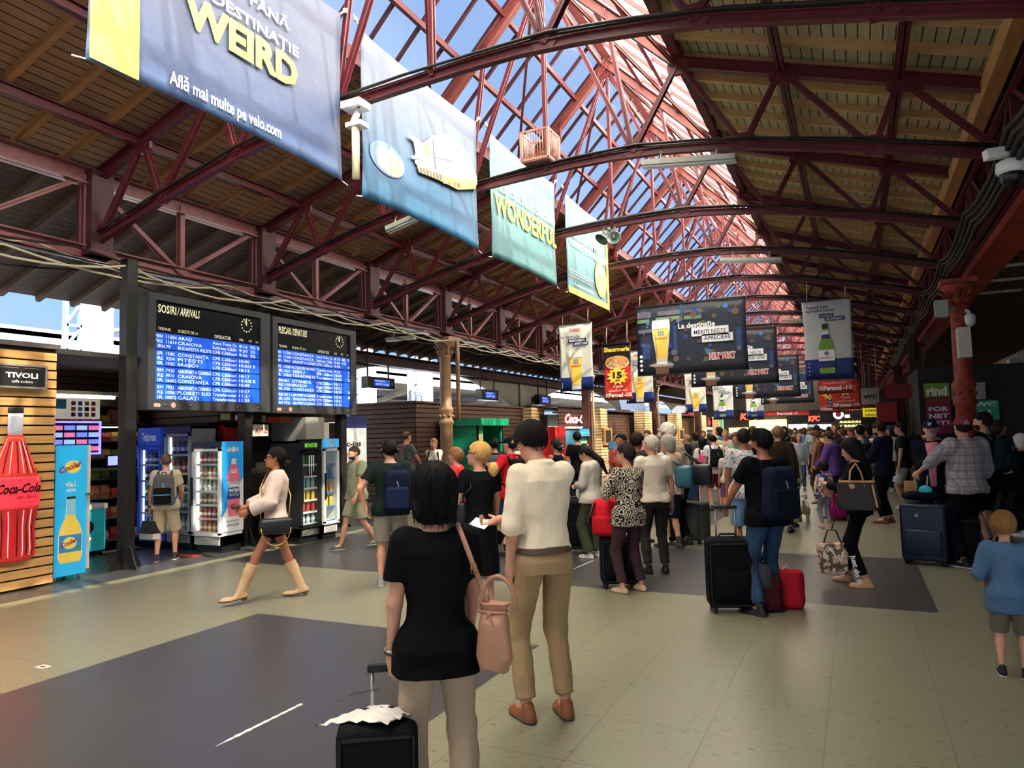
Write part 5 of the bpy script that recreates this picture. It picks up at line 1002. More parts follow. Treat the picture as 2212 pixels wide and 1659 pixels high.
# awnings / tarps above far kiosks
def tarp(pts, m, lab, X=-9.7):
    P = [PX(*p, X) for p in pts]; fr = FX(X); a = MB(); a.poly(fr, [(p[1], p[2]) for p in P][::-1], 0, .05, m); tag(a.build('tarpaulin'), lab, 'tarpaulin')
tarp([(1334, 862), (1390, 866), (1394, 888), (1340, 885)], mat('pale_blue_tarp', '8fa6d0', .6, var=.15), 'pale blue printed tarpaulin above the wide brown slat front'); tarp([(1448, 888), (1462, 876), (1482, 878), (1486, 894), (1450, 893)], mat('white_tarp', 'c3cbe0', .6, var=.2), 'crumpled white tarpaulin on a far kiosk roof'); tarp([(1470, 892), (1504, 888), (1502, 899), (1471, 899)], mat('crimson_tarp', '9c2a3a', .6), 'crimson cloth strip on the roof beside the white tarpaulin')
p = PX(1555, 915, -8.6); t = thing('flag', 'green and white feather flag standing by the far kiosks', 'flag', (-8.4, p[1], 0)); MB().tube([(-8.4, p[1], 0), (-8.4, p[1], 3.6)], .03, wfr, 6).build('pole', t); MB().poly(FX(-8.42), [(p[1], 1.2), (p[1]+.5, 1.6), (p[1]-.3, 3.0), (p[1]-2.1, 3.7), (p[1]-1.6, 2.6)], 0, .02, mat('flag_green', '1f8a4a', .6)).build('cloth', t)
# ================================================================ FAR END
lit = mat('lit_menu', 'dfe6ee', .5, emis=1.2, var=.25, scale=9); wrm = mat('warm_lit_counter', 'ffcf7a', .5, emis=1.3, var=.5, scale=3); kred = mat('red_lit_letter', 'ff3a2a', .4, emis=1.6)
def farbox(nm, lab, cat, pts, Y, m, dep=.3, tx=None, tm=None, g=None):
    a = PY(*pts[0], Y); b = PY(*pts[1], Y); t = thing(nm, lab, cat, (a[0], Y, b[2]), g); MB().box((a[0], Y, b[2]), (b[0], Y+dep, a[2]), m).build('panel', t)
    if tx: MB().text(FY(Y), tx, (a[0]+b[0])/2, b[2]+(a[2]-b[2])*.2, (a[2]-b[2])*.6, tm, w=(b[0]-a[0])*.85, d=.05, align='C', bold=.05, shear=.2).build('lettering', t)
    return t
farbox('fascia', 'black fascia with large glowing red letters at the far end, left one', 'sign', ((1592, 886), (1645, 908)), 63.5, hd, .4); LET = lambda t_, x0, x1, y0, y1: (lambda a, b: MB().text(FY(63.5), 'KFC', a[0], b[2], a[2]-b[2], kred, w=b[0]-a[0], d=.05, bold=.05, shear=.2).build('lettering', t_))(PY(x0, y0, 63.5), PY(x1, y1, 63.5)); LET(bpy.data.objects['fascia'], 1598, 1640, 893, 905); farbox('fascia', 'dark fascia with smaller glowing red letters at the far end, right one', 'sign', ((1700, 888), (1800, 912)), 63.5, hd, .4); LET(bpy.data.objects['fascia.001'], 1745, 1772, 899, 909)
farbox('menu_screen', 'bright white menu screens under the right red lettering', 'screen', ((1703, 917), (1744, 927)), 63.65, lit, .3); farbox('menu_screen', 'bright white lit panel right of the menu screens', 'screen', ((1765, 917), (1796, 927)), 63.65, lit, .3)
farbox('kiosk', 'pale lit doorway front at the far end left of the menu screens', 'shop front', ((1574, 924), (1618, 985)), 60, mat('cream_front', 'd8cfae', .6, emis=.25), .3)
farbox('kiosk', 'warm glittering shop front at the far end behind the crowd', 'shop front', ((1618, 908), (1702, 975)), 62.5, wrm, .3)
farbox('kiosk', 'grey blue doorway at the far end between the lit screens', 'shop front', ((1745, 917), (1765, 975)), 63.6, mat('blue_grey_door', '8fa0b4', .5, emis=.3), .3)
# bakery stand with shelves of loaves
Yb = 45.; a = PY(1812, 905, Yb); b = PY(1900, 938, Yb); t = thing('bakery_stand', 'glowing yellow bakery counter on the right of the far walkway', 'counter', (a[0], Yb, 0)); MB().box((a[0], Yb+.5, 0), (b[0], Yb+1.6, a[2]+.25), dark_in).box((a[0], Yb, 0), (b[0], Yb+.5, 1.0), dark_in).build('body', t)
lf = mat('golden_loaf', 'e0a23c', .5, emis=.9, var=.2)  # loaves, like their shelves, are given a glow in place of counter lamps
for r in range(4):
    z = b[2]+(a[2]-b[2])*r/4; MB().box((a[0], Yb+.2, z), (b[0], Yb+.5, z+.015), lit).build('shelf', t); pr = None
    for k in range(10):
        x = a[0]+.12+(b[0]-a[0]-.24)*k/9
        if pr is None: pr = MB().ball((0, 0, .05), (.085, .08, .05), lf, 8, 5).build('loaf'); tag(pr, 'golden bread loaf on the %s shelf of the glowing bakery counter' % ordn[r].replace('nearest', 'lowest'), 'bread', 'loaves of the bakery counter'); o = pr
        else: o = pr.copy(); C.objects.link(o)
        o.location = (x, Yb+.33, z+.015)
farbox('round_sign', 'small black sign board with two glowing white logos by the bakery', 'sign', ((1797, 886), (1826, 905)), 44, hd, .15); p = PY(1811, 895, 43.98); MB().disc(FY(43.98), p[0], p[2], .27, 0, .02, lit).disc(FY(43.98), p[0], p[2], .15, .021, .03, prt_red).tube([(p[0], 44.05, p[2]+.2), (p[0], 43.5, arch(p[0]))], .015, blk, 5).build('round_logo', bpy.data.objects['round_sign'])
farbox('round_sign', 'pale blue glowing oval sign right of the round white logo', 'sign', ((1824, 896), (1836, 902)), 44, lit, .15)
# right hand booths
t = thing('kiosk', 'dark booth on the right carrying the maroon poster and restroom sign', 'kiosk', (1.95, 21.2, 0)); MB().box((1.5, 21.2, 0), (5.2, 25, 3.15), mat('booth_dark', '26221f', .7)).build('body', t)
t = thing('kiosk', 'dark money exchange booth in the middle right distance', 'kiosk', (.25, 27.1, 0)); MB().box((.15, 27.05, 0), (1.3, 29.5, 2.2), mat('booth_dark', '26221f', .7)).build('body', t)
tag(MB().box((.75, 24.1, 0), (1.35, 24.5, 1.9), mat('booth_dark', '26221f', .7)).build('kiosk'), 'dark narrow booth behind the blue drink poster', 'kiosk')
t = thing('bench', 'long low maroon stone planter bench at the right edge', 'bench', (2.6, 11.5, 0)); mo = mat('maroon_stone', '5c2a26', .5, var=.2); MB().box((2.5, 12.2, 0), (5.2, 13.0, .62), mo).build('base', t); MB().box((2.42, 12.1, .62), (5.3, 13.1, .7), mo).build('slab', t)
# ---- things up in the roof
def at_truss(px, py, k): return PY(px, py, TR[k])
p = at_truss(1170, 388, 2); cg = mat('rusty_pink_iron', '9a6a5c', .6, var=.3); x0 = p[0]-.2; z0 = arch(p[0])+.14; Y = TR[2]; x0 = float(p[0])-.22; s = .42
t = thing('cage', 'small rusty cage with a nest sitting on the second visible truss', 'cage', (x0, Y, z0)); a = MB()
for X in (x0, x0+s):
    for y in (Y-.2, Y+.2): a.box((X-.018, y-.018, z0), (X+.018, y+.018, z0+s), cg)
for z in (z0, z0+s): a.box((x0, Y-.21, z-.015), (x0+s, Y-.19, z+.015), cg).box((x0, Y+.19, z-.015), (x0+s, Y+.21, z+.015), cg).box((x0-.01, Y-.2, z-.015), (x0+.01, Y+.2, z+.015), cg).box((x0+s-.01, Y-.2, z-.015), (x0+s+.01, Y+.2, z+.015), cg)
a.box((x0, Y-.2, z0-.03), (x0+s, Y+.2, z0), cg).build('frame', t); a = MB()
for k in range(1, 10):
    X = x0+s*k/10; a.tube([(X, Y-.2, z0), (X, Y-.2, z0+s)], .006, cg, 5); a.tube([(x0+s, Y-.2+.04*k, z0), (x0+s, Y-.2+.04*k, z0+s)], .006, cg, 5); a.tube([(x0, Y-.2+.04*k, z0), (x0, Y-.2+.04*k, z0+s)], .006, cg, 5)
a.build('bars', t); a = MB(); rn = random.Random(2)
for k in range(110):
    q = V3(x0+rn.uniform(.04, s-.04), Y+rn.uniform(-.17, .17), z0+rn.uniform(.01, .13)); a.bar(q, q+V3(rn.uniform(-.1, .1), rn.uniform(-.1, .1), rn.uniform(-.02, .06)), .006, .006, mat('twigs', '8a7a54', .9))
tag(a.build('nest', t), kind='stuff')
hg = mat('grey_horn', '485250', .4, var=.1); p = at_truss(1318, 520, 3)
for i, (dx, px_, lab) in enumerate(((0, 1306, 'grey horn loudspeaker pointing down left under the truss'), (1, 1330, 'grey horn loudspeaker facing the viewer under the truss'))):
    q = at_truss(px_, 518, 3); q[1] -= .12; t = thing('loudspeaker', lab, 'loudspeaker', q, 'horn loudspeakers'); prof = [(.03, -.2), (.035, -.12), (.07, -.04), (.12, .02), (.135, .04), (.12, .035), (.05, -.05), (.02, -.06)]
    a = MB().lathe((0, 0, 0), prof, hg, 18); a.lathe((0, 0, 0), [(.05, -.26), (.055, -.2), (.03, -.18)], hg, 14); R = Matrix.Rotation(math.radians(80 if dx else 140), 4, 'X') @ Matrix.Rotation(math.radians(0), 4, 'Y'); R = Matrix.Rotation(math.radians(15 if dx else -40), 4, 'Z') @ R
    a.v = [tuple(R @ Vector(v)) for v in a.v]; a.build('horn', t, False); MB().bar((q[0], q[1], q[2]), (q[0], TR[3], arch(q[0])), .03, .03, hg).build('bracket', t)
gl_t = mat('grey_tube_housing', '9a9d94', .5)
for i, (px0, px1, py, k) in enumerate(((1392, 1592, 352, 2), (1558, 1690, 563, 4), (1690, 1770, 690, 7), (845, 905, 487, 2), (840, 900, 700, 4))):
    a = at_truss(px0, py, k); b = at_truss(px1, py, k); a[2] = arch(a[0])-.2; b[2] = arch(b[0])-.2; a[1] -= .1; b[1] -= .1
    if i == 3: b = a+V3(.55, 0, .12)
    t = thing('tube_lamp', 'unlit grey fluorescent fixture under the %s, %s' % (('%s truss' % ordn[k]), ('right of the cage', 'beyond the loudspeakers', 'far down the hall', 'left of the train banner', 'far left')[i]), 'lamp', a, 'fluorescent fixtures under the trusses')
    MB().bar(a, b, .14, .07, gl_t).build('housing', t); MB().tube([a-V3(0, .03, .05), b-V3(0, .03, .05)], .018, mat('unlit_tube', 'd9dcd6', .3), 8).tube([a+V3(0, -.03, -.05)+V3(0, .08, 0), b+V3(0, .05, -.05)], .018, mat('unlit_tube', 'd9dcd6', .3), 8).build('tube', t)
    h_ = MB()
    for q in (a*.8+b*.2, a*.2+b*.8): h_.tube([q, (q[0], q[1]+.1, arch(q[0]))], .012, gl_t, 5)
    h_.build('hanger', t)
p = PY(781, 330, 6.1); t = thing('radio_antenna', 'pale cylindrical antenna hanging between the grey and blue banners', 'antenna', (p[0], 6.1, p[2])); MB().tube([(p[0], 6.0, p[2]-.32), (p[0], 6.0, p[2]+.25)], .042, mat('ivory_plastic', 'd2cba8', .5), 14).build('tube', t); MB().box((p[0]-.1, 5.95, p[2]+.25), (p[0]+.1, 6.1, p[2]+.3), wfr).bar((p[0]-.05, 6.02, p[2]+.3), (p[0]-.05, 6.12, p[2]+.5), .05, .05, wfr).box((p[0]-.2, 6.0, p[2]+.5), (p[0]+.05, 6.2, p[2]+.58), wfr).tube([(p[0], 6.05, p[2]+.5), (p[0]-.02, TR[1], arch(p[0]))], .02, blk, 6).build('bracket', t)
# right column fittings
t = thing('junction_box', 'tall off-white electrical box on the rusty red column', 'box', (1.78, 14.75, 3.0)); p = PY(2095, 702, 14.75); q = PY(2066, 760, 14.75); MB().box((q[0]+.02, 14.55, q[2]-.12), (p[0]-.02, 14.85, p[2]-.05), mat('off_white_box', 'b9b6a6', .5, var=.1)).build('case', t)
t = thing('dome_camera', 'white dome camera on a bent arm by the rusty red column', 'camera', (2.1, 14.8, 3.7)); p = PY(2095, 685, 14.8); MB().tube([(1.85, 14.8, p[2]+.12), (p[0]-.03, 14.8, p[2]+.12), (p[0], 14.8, p[2]+.05)], .035, wfr, 8).build('arm', t); MB().lathe((p[0], 14.8, p[2]-.12), [(.03, -.05), (.075, 0), (.085, .06), (.085, .14), (.05, .18)], wfr, 14).build('dome', t)
p = PY(2030, 668, 14.6); tag(MB().box((p[0]-.08, 14.5, p[2]-.15), (p[0]+.12, 14.7, p[2]+.15), gl_t).bar((p[0], 14.6, p[2]), (1.78, 14.95, p[2]+.05), .05, .05, gl_t).build('floodlight'), 'grey boxy floodlight left of the rusty column top', 'floodlight')
p = PY(2185, 375, 8.6); t = thing('dome_camera', 'large white domed security camera at the right edge under the girder', 'camera', p); MB().lathe(p, [(.12, 0), (.14, .04), (.13, .12), (.05, .16)], wfr, 16).build('housing', t); MB().ball(p-V3(0, 0, .02), (.11, .11, .12), hd, 14, 8).build('dome', t); MB().tube([p+V3(0, 0, .14), p+V3(0, 0, .22), (XR+.1, 8.7, 4.4)], .03, wfr, 8).build('arm', t)
p = PY(2195, 325, 8.6); t = thing('security_camera', 'white bullet camera above the large dome camera at right edge', 'camera', p); MB().bar(p, p+V3(-.28, -.1, -.03), .1, .1, wfr).build('housing', t); MB().tube([p, (XR+.05, 8.7, 4.45)], .02, wfr, 6).build('bracket', t)
for i in range(7):
    Y = 10.5+1.7*i; t = thing('tube_lamp', 'unlit tube lamp across the dark right aisle, %s from the viewer' % ordn[i], 'lamp', (2.9, Y, 4.35), 'tube lamps of the right aisle'); z = roofz(3.2)-.32
    MB().box((2.55, Y-.05, z), (3.8, Y+.05, z+.05), mat('cream_tube', 'c3bd9c', .5)).build('tube', t); MB().box((3.1, Y-.01, z+.05), (3.14, Y+.01, z+.45), blk).build('hanger', t)
# ================================================================ PEOPLE: smooth bodies from blended limbs, meshed as one skin
def smin(a, b, k):
    h = np.clip(.5+.5*(b-a)/k, 0, 1); return b*(1-h)+a*h-k*h*(1-h)
def cap(P, a, b, ra, rb):
    ab = b-a; t = np.clip(((P-a)@ab)/(ab@ab+1e-12), 0, 1); return np.linalg.norm(P-a-t[:, None]*ab, axis=1)-(ra+(rb-ra)*t)
def ell(P, c, r, R=None):
    q = P-c
    if R is not None: q = q@R
    r = V3(r); k0 = np.linalg.norm(q/r, axis=1); k1 = np.linalg.norm(q/(r*r), axis=1)+1e-9; return k0*(k0-1)/k1
def rot(ax, a):
    c, s = math.cos(a), math.sin(a)
    return np.array({'x': [[1, 0, 0], [0, c, -s], [0, s, c]], 'y': [[c, 0, s], [0, 1, 0], [-s, 0, c]], 'z': [[c, -s, 0], [s, c, 0], [0, 0, 1]]}[ax])
def wob(P, f, ph=0.):
    return (np.sin(P[:, 0]*f+ph+1.7*np.sin(P[:, 2]*f*.6))*np.sin(P[:, 2]*f*.8+ph*2+np.sin(P[:, 1]*f))+.6*np.sin(P[:, 1]*f*1.3+P[:, 2]*f*.5+ph))*.6
def nets(f, lo, hi, vx):
    """surface mesh of f(P)=0 inside a box, worked out coarse first, then fine near the surface"""
    S = 4; n = [int(math.ceil((hi[i]-lo[i])/(vx*S)))+1 for i in range(3)]
    ax = [lo[i]+np.arange(n[i]+1)*vx*S for i in range(3)]
    g = np.stack(np.meshgrid(*ax, indexing='ij'), -1).reshape(-1, 3); v = f(g).reshape([k+1 for k in n])
    c = [v[i:n[0]+i, j:n[1]+j, k:n[2]+k] for i in (0, 1) for j in (0, 1) for k in (0, 1)]
    mn = np.min(c, 0); mx = np.max(c, 0); th = vx*S*1.1; act = (mn < th) & (mx > -th)
    N = [k*S+1 for k in n]; A = np.repeat(np.repeat(np.repeat(act, S, 0), S, 1), S, 2); M = np.zeros(N, bool)
    for i in (0, 1):
        for j in (0, 1):
            for k in (0, 1): M[i:i+A.shape[0], j:j+A.shape[1], k:k+A.shape[2]] |= A
    D = np.full(N, 1.); sg = np.repeat(np.repeat(np.repeat(np.where(c[0] < 0, -1., 1.), S, 0), S, 1), S, 2); D[:-1, :-1, :-1] = sg
    idx = np.argwhere(M); D[M] = f(lo+idx*vx)
    ins = D < 0; cs = [ins[i:N[0]-1+i, j:N[1]-1+j, k:N[2]-1+k] for i in (0, 1) for j in (0, 1) for k in (0, 1)]
    sm = np.sum(cs, 0); cell = (sm > 0) & (sm < 8); ci = np.argwhere(cell)
    if len(ci) == 0: return np.zeros((0, 3)), []
    acc = np.zeros((len(ci), 3)); cnt = np.zeros(len(ci)); O = [(i, j, k) for i in (0, 1) for j in (0, 1) for k in (0, 1)]
    for a in O:
        for d in range(3):
            if a[d]: continue
            b = list(a); b[d] = 1; va = D[tuple((ci+a).T)]; vb = D[tuple((ci+b).T)]; m = (va < 0) != (vb < 0)
            t = np.where(m, va/(va-vb+1e-12), 0); p = ci+np.array(a, float); p[:, d] += t; acc[m] += p[m]; cnt[m] += 1
    V = lo+acc/cnt[:, None]*vx; ID = np.full(cell.shape, -1); ID[tuple(ci.T)] = np.arange(len(ci)); F_ = []
    for d in range(3):
        e, g_ = [(1, 2), (2, 0), (0, 1)][d]; sl0 = [slice(None)]*3; sl1 = [slice(None)]*3; sl0[d] = slice(0, -1); sl1[d] = slice(1, None)
        a = ins[tuple(sl0)]; b = ins[tuple(sl1)]
        for flip in (0, 1):
            q = np.argwhere((a & ~b) if not flip else (~a & b)); q = q[(q[:, e] > 0) & (q[:, g_] > 0) & (q[:, e] < cell.shape[e]) & (q[:, g_] < cell.shape[g_]) & (q[:, d] < cell.shape[d])]
            o = []
            for (de, dg) in ((-1, -1), (0, -1), (0, 0), (-1, 0)): w = q.copy(); w[:, e] += de; w[:, g_] += dg; o.append(ID[tuple(w.T)])
            q4 = np.stack(o if not flip else o[::-1], 1); F_.append(q4[(q4 >= 0).all(1)])
    return V, np.concatenate(F_)
def skinmesh(name, f, lo, hi, vx, m, parent):
    V, Q = nets(f, V3(lo), V3(hi), vx)
    if len(V) == 0: return None
    me = bpy.data.meshes.new(name); me.vertices.add(len(V)); me.vertices.foreach_set('co', V.astype(np.float32).ravel())
    nf = len(Q); me.loops.add(nf*4); me.polygons.add(nf); me.loops.foreach_set('vertex_index', Q.astype(np.int32).ravel())
    me.polygons.foreach_set('loop_start', np.arange(nf, dtype=np.int32)*4); me.polygons.foreach_set('use_smooth', np.ones(nf, bool)); me.update(calc_edges=True)
    me.materials.append(m); o = bpy.data.objects.new(name, me); C.objects.link(o); o.parent = parent; return o
def ik(a, b, l1, l2, pole):
    d = b-a; L_ = np.linalg.norm(d); mxl = (l1+l2)*.999
    if L_ > mxl: b = a+d/L_*mxl; d = b-a; L_ = mxl
    u = d/L_; x = (l1*l1-l2*l2+L_*L_)/(2*L_); h = math.sqrt(max(l1*l1-x*x, 0)); p = V3(pole)-u*u.dot(V3(pole)); p /= np.linalg.norm(p)+1e-9; return a+u*x+p*h, b
skin_l = NG('fair_skin', .5); skin_l.put(skin_l.mix(skin_l.noise(9), lin('b98266'), lin('c9957a')), skin_l.b.inputs['Base Color']); skin_l.b.inputs['Subsurface Weight'].default_value = .08
skin_t = NG('tanned_skin', .5); skin_t.put(skin_t.mix(skin_t.noise(9), lin('94593f'), lin('a86c4e')), skin_t.b.inputs['Base Color']); skin_t.b.inputs['Subsurface Weight'].default_value = .06
SK = {'l': skin_l.m, 't': skin_t.m}
def hairmat(c):
    k = 'hair_'+c
    if k in MATS: return MATS[k]
    g = NG('hair_'+c, .62); g.b.inputs['Specular IOR Level'].default_value = .12; g.put(g.mix(g.noise(16, 6, (7, 7, .7)), lin(c), tuple(min(1, x*1.7+.003) for x in lin(c)[:3])+(1,)), g.b.inputs['Base Color']); g.bump(g.noise(22, 6, (8, 8, .6)), .5, .01); MATS[k] = g.m; return g.m
def fabric(c, kind=''):
    k = 'fabric_'+c+kind
    if k in MATS: return MATS[k]
    g = NG('fabric_'+c, .85); a = lin(c); g.b.inputs['Specular IOR Level'].default_value = .08
    if kind == 'plaid':
        l1 = g.M('MAXIMUM', g.line(g.x, .045, .015), g.line(g.z, .045, .014)); l2 = g.M('MAXIMUM', g.line(g.x, .09, .012, .03), g.line(g.z, .09, .012, .03)); c_ = g.mix(g.M('MULTIPLY', l1, .6), a, lin('8f7f86')); c_ = g.mix(g.M('MULTIPLY', l2, .7), c_, lin('6f6a80'))
    elif kind == 'floral':
        v = g.nt.nodes.new('ShaderNodeTexVoronoi'); v.inputs['Scale'].default_value = 17; g.nt.links.new(g.co, v.inputs['Vector']); w = g.M('ABSOLUTE', g.M('SUBTRACT', g.M('FRACT', g.M('MULTIPLY', v.outputs['Distance'], 3.1)), .5)); c_ = g.mix(g.M('GREATER_THAN', g.M('ADD', w, g.M('MULTIPLY', g.noise(40), .25)), .36), a, lin('1c1916'))
    elif kind == 'camo': c_ = g.mix(g.M('GREATER_THAN', g.noise(14, 2), .5), a, lin('c8a58a')); c_ = g.mix(g.M('GREATER_THAN', g.noise(18, 2, (1, 1.3, .8)), .58), c_, lin('d8d4cc'))
    elif kind == 'denim': c_ = g.mix(g.noise(5, 5, (3, 3, .8)), tuple(x*.6 for x in a[:3])+(1,), tuple(min(1, x*1.5) for x in a[:3])+(1,))
    elif kind == 'print': c_ = g.mix(g.M('GREATER_THAN', g.noise(30, 4), .56), a, lin('8f8a84'))
    else: c_ = g.mix(g.noise(6, 4), tuple(x*.86 for x in a[:3])+(1,), tuple(min(1, x*1.1) for x in a[:3])+(1,))
    g.put(c_, g.b.inputs['Base Color']); g.bump(g.noise(10, 5, (1.6, 1.6, .7)), .55, .03); MATS[k] = g.m; return g.m
eyem = mat('eye_white', 'e8e4dc', .2, var=.02); irism = mat('iris_dark', '1c130e', .2, var=.02); lens = mat('dark_lens', '0e0e10', .1, var=.02, spec=.3); leathb = mat('black_leather', '18181a', .4)
def person(label, px, py, Hh, face=0., vx=None, top=('t', '222222', ''), bot=('trousers', '333333', ''), shoe=('sneaker', '222222', 'dddddd'), hair=('short', '1a1412'), sk='l',
           lh=None, rh=None, lf=None, rf=None, lean=0., hy=0., hp=0., fem=False, wide=1., belly=0., headk=1., curl=(.35, .35), extra=(), at=None, cat='person', beard=None, armw=1., hpole=None):
    """face: heading in degrees, 0 = looking away down the hall, 90 = towards the left kiosks, 180 = towards the viewer
    hands lh/rh and feet lf/rf as (right, forward, up) in units of a 1.75 m figure"""
    loc = G(px, py) if at is None else V3(*at, 0); s = Hh/1.75; dist = np.linalg.norm(loc-EYE*[1, 1, 0]); vx = vx or min(max(dist*.0013, .0065), .024)
    T = thing('person', label, cat, loc, None, math.radians(face)); Sw = (.168 if fem else .186)*wide; Hw = .088
    Ru = rot('x', -lean); piv = V3(0, 0, .95); up = lambda p: (V3(p)-piv)@Ru.T+piv
    neck = up((0, -.005, 1.475)); hc0 = V3(0, .022, 1.63); Rh = Ru@rot('z', hy)@rot('x', -hp); hb = up((0, 0, 1.50)); hc = hb+((hc0-V3(0, 0, 1.50))*headk)@Rh.T
    sh = {-1: up((-Sw, -.01, 1.43)), 1: up((Sw, -.01, 1.43))}; tgt = {-1: lh or (-.25, .06, .82), 1: rh or (.25, .06, .82)}; el, wr_ = {}, {}
    for k in (-1, 1): el[k], wr_[k] = ik(sh[k], V3(tgt[k]), .30*armw, .265*armw, (hpole or {}).get(k, (k*.55, -.9, -.25)))
    hip = {-1: V3(-Hw, 0, .91), 1: V3(Hw, 0, .91)}; ft = {-1: V3(lf or (-.11, 0, .085)), 1: V3(rf or (.11, .0, .085))}; kn, an = {}, {}
    for k in (-1, 1): kn[k], an[k] = ik(hip[k], ft[k], .44, .425, (k*.12, 1, 0))
    bw = (.92 if fem else 1.)*wide; zz = [.84, .92, 1.02, 1.12, 1.26, 1.38, 1.45, 1.5]
    aw = np.array([.155, .172*(1.04 if fem else .97), .150*(.93 if fem else 1), .140*(.93 if fem else 1.02), .160, .165, .12, .05])*bw; bd = np.array([.10, .118, .105, .1, .115, .105, .075, .045])*(1+belly*.3)*wide**.5; bd[2] += belly*.09; bd[3] += belly*.1; bd[1] += belly*.05; yc = np.array([-.01, -.012, 0, .004, .004, -.012, -.012, -.005]); yc[2] += belly*.05; yc[3] += belly*.05
    def torso(P, inf=0., z0=.84, z1=1.5):
        q = (P-piv)@Ru+piv; a = np.interp(q[:, 2], zz, aw)+inf; b = np.interp(q[:, 2], zz, bd)+inf; y = np.interp(q[:, 2], zz, yc)
        d = (np.sqrt((q[:, 0]/a)**2+((q[:, 1]-y)/b)**2)-1)*np.minimum(a, b); 
        if fem: d = smin(d, smin(ell(q, V3(-.07, .085, 1.27), (.06, .05, .06)), ell(q, V3(.07, .085, 1.27), (.06, .05, .06)), .02)-inf, .03)
        return np.maximum(np.maximum(d, z0-q[:, 2]), q[:, 2]-z1), q
    def arms(P, inf=0., cut=None):
        D = None
        for k in (-1, 1):
            d = smin(cap(P, sh[k]+V3(-k*.03, 0, -.01), el[k], .056*bw+inf, .042+inf), cap(P, el[k], wr_[k], .043+inf, .027+inf), .02)
            if cut is not None:
                if cut <= 1: t = ((P-sh[k])@(el[k]-sh[k]))/((el[k]-sh[k])@(el[k]-sh[k])); e_ = (t-cut)*.3
                else: t = ((P-el[k])@(wr_[k]-el[k]))/((wr_[k]-el[k])@(wr_[k]-el[k])); e_ = np.where(((P-el[k])@(wr_[k]-el[k])) > 0, (t-(cut-1))*.265, -1.)
                d = np.maximum(d, e_)
            D = d if D is None else smin(D, d, .01)
        return D
    def head(P):
        q = (P-hc)@Rh/headk; d = ell(q, V3(0, -.012, .03), (.076, .098, .094)); d = smin(d, ell(q, V3(0, .03, -.045), (.058, .066, .072)), .035)
        d = smin(d, cap(q, V3(0, .088, .012), V3(0, .105, -.022), .009, .015), .014); d = smin(d, ell(q, V3(0, .075, -.088), (.026, .022, .02)), .02)
        for k in (-1, 1):
            d = smin(d, ell(q, V3(k*.078, -.005, .0), (.012, .02, .033)), .008); d = smin(d, cap(q, V3(k*.015, .088, .036), V3(k*.045, .078, .034), .008, .007), .012)
            d = -smin(-d, ell(q, V3(k*.032, .102, .016), (.016, .016, .011)), .012)
        d = smin(d, ell(q, V3(0, .089, -.048), (.024, .012, .006)), .006); d = smin(d, ell(q, V3(0, .088, -.06), (.02, .012, .007)), .006); return d*headk
    def hand(P, k, cr):
        f = wr_[k]-el[k]; f /= np.linalg.norm(f); n = np.cross(f, V3(0, 1, 0)) if abs(f[1]) < .8 else np.cross(f, V3(0, 0, 1)); n = n/(np.linalg.norm(n)+1e-9)
        if n[0]*k > 0: n = -n
        w = np.cross(f, n); 
        if w[1] < 0 and abs(f[1]) < .8: w = -w
        R = np.stack([w, n, f], 1); c = wr_[k]+f*.05; d = smin(ell(P, c, (.041, .015, .054), R), cap(P, wr_[k], wr_[k]+f*.03, .026, .024), .02)
        for i, (o, L_) in enumerate(((.030, .068), (.010, .076), (-.011, .070), (-.031, .054))):
            a = wr_[k]+f*.088+w*o; c1 = cr*1.25; d1 = f*math.cos(c1*.7)+n*math.sin(c1*.7); b = a+d1*L_*.5; d2 = f*math.cos(c1*1.9)+n*math.sin(c1*1.9); e = b+d2*L_*.5
            d = smin(d, smin(cap(P, a-f*.02, b, .0095, .0085), cap(P, b, e, .0085, .007), .003), .006)
        a = wr_[k]+f*.03+w*.03; b = a+(w*.6+f*.7+n*.35)*.04; e = b+(w*.2+f*.8+n*.6)*.032; return smin(d, smin(cap(P, a, b, .013, .011), cap(P, b, e, .011, .008), .004), .008)
    def legs(P, inf=0., k0=None):
        D = None
        for k in (-1, 1):
            d = smin(cap(P, hip[k], kn[k], .084*bw+inf, .054+inf), cap(P, kn[k]+(an[k]-kn[k])*.02, kn[k]+(an[k]-kn[k])*.35, .052+inf, .054+inf), .03); d = smin(d, cap(P, kn[k]+(an[k]-kn[k])*.35, an[k], .052+inf, .036+inf), .03)
            D = d if D is None else smin(D, d, .012)
        return D
    def feet(P):
        D = None
        for k in (-1, 1):
            a = an[k]; f = V3(k*.12, 1, 0); f /= np.linalg.norm(f); d = cap(P, a+V3(0, 0, -.01), a+f*.12+V3(0, 0, -.055), .036, .026); d = smin(d, ell(P, a-f*.02+V3(0, 0, -.05), (.03, .035, .032)), .02); D = d if D is None else np.minimum(D, d)
        return np.maximum(D, (min(an[-1][2], an[1][2])-.083)-P[:, 2])
    shoetype = shoe[0]
    def body(P):
        d, q = torso(P, -.006, z0=.93); d = smin(d, cap(P, up((0, -.012, 1.44)), hc+V3(0, 0, -.05)@Rh.T*headk, .052*bw, .05), .03); d = smin(d, arms(P, -.004), .03); d = smin(d, head(P), .015)
        for k in (-1, 1): d = smin(d, hand(P, k, curl[0 if k < 0 else 1]), .012)
        d = smin(d, legs(P, -.004), .04); return np.minimum(d, feet(P)+.004)
    sc_ = lambda f: (lambda P: f(P/s)*s)
    pts = np.array([hc, *wr_.values(), *el.values(), *kn.values(), *an.values(), *sh.values()]); lo = pts.min(0)-.22; hi = pts.max(0)+.22; lo[2] = -.03+min(0, lo[2]+.15); hi[2] = hc[2]+.22
    def mk(nm, f, m, v=None, l=None, h=None): return skinmesh(nm, sc_(f), (lo if l is None else l)*s, (hi if h is None else h)*s, v or vx, m, T)
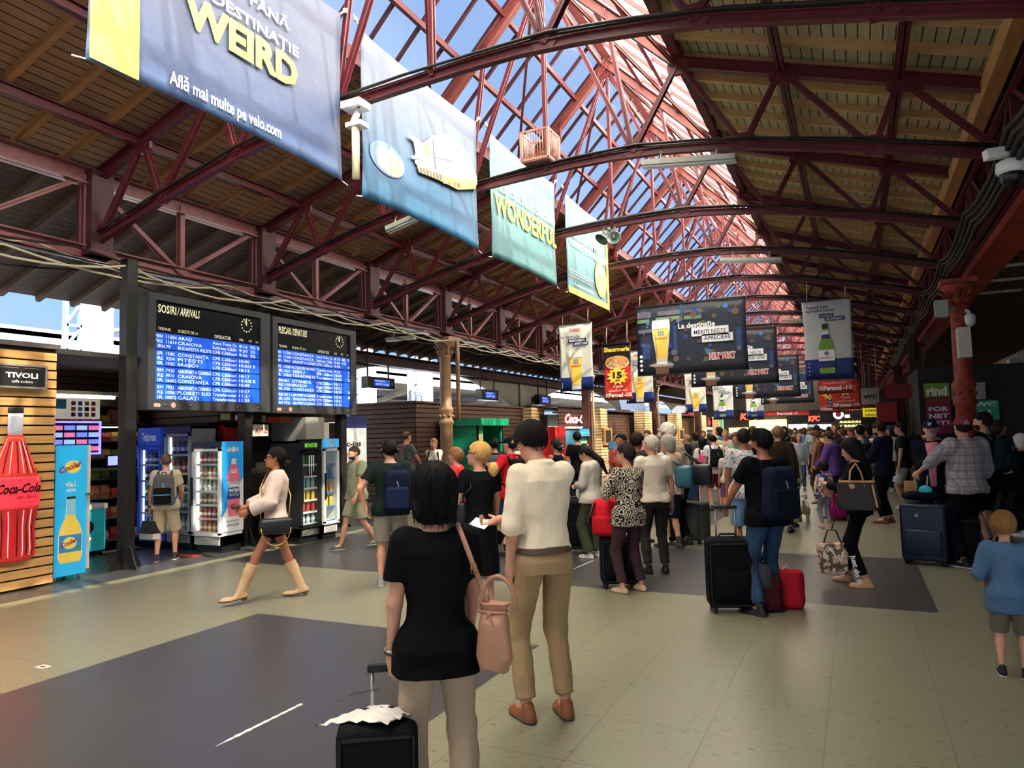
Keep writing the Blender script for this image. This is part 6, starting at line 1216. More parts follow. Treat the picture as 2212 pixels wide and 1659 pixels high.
    mk('body', body, SK[sk])
    # --- top garment
    ph = abs(hash(label[:5]+str(px))) % 7 if False else (px*.37) % 6.28
    tk, tc, tpat = top; tm = fabric(tc, tpat)
    sl = {'t': .62, 'polo': .62, 'tank': -.1, 'long': 1.93, 'rolled': 1.15, 'hoodie': 1.95, 'jacket': 1.93, 'blouse': 1.8, 'dress': .62, 'wshirt': 1.35}[tk]; loose = {'t': .014, 'polo': .014, 'tank': .008, 'long': .014, 'rolled': .018, 'hoodie': .03, 'jacket': .024, 'blouse': .026, 'dress': .014, 'wshirt': .02}[tk]
    hem = {'dress': .46, 'hoodie': .86, 'blouse': .88, 'jacket': .82, 'rolled': .99, 'wshirt': .80}.get(tk, .85); hem = dict(extra).get('hem', hem)
    def topf(P):
        d, q = torso(P, loose, z0=hem if tk != 'dress' else .84, z1=1.475)
        if hem < .84 or tk == 'dress':
            zq = q[:, 2]; a = np.interp(zq, [hem, .84, 1.0], [.2*bw, .18*bw, .16*bw]); b = np.interp(zq, [hem, .84, 1.0], [.15, .135, .125])+belly*.05; e = (np.sqrt((q[:, 0]/a)**2+(q[:, 1]/b)**2)-1)*b
            t_, _ = torso(P, loose, z0=.9, z1=1.475); d = smin(t_, np.maximum(np.maximum(e, hem-zq), zq-.98), .03)
        if bot[0] not in ('none', '') and hem < .95:
            lg_ = np.minimum(cap(P, hip[-1], hip[-1]+(kn[-1]-hip[-1])*.5, .087*bw, .08), cap(P, hip[1], hip[1]+(kn[1]-hip[1])*.5, .087*bw, .08))-{'wide': .03, 'shorts': .026, 'longshorts': .026}.get(bot[0], .018)-.024
            d = smin(d, np.maximum(np.maximum(lg_, hem-P[:, 2]), P[:, 2]-1.02), .05)
        if sl > 0: 
            flare = .012 if tk in ('t', 'polo', 'dress', 'wshirt') else (.02 if tk == 'blouse' else 0.)
            d = smin(d, arms(P, loose+flare, sl), .035)
        else: d = smin(d, np.minimum(cap(P, up((-.1, 0, 1.3)), up((-.1, 0, 1.45)), .04, .02), cap(P, up((.1, 0, 1.3)), up((.1, 0, 1.45)), .04, .02)), .03)
        fa = 1. if tk in ('t', 'polo', 'dress', 'tank') else 1.5; d = d+fa*(wob(P*[1, 1, .6], 17, ph)*.0055+wob(P+.3*P[:, [2, 0, 1]], 36, ph+1)*.0028)
        if tk in ('hoodie', 'jacket', 'polo', 'rolled', 'wshirt', 'blouse'):
            cr = ell(P, up((0, -.012, 1.485)), (.082, .08, .03 if tk != 'hoodie' else .045)); d = smin(d, cr, .015)
            if tk == 'hoodie': d = smin(d, ell(P, up((0, -.085, 1.43)), (.11, .055, .08)), .03)
        nk = cap(P, up((0, .0, 1.44)), up((0, .02, 1.6)), .058 if tk != 'tank' else .085, .075); return np.maximum(d, -nk)
    mk({'t': 't_shirt', 'polo': 'polo_shirt', 'tank': 'tank_top', 'long': 'long_sleeved_top', 'rolled': 'shirt', 'wshirt': 'shirt', 'hoodie': 'hoodie', 'jacket': 'jacket', 'blouse': 'blouse', 'dress': 'dress'}[tk], topf, tm)
    # --- bottom garment
    bk, bc, bpat = bot; cuts = {'trousers': .10, 'wide': .075, 'straight': .08, 'jeans': .09, 'leggings': .13, 'shorts': .52, 'longshorts': .46, 'hotpants': .72, 'skirt': .5}
    if bk != 'none':
        hz = cuts[bk]; inf = {'trousers': .013, 'wide': .03, 'straight': .016, 'jeans': .012, 'leggings': .010, 'shorts': .026, 'longshorts': .026, 'hotpants': .012, 'skirt': .01}[bk]
        def botf(P):
            t_, q = torso(P, .003, z0=.85, z1=1.0 if tk != 'dress' else .95)
            if bk in ('shorts', 'longshorts', 'hotpants'):
                D = None
                for k in (-1, 1): u = kn[k]-hip[k]; d = cap(P, hip[k], hip[k]+u*1.15, .09*bw+inf*.5, .07+inf); D = d if D is None else smin(D, d, .01)
                mid = hz; d = smin(D, t_, .035)
                cutd = np.max([(((P-hip[k])@(kn[k]-hip[k]))/((kn[k]-hip[k])@(kn[k]-hip[k]))-(.91-mid)/.44)*.44-1e3*(P[:, 0]*k < 0) for k in (-1, 1)], 0); d = np.maximum(d, cutd)
            else:
                D = None
                for k in (-1, 1):
                    e = an[k]+(kn[k]-an[k])*((hz-.06)/.42); r1 = {'wide': .09, 'straight': .075, 'trousers': .058, 'jeans': .056, 'leggings': .047, 'skirt': .1}[bk]
                    d = smin(cap(P, hip[k], kn[k], .087*bw+inf*.7, .058+inf), cap(P, kn[k], e, .056+inf, r1), .03); ax = (an[k]-kn[k])/np.linalg.norm(an[k]-kn[k]); d = np.maximum(d, (P-e)@ax); D = d if D is None else smin(D, d, .012)
                d = smin(D, t_, .035)
                if bk != 'leggings': d = d+wob(P*[1, 1, 2.2], 15, ph)*.006
            return d+wob(P, 38, ph)*.0012
        mk({'wide': 'trousers', 'straight': 'trousers', 'longshorts': 'shorts', 'hotpants': 'shorts'}.get(bk, bk), botf, fabric(bc, bpat))
    # --- shoes
    if shoetype != 'none':
        shm_ = mat('shoe_'+shoe[1], shoe[1], .55); sol = mat('sole_'+shoe[2], shoe[2], .7)
        for k in (-1, 1):
            f = V3(k*.14, 1, 0); f /= np.linalg.norm(f); a = an[k]; base = a[2]-.085; r = V3(f[1], -f[0], 0); R = np.stack([r, f, V3(0, 0, 1)], 1)
            def sf(P, off=0.):
                q = (P-V3(a[0], a[1], base))@R; toe = .165 if shoetype != 'boot' else .19; hgt = {'sneaker': .05, 'loafer': .038, 'flat': .025, 'boot': .045, 'sandal': .02}[shoetype]; lift = .035 if shoetype == 'boot' else 0.
                q = q-np.stack([0*q[:, 0], 0*q[:, 0], lift*np.clip(.5-q[:, 1]/.2, 0, 1)], 1)
                d = smin(ell(q, V3(0, -.035, .022), (.037, .045, .05)), ell(q, V3(.0, toe*.55, .018), (.046 if shoetype != 'boot' else .036, toe*.62, .032+hgt*.2)), .03)
                d = smin(d, cap(q, V3(0, .0, .03), V3(0, .05, .035), .036, .03), .03)
                if shoetype in ('sneaker', 'loafer'): d = smin(d, cap(q, V3(0, -.02, .04), V3(0, -.012, .04+hgt), .036, .038), .02)
                return np.maximum(d, -q[:, 2]) if off == 0 else np.maximum(np.maximum(d-.004, -q[:, 2]), q[:, 2]-.018)
            if shoetype == 'boot':
                def bf(P): return np.maximum(smin(sf(P), smin(cap(P, a+V3(0, 0, .0), kn[k]+(an[k]-kn[k])*.42, .05, .062), cap(P, kn[k]+(an[k]-kn[k])*.42, kn[k]+(an[k]-kn[k])*.2, .062, .068), .03), .03)+wob(P, 30)*.002, (P-(kn[k]+(an[k]-kn[k])*.2))@((kn[k]-an[k])/np.linalg.norm(kn[k]-an[k])))
            else: bf = sf
            l = np.minimum(a, kn[k])-.12; h = np.maximum(a, kn[k])+.12; l[2] = base-.02; h[2] = (kn[k][2]+.05) if shoetype == 'boot' else base+.14; h[1] = max(h[1], a[1]+.28); 
            o = mk('shoe' if shoetype != 'boot' else 'boot', bf, shm_, max(vx*.8, .006), l, h)
            if o is not None and dist < 12:
                V, Q = nets(sc_(lambda P: sf(P, 1)), l*s, h*s, max(vx*.8, .006))
                if len(V): MB().add(V, Q.tolist(), sol, True).build('sole', o, False)
                if shoetype == 'boot': q = [V3(a[0], a[1], base)+R@V3(x, y, z) for z in (0, .045) for x, y in ((-.025, -.07), (.025, -.07), (.025, -.015), (-.025, -.015))]; MB().add([p*s for p in q], [(3, 2, 1, 0), (4, 5, 6, 7), (0, 1, 5, 4), (1, 2, 6, 5), (2, 3, 7, 6), (3, 0, 4, 7)], mat('heel_wood', '6a4a38', .6)).build('heel', o, False)
    # --- hair
    hs, hcx = hair; hm = hairmat(hcx)
    LB = {'short': ([-.12, -.06, -.02, .02, .05, .08, .1], [-.075, -.065, -.03, .02, .045, .062, .075]), 'crop': ([-.12, -.06, -.02, .02, .05, .08, .1], [-.06, -.045, -.01, .035, .055, .068, .08]), 'bob': ([-.12, -.03, .0, .02, .05, .08, .1], [-.13, -.12, -.09, -.04, .045, .058, .07]), 'long': ([-.12, -.03, .0, .02, .05, .08, .1], [-.2, -.2, -.16, -.05, .045, .06, .07]),
          'bun': ([-.12, -.06, -.02, .02, .05, .08, .1], [-.07, -.06, -.02, .0, .045, .066, .08]), 'fringe': ([-.12, -.06, -.02, .02, .05, .08, .1], [-.06, -.045, -.02, .0, .0, .0, .0])}
    st_ = {'pony': 'bun', 'curly': 'short', 'bald': 'crop', 'capped': 'short', 'lowpony': 'bun', 'longpony': 'bun'}.get(hs, hs)
    xs_, ys_ = LB[st_]; th = {'short': .016, 'crop': .006, 'bald': .003, 'bob': .026, 'long': .024, 'bun': .014, 'pony': .014, 'lowpony': .016, 'curly': .03, 'fringe': .01, 'capped': .012, 'longpony': .016}[hs]
    def hf(P):
        q = (P-hc)@Rh/headk; lb = np.interp(q[:, 1], xs_, ys_); tt = th*1.15
        a = ell(q, V3(0, -.014, .028), (.078+tt, .1+tt, .096+tt*1.15)); 
        if st_ in ('bob', 'long'): a = smin(a, ell(q, V3(0, -.045, -.06), (.085+tt*.5, .07, .09)), .04)
        if hs == 'bob': a = smin(a, ell(q, V3(0, -.07, -.03), (.08, .055, .09)), .03)
        tp = th*.9*(1-np.clip((q[:, 2]+.085)/.09, 0, 1)) if hs in ('short', 'crop', 'bald', 'capped', 'bun', 'pony', 'lowpony', 'longpony', 'fringe') else 0.; lb = lb+wob(q, 95, 2.)*.006; d = np.maximum(a+tp+wob(q, 70, 2.)*.003+wob(q*[1, 1, .35], 150, 1.)*.0016, (lb-q[:, 2])*.8); d = np.maximum(d, -head(P)-.012)
        if st_ in ('short', 'crop', 'bun', 'fringe'):
            for k in (-1, 1): d = np.maximum(d, -ell(q, V3(k*.09, .0, -.004), (.03, .026, .038)))
        if hs == 'capped': d = np.maximum(d, q[:, 2]-.035)
        if hs == 'curly': d += wob(q, 120, 1.)*.007
        if hs in ('short', 'bob'): d += wob(q*[1, 1.3, .8], 95, px*.1)*.0035+np.abs(np.sin(np.arctan2(q[:, 0], q[:, 1]+.02)*26+q[:, 2]*30))*.0035
        if hs == 'long' : d = smin(d, np.minimum(ell(q, V3(0, -.085, -.2), (.085, .04, .2)), 9)+wob(q*[1, 1, .3], 90)*.004, .03)
        if hs == 'bun': d = smin(d, ell(q, V3(0, -.14, -.05), (.05, .045, .048))+wob(q, 90)*.006, .01)
        if hs == 'pony': d = np.minimum(d, smin(ell(q, V3(.03, -.16, -.13), (.062, .05, .075)), cap(q, V3(0, -.1, -.07), V3(.02, -.14, -.1), .02, .03), .02)+wob(q, 100)*.006)
        if hs == 'lowpony': d = np.minimum(d, cap(q, V3(0, -.11, -.06), V3(0, -.14, -.16), .03, .015)+wob(q, 100)*.003)
        if hs == 'longpony': d = smin(d, smin(cap(q, V3(0, -.1, -.03), V3(.03, -.15, -.2), .05, .055), cap(q, V3(.03, -.15, -.2), V3(.06, -.14, -.42), .05, .02), .03)+wob(q*[1, 1, .3], 90)*.004, .03)
        return d*headk
    L_, H_ = hc-.24*headk, hc+.2*headk
    if hs in ('long',): L_[2] -= .25
    if hs == 'longpony': L_[2] -= .3; L_[1] -= .05; H_[0] += .05
    if hs != 'none': mk('hair', hf, hm, max(vx*.8, .006), L_, H_)
    W = lambda p: tuple((hc+(V3(p)*headk)@Rh.T)*s)      # head space to local
    if dist < 8.5 and hs != 'crop':
        rs = random.Random(int(px)); sb = MB(); ns_ = 260 if dist < 5 else 120
        for q_ in range(ns_):
            az = rs.uniform(-2.5, 2.5)-PI/2; zl = float(np.interp(math.sin(az)*.1, xs_, ys_))+rs.uniform(-.022, .012); P_ = []; e0 = rs.uniform(.0, .6); tt = th*1.15+rs.uniform(.0005, .005); tw = rs.uniform(-.25, .25)
            for i_ in range(7):
                t_ = i_/6; el_ = (PI/2-e0)*(1-t_)+math.asin(max(-.95, min(.95, (zl-.028)/(.1+tt))))*t_; cz = math.cos(el_); r_ = (1.+(.02 if st_ in ('bob', 'long') else -.02)*t_)
                if st_ in ('bob', 'long') and el_ < 0: cz = 1-.12*abs(el_)
                a_ = az+tw*(1-t_); P_.append(W(((.078+tt)*cz*math.cos(a_)*r_, -.014+(.1+tt)*cz*math.sin(a_)*r_, max(zl, .028+(.096+tt*1.1)*math.sin(el_)) if st_ not in ('bob', 'long') else .028+(.096+tt)*math.sin(el_) if el_ > 0 else .028+(zl-.028)*min(1, -el_/1.2))))
            sb.tube(P_, [.0016*s, .0021*s, .0021*s, .002*s, .0018*s, .0014*s, .0004*s], hm, 4, False)
        tag(sb.build('loose_strands', T, False), kind='stuff')
    if dist < 15:
        for k in (-1, 1):
            e = MB().ball(W((k*.032, .083, .016)), .0125*s*headk, eyem, 8, 6); e.ball(W((k*.033, .0925, .016)), .0062*s*headk, irism, 8, 6); e.build('eye', T, False)
        lp_ = MB().add([W(p) for p in ((-.024, .096, -.054), (0, .102, -.049), (.024, .096, -.054), (0, .101, -.062))], [(0, 3, 2, 1)], mat('lips', '9c5548', .5)).build('lips', T, False)
    if beard: mk('beard', lambda P: (lambda q: np.maximum(np.maximum(smin(ell(q, V3(0, .033, -.05), (.061, .069, .067)), ell(q, V3(0, .09, -.036), (.03, .012, .008)), .01)+wob(q, 120)*.003, q[:, 2]+.034-.5*np.clip(.075-q[:, 1], 0, .06)), .01-q[:, 1]))((P-hc)@Rh/headk)*headk, hairmat(beard), max(vx*.7, .006), hc-.15, hc+.13)
    ex = dict(extra)
    if 'glasses' in ex:
        g_ = MB(); gm = lens
        for k in (-1, 1):
            r0 = .023 if ex['glasses'] == 'sun' else .019; P = [W((k*.034+r0*math.cos(a), .108, .014+r0*.8*math.sin(a))) for a in np.linspace(0, 2*PI, 13)]
            if ex['glasses'] == 'sun': g_.add(P[:-1]+[tuple(V3(p)-V3(W((0, .014, 0)))+V3(W((0, 0, 0)))) for p in P[:-1]], [tuple(range(12)), tuple(range(23, 11, -1))]+[(i, (i+1) % 12, (i+1) % 12+12, i+12) for i in range(12)], gm)
            else: g_.tube(P, .002*s, gm, 5)
            g_.tube([W((k*.056, .106, .02)), W((k*.078, .05, .02)), W((k*.08, -.01, .012))], (.005 if ex['glasses'] == 'sun' else .0025)*s, gm, 5)
        g_.tube([W((-.014, .112, .02)), W((.014, .112, .02))], .0025*s, gm, 5); g_.build('sunglasses' if ex['glasses'] == 'sun' else 'glasses', T, False)
    if 'cap' in ex:
        cm = fabric(ex['cap']); 
        def cf_(P):
            q = (P-hc)@Rh/headk; d = ell(q, V3(0, -.012, .03), (.09, .112, .106)); d = np.maximum(d, .035-q[:, 2]); br = np.maximum(ell(q, V3(0, .13, .042), (.075, .075, .012)), .03-q[:, 1]); return smin(d, br, .006)*headk
        mk('cap', cf_, cm, max(vx*.7, .006), hc-.1, hc+.24)
    if 'headphones' in ex:
        g_ = MB(); g_.tube([W((.1*math.cos(a), -.01, .02+.115*math.sin(a))) for a in np.linspace(0, PI, 14)], .008*s, leathb, 6)
        for k in (-1, 1): g_.lathe((0, 0, 0), [(.02*s, -.02*s), (.034*s, -.015*s), (.036*s, .01*s), (.02*s, .02*s)], leathb, 12, 0); o_ = len(g_.v)-48; c_ = V3(W((k*.096, -.005, 0))); g_.v[o_:] = [tuple(V3(v)+c_) for v in g_.v[o_:]]
        g_.build('headphones', T, False)
    if 'watch' in ex:
        k = ex['watch']; f = el[k]-wr_[k]; f /= np.linalg.norm(f); g_ = MB(); g_.tube([(wr_[k]+f*t)*s for t in (.01, .04)], .034*s, leathb, 12, True).build('wrist_watch', T, False)
    if 'belt' in ex:
        skinmesh('belt', sc_(lambda P: np.maximum(np.abs(torso(P, .016, .8, 1.1)[0])-.006, np.abs(P[:, 2]-.985)-.018)), V3(-.3, -.3, .93)*s, V3(.3, .3, 1.04)*s, .0055, mat('belt_leather', '4a3626', .5), T)
    if 'openjacket' in ex:
        skinmesh('shirt_front', sc_(lambda P: np.maximum(torso(P, .03, .9, 1.47)[0], np.maximum(np.abs(P[:, 0])-np.interp(P[:, 2], [.9, 1.3, 1.47], [.035, .05, .075]), -P[:, 1]))), V3(-.15, 0, .85)*s, V3(.15, .3, 1.52)*s, vx*.8, fabric(ex['openjacket']), T)
    if 'socks' in ex:
        sk_ = MB()
        for k in (-1, 1): sk_ = MB().tube([an[k]*s, (an[k]+(kn[k]-an[k])*.22)*s], .044*s, fabric(ex['socks']), 12); sk_.build('sock', T, False)
    T['_s'] = s; T['_f'] = face; del T['_s'], T['_f']
    return dict(T=T, loc=loc, s=s, face=math.radians(face), wr=wr_, el=el, sh=sh, an=an, kn=kn, hc=hc, Ru=Ru, vx=vx, torso=torso, sc=sc_, up=up, Rh=Rh)
def w_of(p, q):
    """a point of the 1.75 m figure to world"""
    q = V3(q)*p['s']; c, s_ = math.cos(p['face']), math.sin(p['face']); return p['loc']+V3(q[0]*c-q[1]*s_, q[0]*s_+q[1]*c, q[2])
# ---- luggage
def backpack(p, label, c1, c2=None, h=.46, w=.30, d=.17, z=1.2, off=0., strap='1c1c1e', pocket=True, drop=0.):
    """a pack worn on the back of person p"""
    s = p['s']; T = thing('backpack', label, 'backpack', p['loc'], None, p['face']); m = fabric(c1); m2 = fabric(c2 or c1); cy = -.13-d/2; up = p['up']; Ru = p['Ru']
    def loc_(P): return (P-up((off, cy, z)))@Ru
    def rb(q, c, r, k): a = np.abs(q-c)-(V3(r)-k); return np.linalg.norm(np.maximum(a, 0), axis=1)+np.minimum(a.max(1), 0)-k
    def f(P): q = loc_(P); return rb(q*np.stack([1+.25*np.clip(q[:, 2]/h, -.5, .5), 1+0*q[:, 0], 1+0*q[:, 0]], 1), V3(0, 0, 0), (w/2, d/2, h/2), .07)+wob(q, 25)*.004
    def g(P): q = loc_(P); return rb(q, V3(0, -d*.5, -h*.17), (w*.4, .035, h*.26), .03)+wob(q, 30)*.002
    lo = up((off, cy, z))-V3(.3, .25, .38); hi = up((off, cy, z))+V3(.3, .25, .38); vx = max(p['vx'], .009)
    b = skinmesh('pack_body', p['sc'](f), lo*s, hi*s, vx, m, T)
    if pocket: skinmesh('front_pocket', p['sc'](g), lo*s, hi*s, vx, m2, T)
    sm_ = fabric(strap)
    for k in (-1, 1):
        x = k*.1; q = [up((x+off*.5, -.13, z+.18)), up((x, -.09, 1.455)), up((x, -.0, 1.485)), up((x*1.1, .09, 1.42)), up((x*1.35, .125, 1.25)), up((x*1.75, .07, 1.1)), up((x*1.6, -.1, z-.17))]
        MB().tube([v*s for v in q], .022*s, sm_, 8, True, .009*s).build('shoulder_strap', T, False)
    MB().tube([v*s for v in (up((off-.04, cy+.05, z+h/2-.01)), up((off-.03, cy+.05, z+h/2+.04)), up((off+.03, cy+.05, z+h/2+.04)), up((off+.04, cy+.05, z+h/2-.01)))], .009*s, sm_, 6).build('top_handle', T, False)
    if strap: MB().bar(up((off, cy-d/2-.012, z+.12))*s, up((off+.02, cy-d/2-.012, z+.05))*s, .006, .01, mat('zip_pull', 'b9b9b4', .4, .6)).build('zip_pull', T, False)
    return T
def rounded(name, parent, a, b, r, m, n=3):
    """box with rounded edges between corners a and b (local coordinates)"""
    c = (V3(a)+V3(b))/2; h = (V3(b)-V3(a))/2; vs = []; N = 8; vs = []; fs = []
    g = np.array([-1, *(-1+.0*np.arange(0)), 1.]); mb = MB(); steps = [-1, -1+.3*r/h.min(), -1+r/h.min(), 1-r/h.min(), 1-.3*r/h.min(), 1] if r < h.min() else [-1, -.6, 0, .6, 1]
    def pt(u, v, w):
        p = V3(u, v, w)*h; q = np.clip(p, -(h-r), h-r); d = p-q; L_ = np.linalg.norm(d); return c+q+(d/L_*r if L_ > 1e-9 else 0)
    def grid(k):
        hh = h[k]; t = r/hh; return [-1, -1+.3*t, -1+t, 1-t, 1-.3*t, 1] if t < .99 else [-1, -.6, 0, .6, 1]
    for ax in range(3):
        e, f_ = [(1, 2), (2, 0), (0, 1)][ax]; G1, G2 = grid(e), grid(f_)
        for sg_ in (-1, 1):
            P = []
            for i in G1:
                for j in G2: q = [0, 0, 0]; q[ax] = sg_; q[e] = i; q[f_] = j; P.append(pt(*q))
            k2 = len(G2); F_ = [(i*k2+j, (i+1)*k2+j, (i+1)*k2+j+1, i*k2+j+1) for i in range(len(G1)-1) for j in range(k2-1)]; mb.add(P, F_ if sg_ > 0 else [x[::-1] for x in F_], m, True)
    return mb.build(name, parent, False)
def suitcase(label, px, py, w, d, h, c, rz=0., handle=0., nm='suitcase', at=None, wheels=True, ribs=False, grp=None, hx=0.):
    loc = G(px, py) if at is None else V3(*at, 0); T = thing(nm, label, 'suitcase', loc, grp, math.radians(rz)); m = fabric(c) if not ribs else mat('shell_'+c, c, .4, var=.06); z0 = .05 if wheels else 0
    rounded('shell', T, (-w/2, -d/2, z0), (w/2, d/2, h), .045, m); rounded('front_pocket', T, (-w*.4, -d/2-.025, z0+.08), (w*.4, -d/2+.02, z0+(h-z0)*.55), .024, m)
    b = MB(); zp = mat('zip_black', '101012', .5)
    for z in (z0+.03, h-.04): b.bar((-w/2+.03, -d/2-.002, z), (w/2-.03, -d/2-.002, z), .008, .012, zp)
    for x in (-w/2+.02, w/2-.02): b.bar((x, -d/2-.002, z0+.04), (x, -d/2-.002, h-.04), .008, .012, zp)
    b.build('piping', T, False)
    if wheels:
        for x in (-w/2+.05, w/2-.05):
            for y in (-d/2+.045, d/2-.045): q = MB().lathe((x, y, .03), [(.012, -.018), (.03, -.014), (.03, .014), (.012, .018)], zp, 12, 0); q.box((x-.02, y-.02, .03), (x+.02, y+.02, z0+.012), zp); q.build('wheel', T, False)
    MB().tube([(-.08, d*.1, h-.005), (-.07, d*.1, h+.03), (.07, d*.1, h+.03), (.08, d*.1, h-.005)], .012, zp, 8).build('carry_handle', T, False)
    if handle:
        al = mat('aluminium_tube', 'a9aaac', .3, .8)
        q = MB()
        for x in (-w*.22, w*.22): q.tube([(x+hx, d*.32, h-.05), (x+hx, d*.32, h+handle)], .009, al, 8)
        q.build('telescopic_tube', T, False); MB().bar((-w*.22-.02+hx, d*.32, h+handle), (w*.22+.02+hx, d*.32, h+handle), .03, .03, zp).build('grip', T, False)
    return T
# ================================================================ THE CROWD, nearest first
P1 = person('person in black t-shirt and beige trousers with short black hair, gripping a case handle', 960, 0, 1.54, 36, .0065, ('t', '0b0b0d', ''), ('straight', 'ab957c', ''), ('flat', 'b09478', '5a4a3a'), ('bob', '0b0908'),
    at=tuple(G(952, 1815)[:2]), lh=(-.22, .05, .87), rh=(.19, .22, .9), hpole={-1: (-.25, -1, 0), 1: (.5, -.9, -.2)}, wide=1.04, belly=.3, headk=1.1, fem=True, curl=(.9, .4), extra=(('hem', .80),), lf=(-.12, .02, .085), rf=(.13, -.03, .085))
P2 = person('person with a blonde ponytail and sunglasses in a long black dress', 1042, 1312, 1.6, 46, .0085, ('dress', '0e0e10', ''), ('none', '', ''), ('sandal', '1a1614', '111111'), ('pony', 'b08a52'), rh=(.22, .12, .86), lh=(-.2, .2, .98), fem=True, wide=1.12, belly=.2, hy=.95, hp=-.1, headk=1.12, extra=(('glasses', 'sun'), ('hem', .36)))
P3 = person('tall person in a white shirt and khaki trousers looking down at a phone', 1185, 1558, 1.80, 46, .0065, ('rolled', 'ded0b4', ''), ('trousers', '9c8360', ''), ('loafer', '7d4a2b', '4a4038'), ('short', '120e0d'),
    lh=(-.2, .04, .88), rh=(-.16, .32, 1.13), hy=.2, hp=.55, lean=.03, curl=(.6, .7), wide=.92, lf=(-.11, .06, .085), rf=(.12, .02, .085), extra=(('belt', 1),), hpole={-1: (-.3, -1, 0), 1: (.5, -.5, -.5)})
P4 = person('person walking left in a cream blouse, black shorts and tall beige cowboy boots', 595, 1296, 1.62, 136, .0085, ('blouse', 'c8b4a8', ''), ('hotpants', '141416', ''), ('boot', 'c4a27c', '5a4232'), ('bun', '0d0b0b'), 't',
    lh=(-.12, .30, 1.05), rh=(.06, .34, 1.08), fem=True, wide=.92, lf=(-.09, .40, .10), rf=(.1, -.30, .10), hy=.0, hp=-.06, curl=(.7, .7), extra=(('glasses', 'sun'), ('watch', -1)), lean=-.02)
P5 = person('person in a cream t-shirt and beige shorts facing the fridges, holding a shopping bag', 357, 1211, 1.55, 42, .009, ('t', 'cfc2a8', ''), ('longshorts', 'bfae90', ''), ('sneaker', '2a2628', 'e6e0da'), ('crop', '5a4636'), 'l', lh=(-.25, .04, .84), rh=(.2, .26, .95), extra=(('watch', -1), ('glasses', 'clear')), hy=.35, rf=(.13, .08, .085), lf=(-.12, -.06, .085), curl=(.9, .4))
P6 = person('bearded person in an olive t-shirt and matching shorts walking left', 772, 1185, 1.59, 158, .0095, ('t', '97997a', ''), ('shorts', '9a9c7c', ''), ('sneaker', '3d4a38', 'd8d6cc'), ('crop', '2a1e17'), 'l', beard='2a1e17', lf=(-.1, -.3, .13), rf=(.1, .26, .085), rh=(.26, -.05, .84), lh=(-.25, .18, .86), hp=.2, wide=1.08, belly=.25)
P7 = person('person in a dark green t-shirt and grey shorts with black headphones', 846, 1262, 1.67, 32, .009, ('t', '16241f', ''), ('shorts', '8c877e', ''), ('sneaker', '8a8a86', 'c9c6be'), ('short', '0f0c0b'), 'l', extra=(('headphones', 1),), lh=(-.3, -.02, .93), rh=(.24, .2, 1.0), lf=(-.13, -.05, .085), rf=(.12, .22, .085), wide=1.12, belly=.2, hy=.3, hpole={-1: (-1, -.6, 0)})
P8 = person('tall person in a grey t-shirt with red straps standing by the brown kiosk corner', 880, 1108, 1.84, -15, .014, ('t', '5b6064', ''), ('shorts', '6a5a50', ''), ('sneaker', 'b9b4ac', 'dddddd'), ('crop', '3a2a20'), 'l', lh=(-.2, .3, .95), rh=(.26, .3, .86))
P9 = person('smiling person in a white t-shirt with folded arms beside the brown column', 940, 1106, 1.66, 198, .013, ('t', 'd9d2c8', ''), ('shorts', 'b7a68a', ''), ('sneaker', '8a8378', 'dddddd'), ('bun', 'a9854e'), 'l', fem=True, lh=(.1, .2, 1.16), rh=(-.1, .22, 1.18))
P10 = person('small blonde child in white standing before the person with folded arms', 930, 1128, 1.1, 130, .013, ('t', 'd8d2c8', ''), ('shorts', 'a08a78', ''), ('sneaker', 'cccccc', 'dddddd'), ('lowpony', 'b5935a'), 'l', headk=1.25)
P11 = person('curly haired youth in a bright red top left of the blonde ponytail', 990, 1206, 1.52, 105, .011, ('t', 'd2343c', ''), ('shorts', '3a3a44', ''), ('sneaker', 'aaaaaa', 'dddddd'), ('curly', '6a4a2c'), 'l')
P12 = person('person with short black hair wearing a patterned grey backpack near the green booth', 1072, 1140, 1.64, 30, .012, ('t', '1e2536', ''), ('jeans', '2a3040', ''), ('sneaker', '333333', 'cccccc'), ('short', '0e0c0b'), 't')
P13 = person('person in a red polo shirt, denim shorts and black cap with hand on hip', 1110, 1200, 1.67, 56, .0095, ('polo', 'b01c24', ''), ('longshorts', '22344c', 'denim'), ('sneaker', '18181a', '222222'), ('capped', '14100e'), 'l', lh=(-.2, .02, 1.0), rh=(.2, .25, 1.1), hy=.5, extra=(('cap', '0f1012'), ('socks', '18181a')), hpole={-1: (-1, -.4, 0), 1: (.5, -1, 0)})
P14 = person('person in a white top partly hidden behind the red polo shirt', 1142, 1165, 1.68, 15, .014, ('t', 'e2ddd8', ''), ('jeans', '3a4456', 'denim'), ('sneaker', 'dddddd', 'eeeeee'), ('short', '3a2a20'), 'l')
P15 = person('person in a black tank top behind the white shirt, near the far fridges', 1207, 1150, 1.6, 60, .014, ('tank', '101012', ''), ('shorts', '222226', ''), ('sneaker', 'dddddd', 'eeeeee'), ('bun', '1a1412'), 't', fem=True)
P16 = person('young person in a black t-shirt standing near the light blue fridge', 1252, 1110, 1.72, 30, .013, ('t', '0f0f12', ''), ('jeans', '1c1c22', ''), ('sneaker', '222222', 'cccccc'), ('short', '0c0a0a'), 'l', rh=(.2, .3, 1.1))
P17 = person('person in a pale hoodie and olive cargo trousers with long black hair', 1283, 1204, 1.53, 70, .0095, ('hoodie', 'bdb7ab', ''), ('wide', '3d4230', ''), ('sneaker', 'c9c6be', 'e6e4de'), ('longpony', '100c0c'), 'l', fem=True, hp=.5, hy=.4, lh=(-.05, .26, 1.12), rh=(.05, .26, 1.1))
